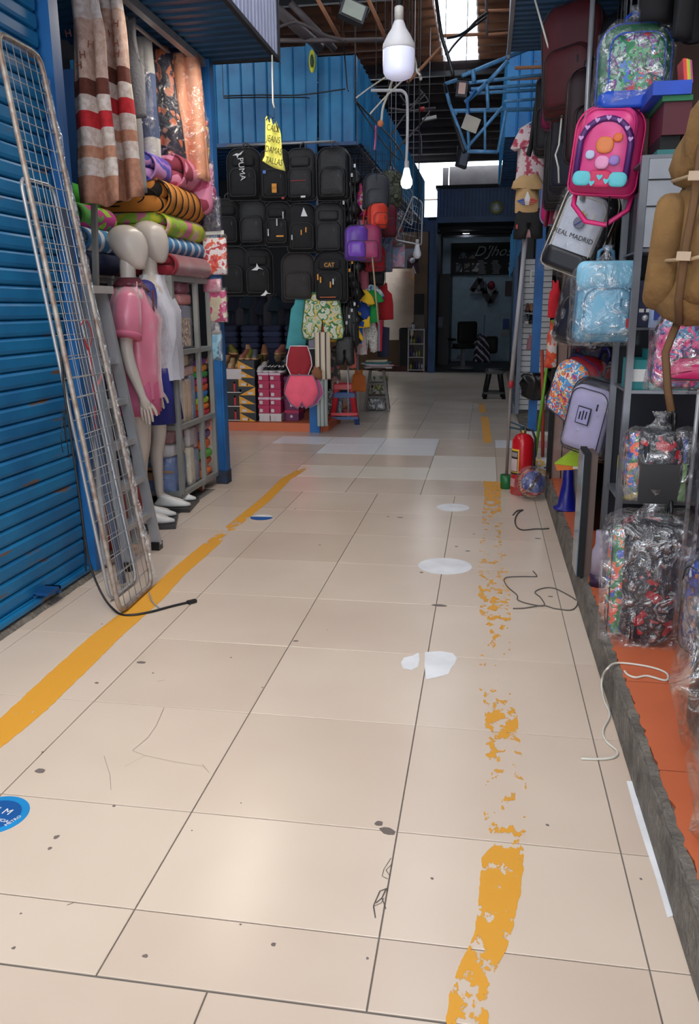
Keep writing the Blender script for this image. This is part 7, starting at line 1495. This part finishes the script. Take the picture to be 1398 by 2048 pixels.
# ================================================================ overhead
def P8(x, y, Y=8.0): return at(x, y, Y=Y)
bb = at(797, 160, Y=3.3); bu = thing('led_bulb', 'large unlit white bell shaped bulb hanging over the aisle', 'lamp', bb)
MB().use(0, True).lathe([(.001, 0), (.03, .002), (.048, .010), (.057, .026), (.059, .05), (.059, .098), (.0585, .10)], n=28).build('diffuser', mat('milky_diffuser', (206, 208, 230), .35, emit=(200, 205, 235), es=.25), bu)  # faint emission added so the unlit milky plastic looks translucent
MB().use(0, True).lathe([(.0585, .10), (.060, .104), (.058, .12), (.042, .15), (.028, .17), (.020, .19), (.017, .196)], n=28).build('housing', mat('white_bulb_housing', (196, 194, 196), .4), bu)
MB().use(0, True).lathe([(.0165, .196), (.0165, .24), (.012, .244), (.001, .244)], n=16).build('screw_base', mat('pale_socket', (180, 176, 170), .4), bu)
MB().use(0, True).tube([(0, 0, .243), (.003, 0, .30), (.0, 0, .42), (.004, 0, .8), (0, 0, 2.9)], [.011, .012, .008, .006, .006], 8).build('cable', CABLE, bu)
# pipes across the left top
PG = mat('dull_grey_pipe', (92, 84, 86), .6, .2)
for i, (a, b, r, lb) in enumerate((((430, 82, 8.6), (790, 80, 8.6), .022, 'long dull grey pipe crossing over the blue sheets'), ((625, -20, 8), (680, 80, 8.4), .018, 'rusty thin pipe slanting down to the long grey pipe, left one'), ((728, -20, 8), (778, 92, 8.4), .018, 'rusty thin pipe slanting down to the long grey pipe, right one'),
        ((555, 20, 8.2), (640, 95, 8.8), .05, 'thick dark beam slanting behind the left canopy corner'), ((580, 5, 9), (670, 100, 9.4), .035, 'second dark beam slanting behind the first'), ((815, 165, 9), (882, 95, 9), .016, 'brown stick slanting up to the bright roof sheet'),
        ((880, 72, 9), (975, 68, 9), .016, 'brown roof batten crossing the bright roof sheet'), ((960, 22, 9), (1022, 20, 9), .014, 'upper brown batten at the right of the bright roof sheet'), ((975, 70, 9.2), (1016, 66, 9.2), .014, 'lower brown batten at the right of the bright roof sheet'), ((972, 0, 8.6), (974, 72, 8.6), .012, 'grey upright strut beside the bright roof sheet'))):
    MB().cyl(P8(*a), P8(*b), r, 8).build('roof_pipe', RUST if 'rusty' in lb or 'brown' in lb else PG, label=lb, cat='pipe')
def wires(label, pts, Y, r=.006, m=None, cat='cable'):
    cable('overhead_cable', label, [P8(x, y, Y+.2*math.sin(i)) for i, (x, y) in enumerate(pts)], r, m or CABLE, cat, 5)
    a = P8(pts[0][0], pts[0][1], Y)
    MB().tube([a, (a.x, a.y, 5.16)], .003, 4).build('tie_wire', PG, bpy.context.scene.collection.objects[COL.objects[-1].name], world=True)
wires('thick black cable running down in front of the bright roof sheet', [(870, -20), (878, 40), (884, 75), (895, 110), (906, 150)], 7.8, .016)
wires('black cable continuing down the blue pipe frame to the lower floodlight', [(889, 170), (897, 200), (906, 235), (917, 270), (928, 305)], 7.8, .014)
wires('looped cable crossing the bright roof sheet, upper one', [(975, 25), (955, 40), (935, 60), (915, 72), (895, 76)], 8.1, .012); wires('looped cable crossing the bright roof sheet, lower one', [(972, 35), (945, 55), (925, 72), (908, 90), (895, 108)], 8.2, .010)
wires('grey cable bundle sagging between the canopy corner and the pipe', [(556, 55), (590, 45), (620, 55), (655, 72), (690, 80)], 7.6, .014, PG); wires('thin black cable along the blue sheets', [(447, 192), (520, 190), (600, 190), (690, 178)], 8.9, .007); wires('second thin black cable along the blue sheets', [(447, 196), (520, 195), (600, 195), (618, 196)], 8.92, .007)
wires('black cable hanging down the blue corner', [(686, 80), (690, 120), (694, 170), (697, 182)], 8.8, .007); wires('thin cable sloping down in front of the blue side sheets', [(710, 200), (740, 232), (775, 268), (800, 300), (812, 330)], 8.6, .008); wires('second thin cable sloping in front of the blue side sheets', [(712, 205), (735, 240), (770, 290), (800, 320)], 8.6, .007)
wires('white string slanting from the bulb to the blue corner', [(770, 155), (740, 175), (712, 196)], 7.5, .006, WCAB, 'string'); wires('second white string slanting down left', [(806, 160), (770, 195), (740, 228)], 7.5, .007, WCAB, 'string'); wires('grey cord looping beside the bulb', [(824, 100), (832, 125), (833, 142), (840, 150)], 6, .006, WCAB, 'string')
for k, pts in enumerate((((783, 270), (810, 230), (850, 190)), ((790, 300), (830, 262), (860, 222)), ((800, 190), (820, 212), (846, 184)), ((812, 262), (835, 262), (842, 275), (843, 310)), ((776, 330), (800, 290), (835, 255)), ((838, 178), (850, 192), (853, 205), (805, 210)))):
    wires(('lowest-left', 'long', 'short crossed', 'arched', 'lower', 'hooked')[k]+' thin grey wire in the tangle above the far left roof edge', pts, 11+.2*k, .010, PG, 'wire')
# white pipe with a bulb against the light
cable('white_conduit', 'white bent conduit hanging down with a bulb at its end', [P8(742, 181), P8(790, 181), P8(806, 183), P8(814, 198), P8(815, 250), P8(814, 300), P8(812, 345)], .014, mat('white_conduit', (196, 196, 200), .5), 'pipe', 5)
def bulb(label, px, py, Y, s=1, lit=0):
    r = thing('hanging_bulb', label, 'lamp', P8(px, py, Y), 0, None, s); MB().use(0, True).lathe([(.001, 0), (.03, .008), (.045, .035), (.044, .06), (.03, .10), (.022, .14), (.018, .15)], n=18).build('glass', mat('lit_bulb_glass', (240, 240, 240), .4, emit=(245, 245, 255), es=3) if lit else mat('milky_bulb_glass', (222, 222, 232), .35), r)
    MB().use(0, True).lathe([(.018, .15), (.018, .2), (.001, .2)], n=12).build('cap', mat('white_bulb_housing', ()), r); MB().tube([(0, 0, .195), (.01, 0, .5), (0, 0, 5.0/s-r.location.z/s)], .006, 5).build('cable', CABLE, r); return r
bulb('white bulb at the end of the conduit seen against the bright gap', 813, 378, 8, 1.2, 1); bulb('small white bulb on a long wire before the brown end wall', 834, 518, 10, 1.1)
# bundled white string and hanging tag
wires('white cord hanging from the bulb area to a small orange clip', [(785, 160), (775, 190), (766, 215), (763, 240)], 8.2, .012, WCAB, 'cord'); wires('pink strap hanging below the orange clip', [(752, 252), (751, 280), (749, 300)], 8.4, .010, mat('pink_strap', (206, 110, 160), .6), 'strap')
cl2 = [o for o in COL.objects if o.get('label', '').startswith('white cord hanging')][0]; MB().use(0, True).ball(tuple(P8(761, 247, 8.2)), .03, 10, 6).build('orange_clip', mat('orange_clip', (220, 130, 80), .5), cl2, world=True)
# floodlights
def flood(label, px, py, Y, w, h, rot, front):
    r = thing('floodlight', label, 'lamp', P8(px, py, Y), rot); MB().box(-w/2, w/2, 0, .05, -h/2, h/2).build('housing', DARKM, r); MB().box(-w/2+.02, w/2-.02, -.008, 0, -h/2+.02, h/2-.02).build('glass', front, r)
    MB().tube([(-w/2-.01, .02, 0), (-w/2-.02, .05, h*.7), (w/2+.02, .05, h*.7), (w/2+.01, .02, 0)], .008, 5).build('bracket', DARKM, r); return r
flood('large dark floodlight with greenish glass tilted at the top of the roof', 707, 20, 7.6, .22, .20, (-.5, .35, .3), mat('greenish_glass', (130, 138, 118), .3))
flood('small square lamp with a pinkish face on the blue pipe frame', 924, 177, 7.9, .10, .13, (0, .1, .1), mat('pinkish_glass', (196, 160, 150), .4)); flood('dark floodlight hanging low at the end of the black cable', 927, 318, 9.5, .12, .17, (.0, .25, .5), mat('dim_glass', (90, 96, 110), .3)); r_ = COL.objects[-1]; q = P8(928, 300, 9.5); MB().tube([q, (q.x, q.y, 5.16)], .004, 4).build('hanging_wire', CABLE, [o for o in COL.objects if o.get('label', '').startswith('dark floodlight')][0], world=True)
r = thing('white_floodlight', 'white boxed floodlight on a blue bracket under the pipe frame', 'lamp', P8(941, 247, 7.9), (.35, .25, .5)); MB().box(-.06, .06, -.05, .03, -.06, .06).build('housing', mat('cream_housing', (196, 192, 180), .5), r); MB().box(-.05, .05, .03, .05, -.05, .05).build('back_fins', mat('teal_fins', (70, 100, 116), .5), r); MB().tube([(0, .05, 0), (-.05, .06, .1), (-.08, .06, .16), (-.04, .05, .26)], .016, 6).build('bracket', BLUEP, r)
# blue pipe frame
fr = thing('pipe_frame', 'light blue welded pipe frame projecting over the aisle from the right loft', 'frame', P8(1000, 220, 8)); LBP = mat('light_blue_pipe', (84, 140, 186), .45, .2, .2, 20)
for a, b, w in (((924, 152), (1058, 97), .018), ((905, 222), (1088, 218), .018), ((938, 166), (1107, 147), .015), ((942, 178), (1097, 168), .015), ((940, 187), (1092, 179), .015), ((1008, 203), (1086, 197), .013), ((912, 230), (912, 222), .012), ((975, 165), (1016, 122), .018), ((930, 205), (972, 168), .020), ((932, 298), (1005, 214), .014),
                ((934, 303), (996, 304), .016), ((996, 304), (1012, 222), .014), ((934, 218), (938, 302), .014), ((974, 168), (976, 218), .016), ((970, 222), (970, 304), .012), ((946, 140), (948, 165), .02), ((889, 168), (900, 210), .016), ((900, 210), (934, 300), .014), ((889, 168), (915, 160), .016)):
    MB().cyl(P8(a[0], a[1], 7.9), P8(b[0], b[1], 8.3 if b[0] > 1040 else 7.9), w, 8).build('pipe', LBP, fr, world=True)
MB().cyl(P8(1026, -10, 8.3), P8(1016, 118, 8.1), .018).build('pipe', mat('pale_pipe', (140, 150, 166), .4, .4), fr, world=True)
for a, b in (((1030, 136), (1110, 133)), ((1020, 158), (1105, 154))): MB().cyl(P8(a[0], a[1], 8.4), P8(b[0], b[1], 8.4), .016).build('roof_pipe', RUST, label='rust brown pipe in front of the bright blue loft sheet, '+('upper' if a[1] < 140 else 'lower')+' one', cat='pipe')
# hanging mesh racks and fluorescents far left
mp_ = mesh_panel('mesh_panel', 'small hanging mesh rack before the far blue header, front one', P8(790, 480, 10.2), P8(843, 490, 10.2), P8(845, 405, 10.2), P8(826, 392, 10.2), 6, 6, .010, STEEL, .03)
mp2 = mesh_panel('mesh_panel', 'hanging mesh rack leaning toward the blue side sheets, rear one', P8(773, 408, 10.6), P8(824, 452, 10.6), P8(826, 385, 10.6), P8(782, 330, 10.6), 6, 12, .008, STEEL, .03)
for r_, pp in ((mp_, ((790, 480), (826, 392))), (mp2, ((782, 330), (826, 385)))):
    for x, y in pp: a = P8(x, y, 10.3); MB().tube([a, (a.x, a.y, 4.9)], .004, 4).build('hanging_wire', WIRE, r_, world=True)
fl_ = thing('batten_lamp', 'small white batten lamp on the dark roof beyond the bulb', 'lamp', P8(858, 237, 12.5)); MB().bar(P8(845, 240, 12.5), P8(873, 234, 12.5), .08, .04).build('body', mat('pale_batten', (176, 176, 170), .5), fl_, world=True); MB().tube([P8(858, 236, 12.5), (P8(858, 236, 12.5).x, 12.5, 5.2)], .004, 4).build('wire', WIRE, fl_, world=True)
wires('grey stick with a red taped middle under the dark roof', [(778, 217), (820, 222), (843, 219), (870, 216)], 11.6, .016, PG, 'stick'); st_ = [o for o in COL.objects if o.get('category') == 'stick'][0]; MB().cyl(P8(838, 219.5, 11.75), P8(849, 218, 11.75), .03).build('red_tape', mat('red_tape', (170, 50, 50), .6), st_, world=True)
wires('white cup shaped clip hanging on a string near the bulb', [(836, 140), (840, 150), (842, 160)], 6.5, .012, WCAB, 'clip')
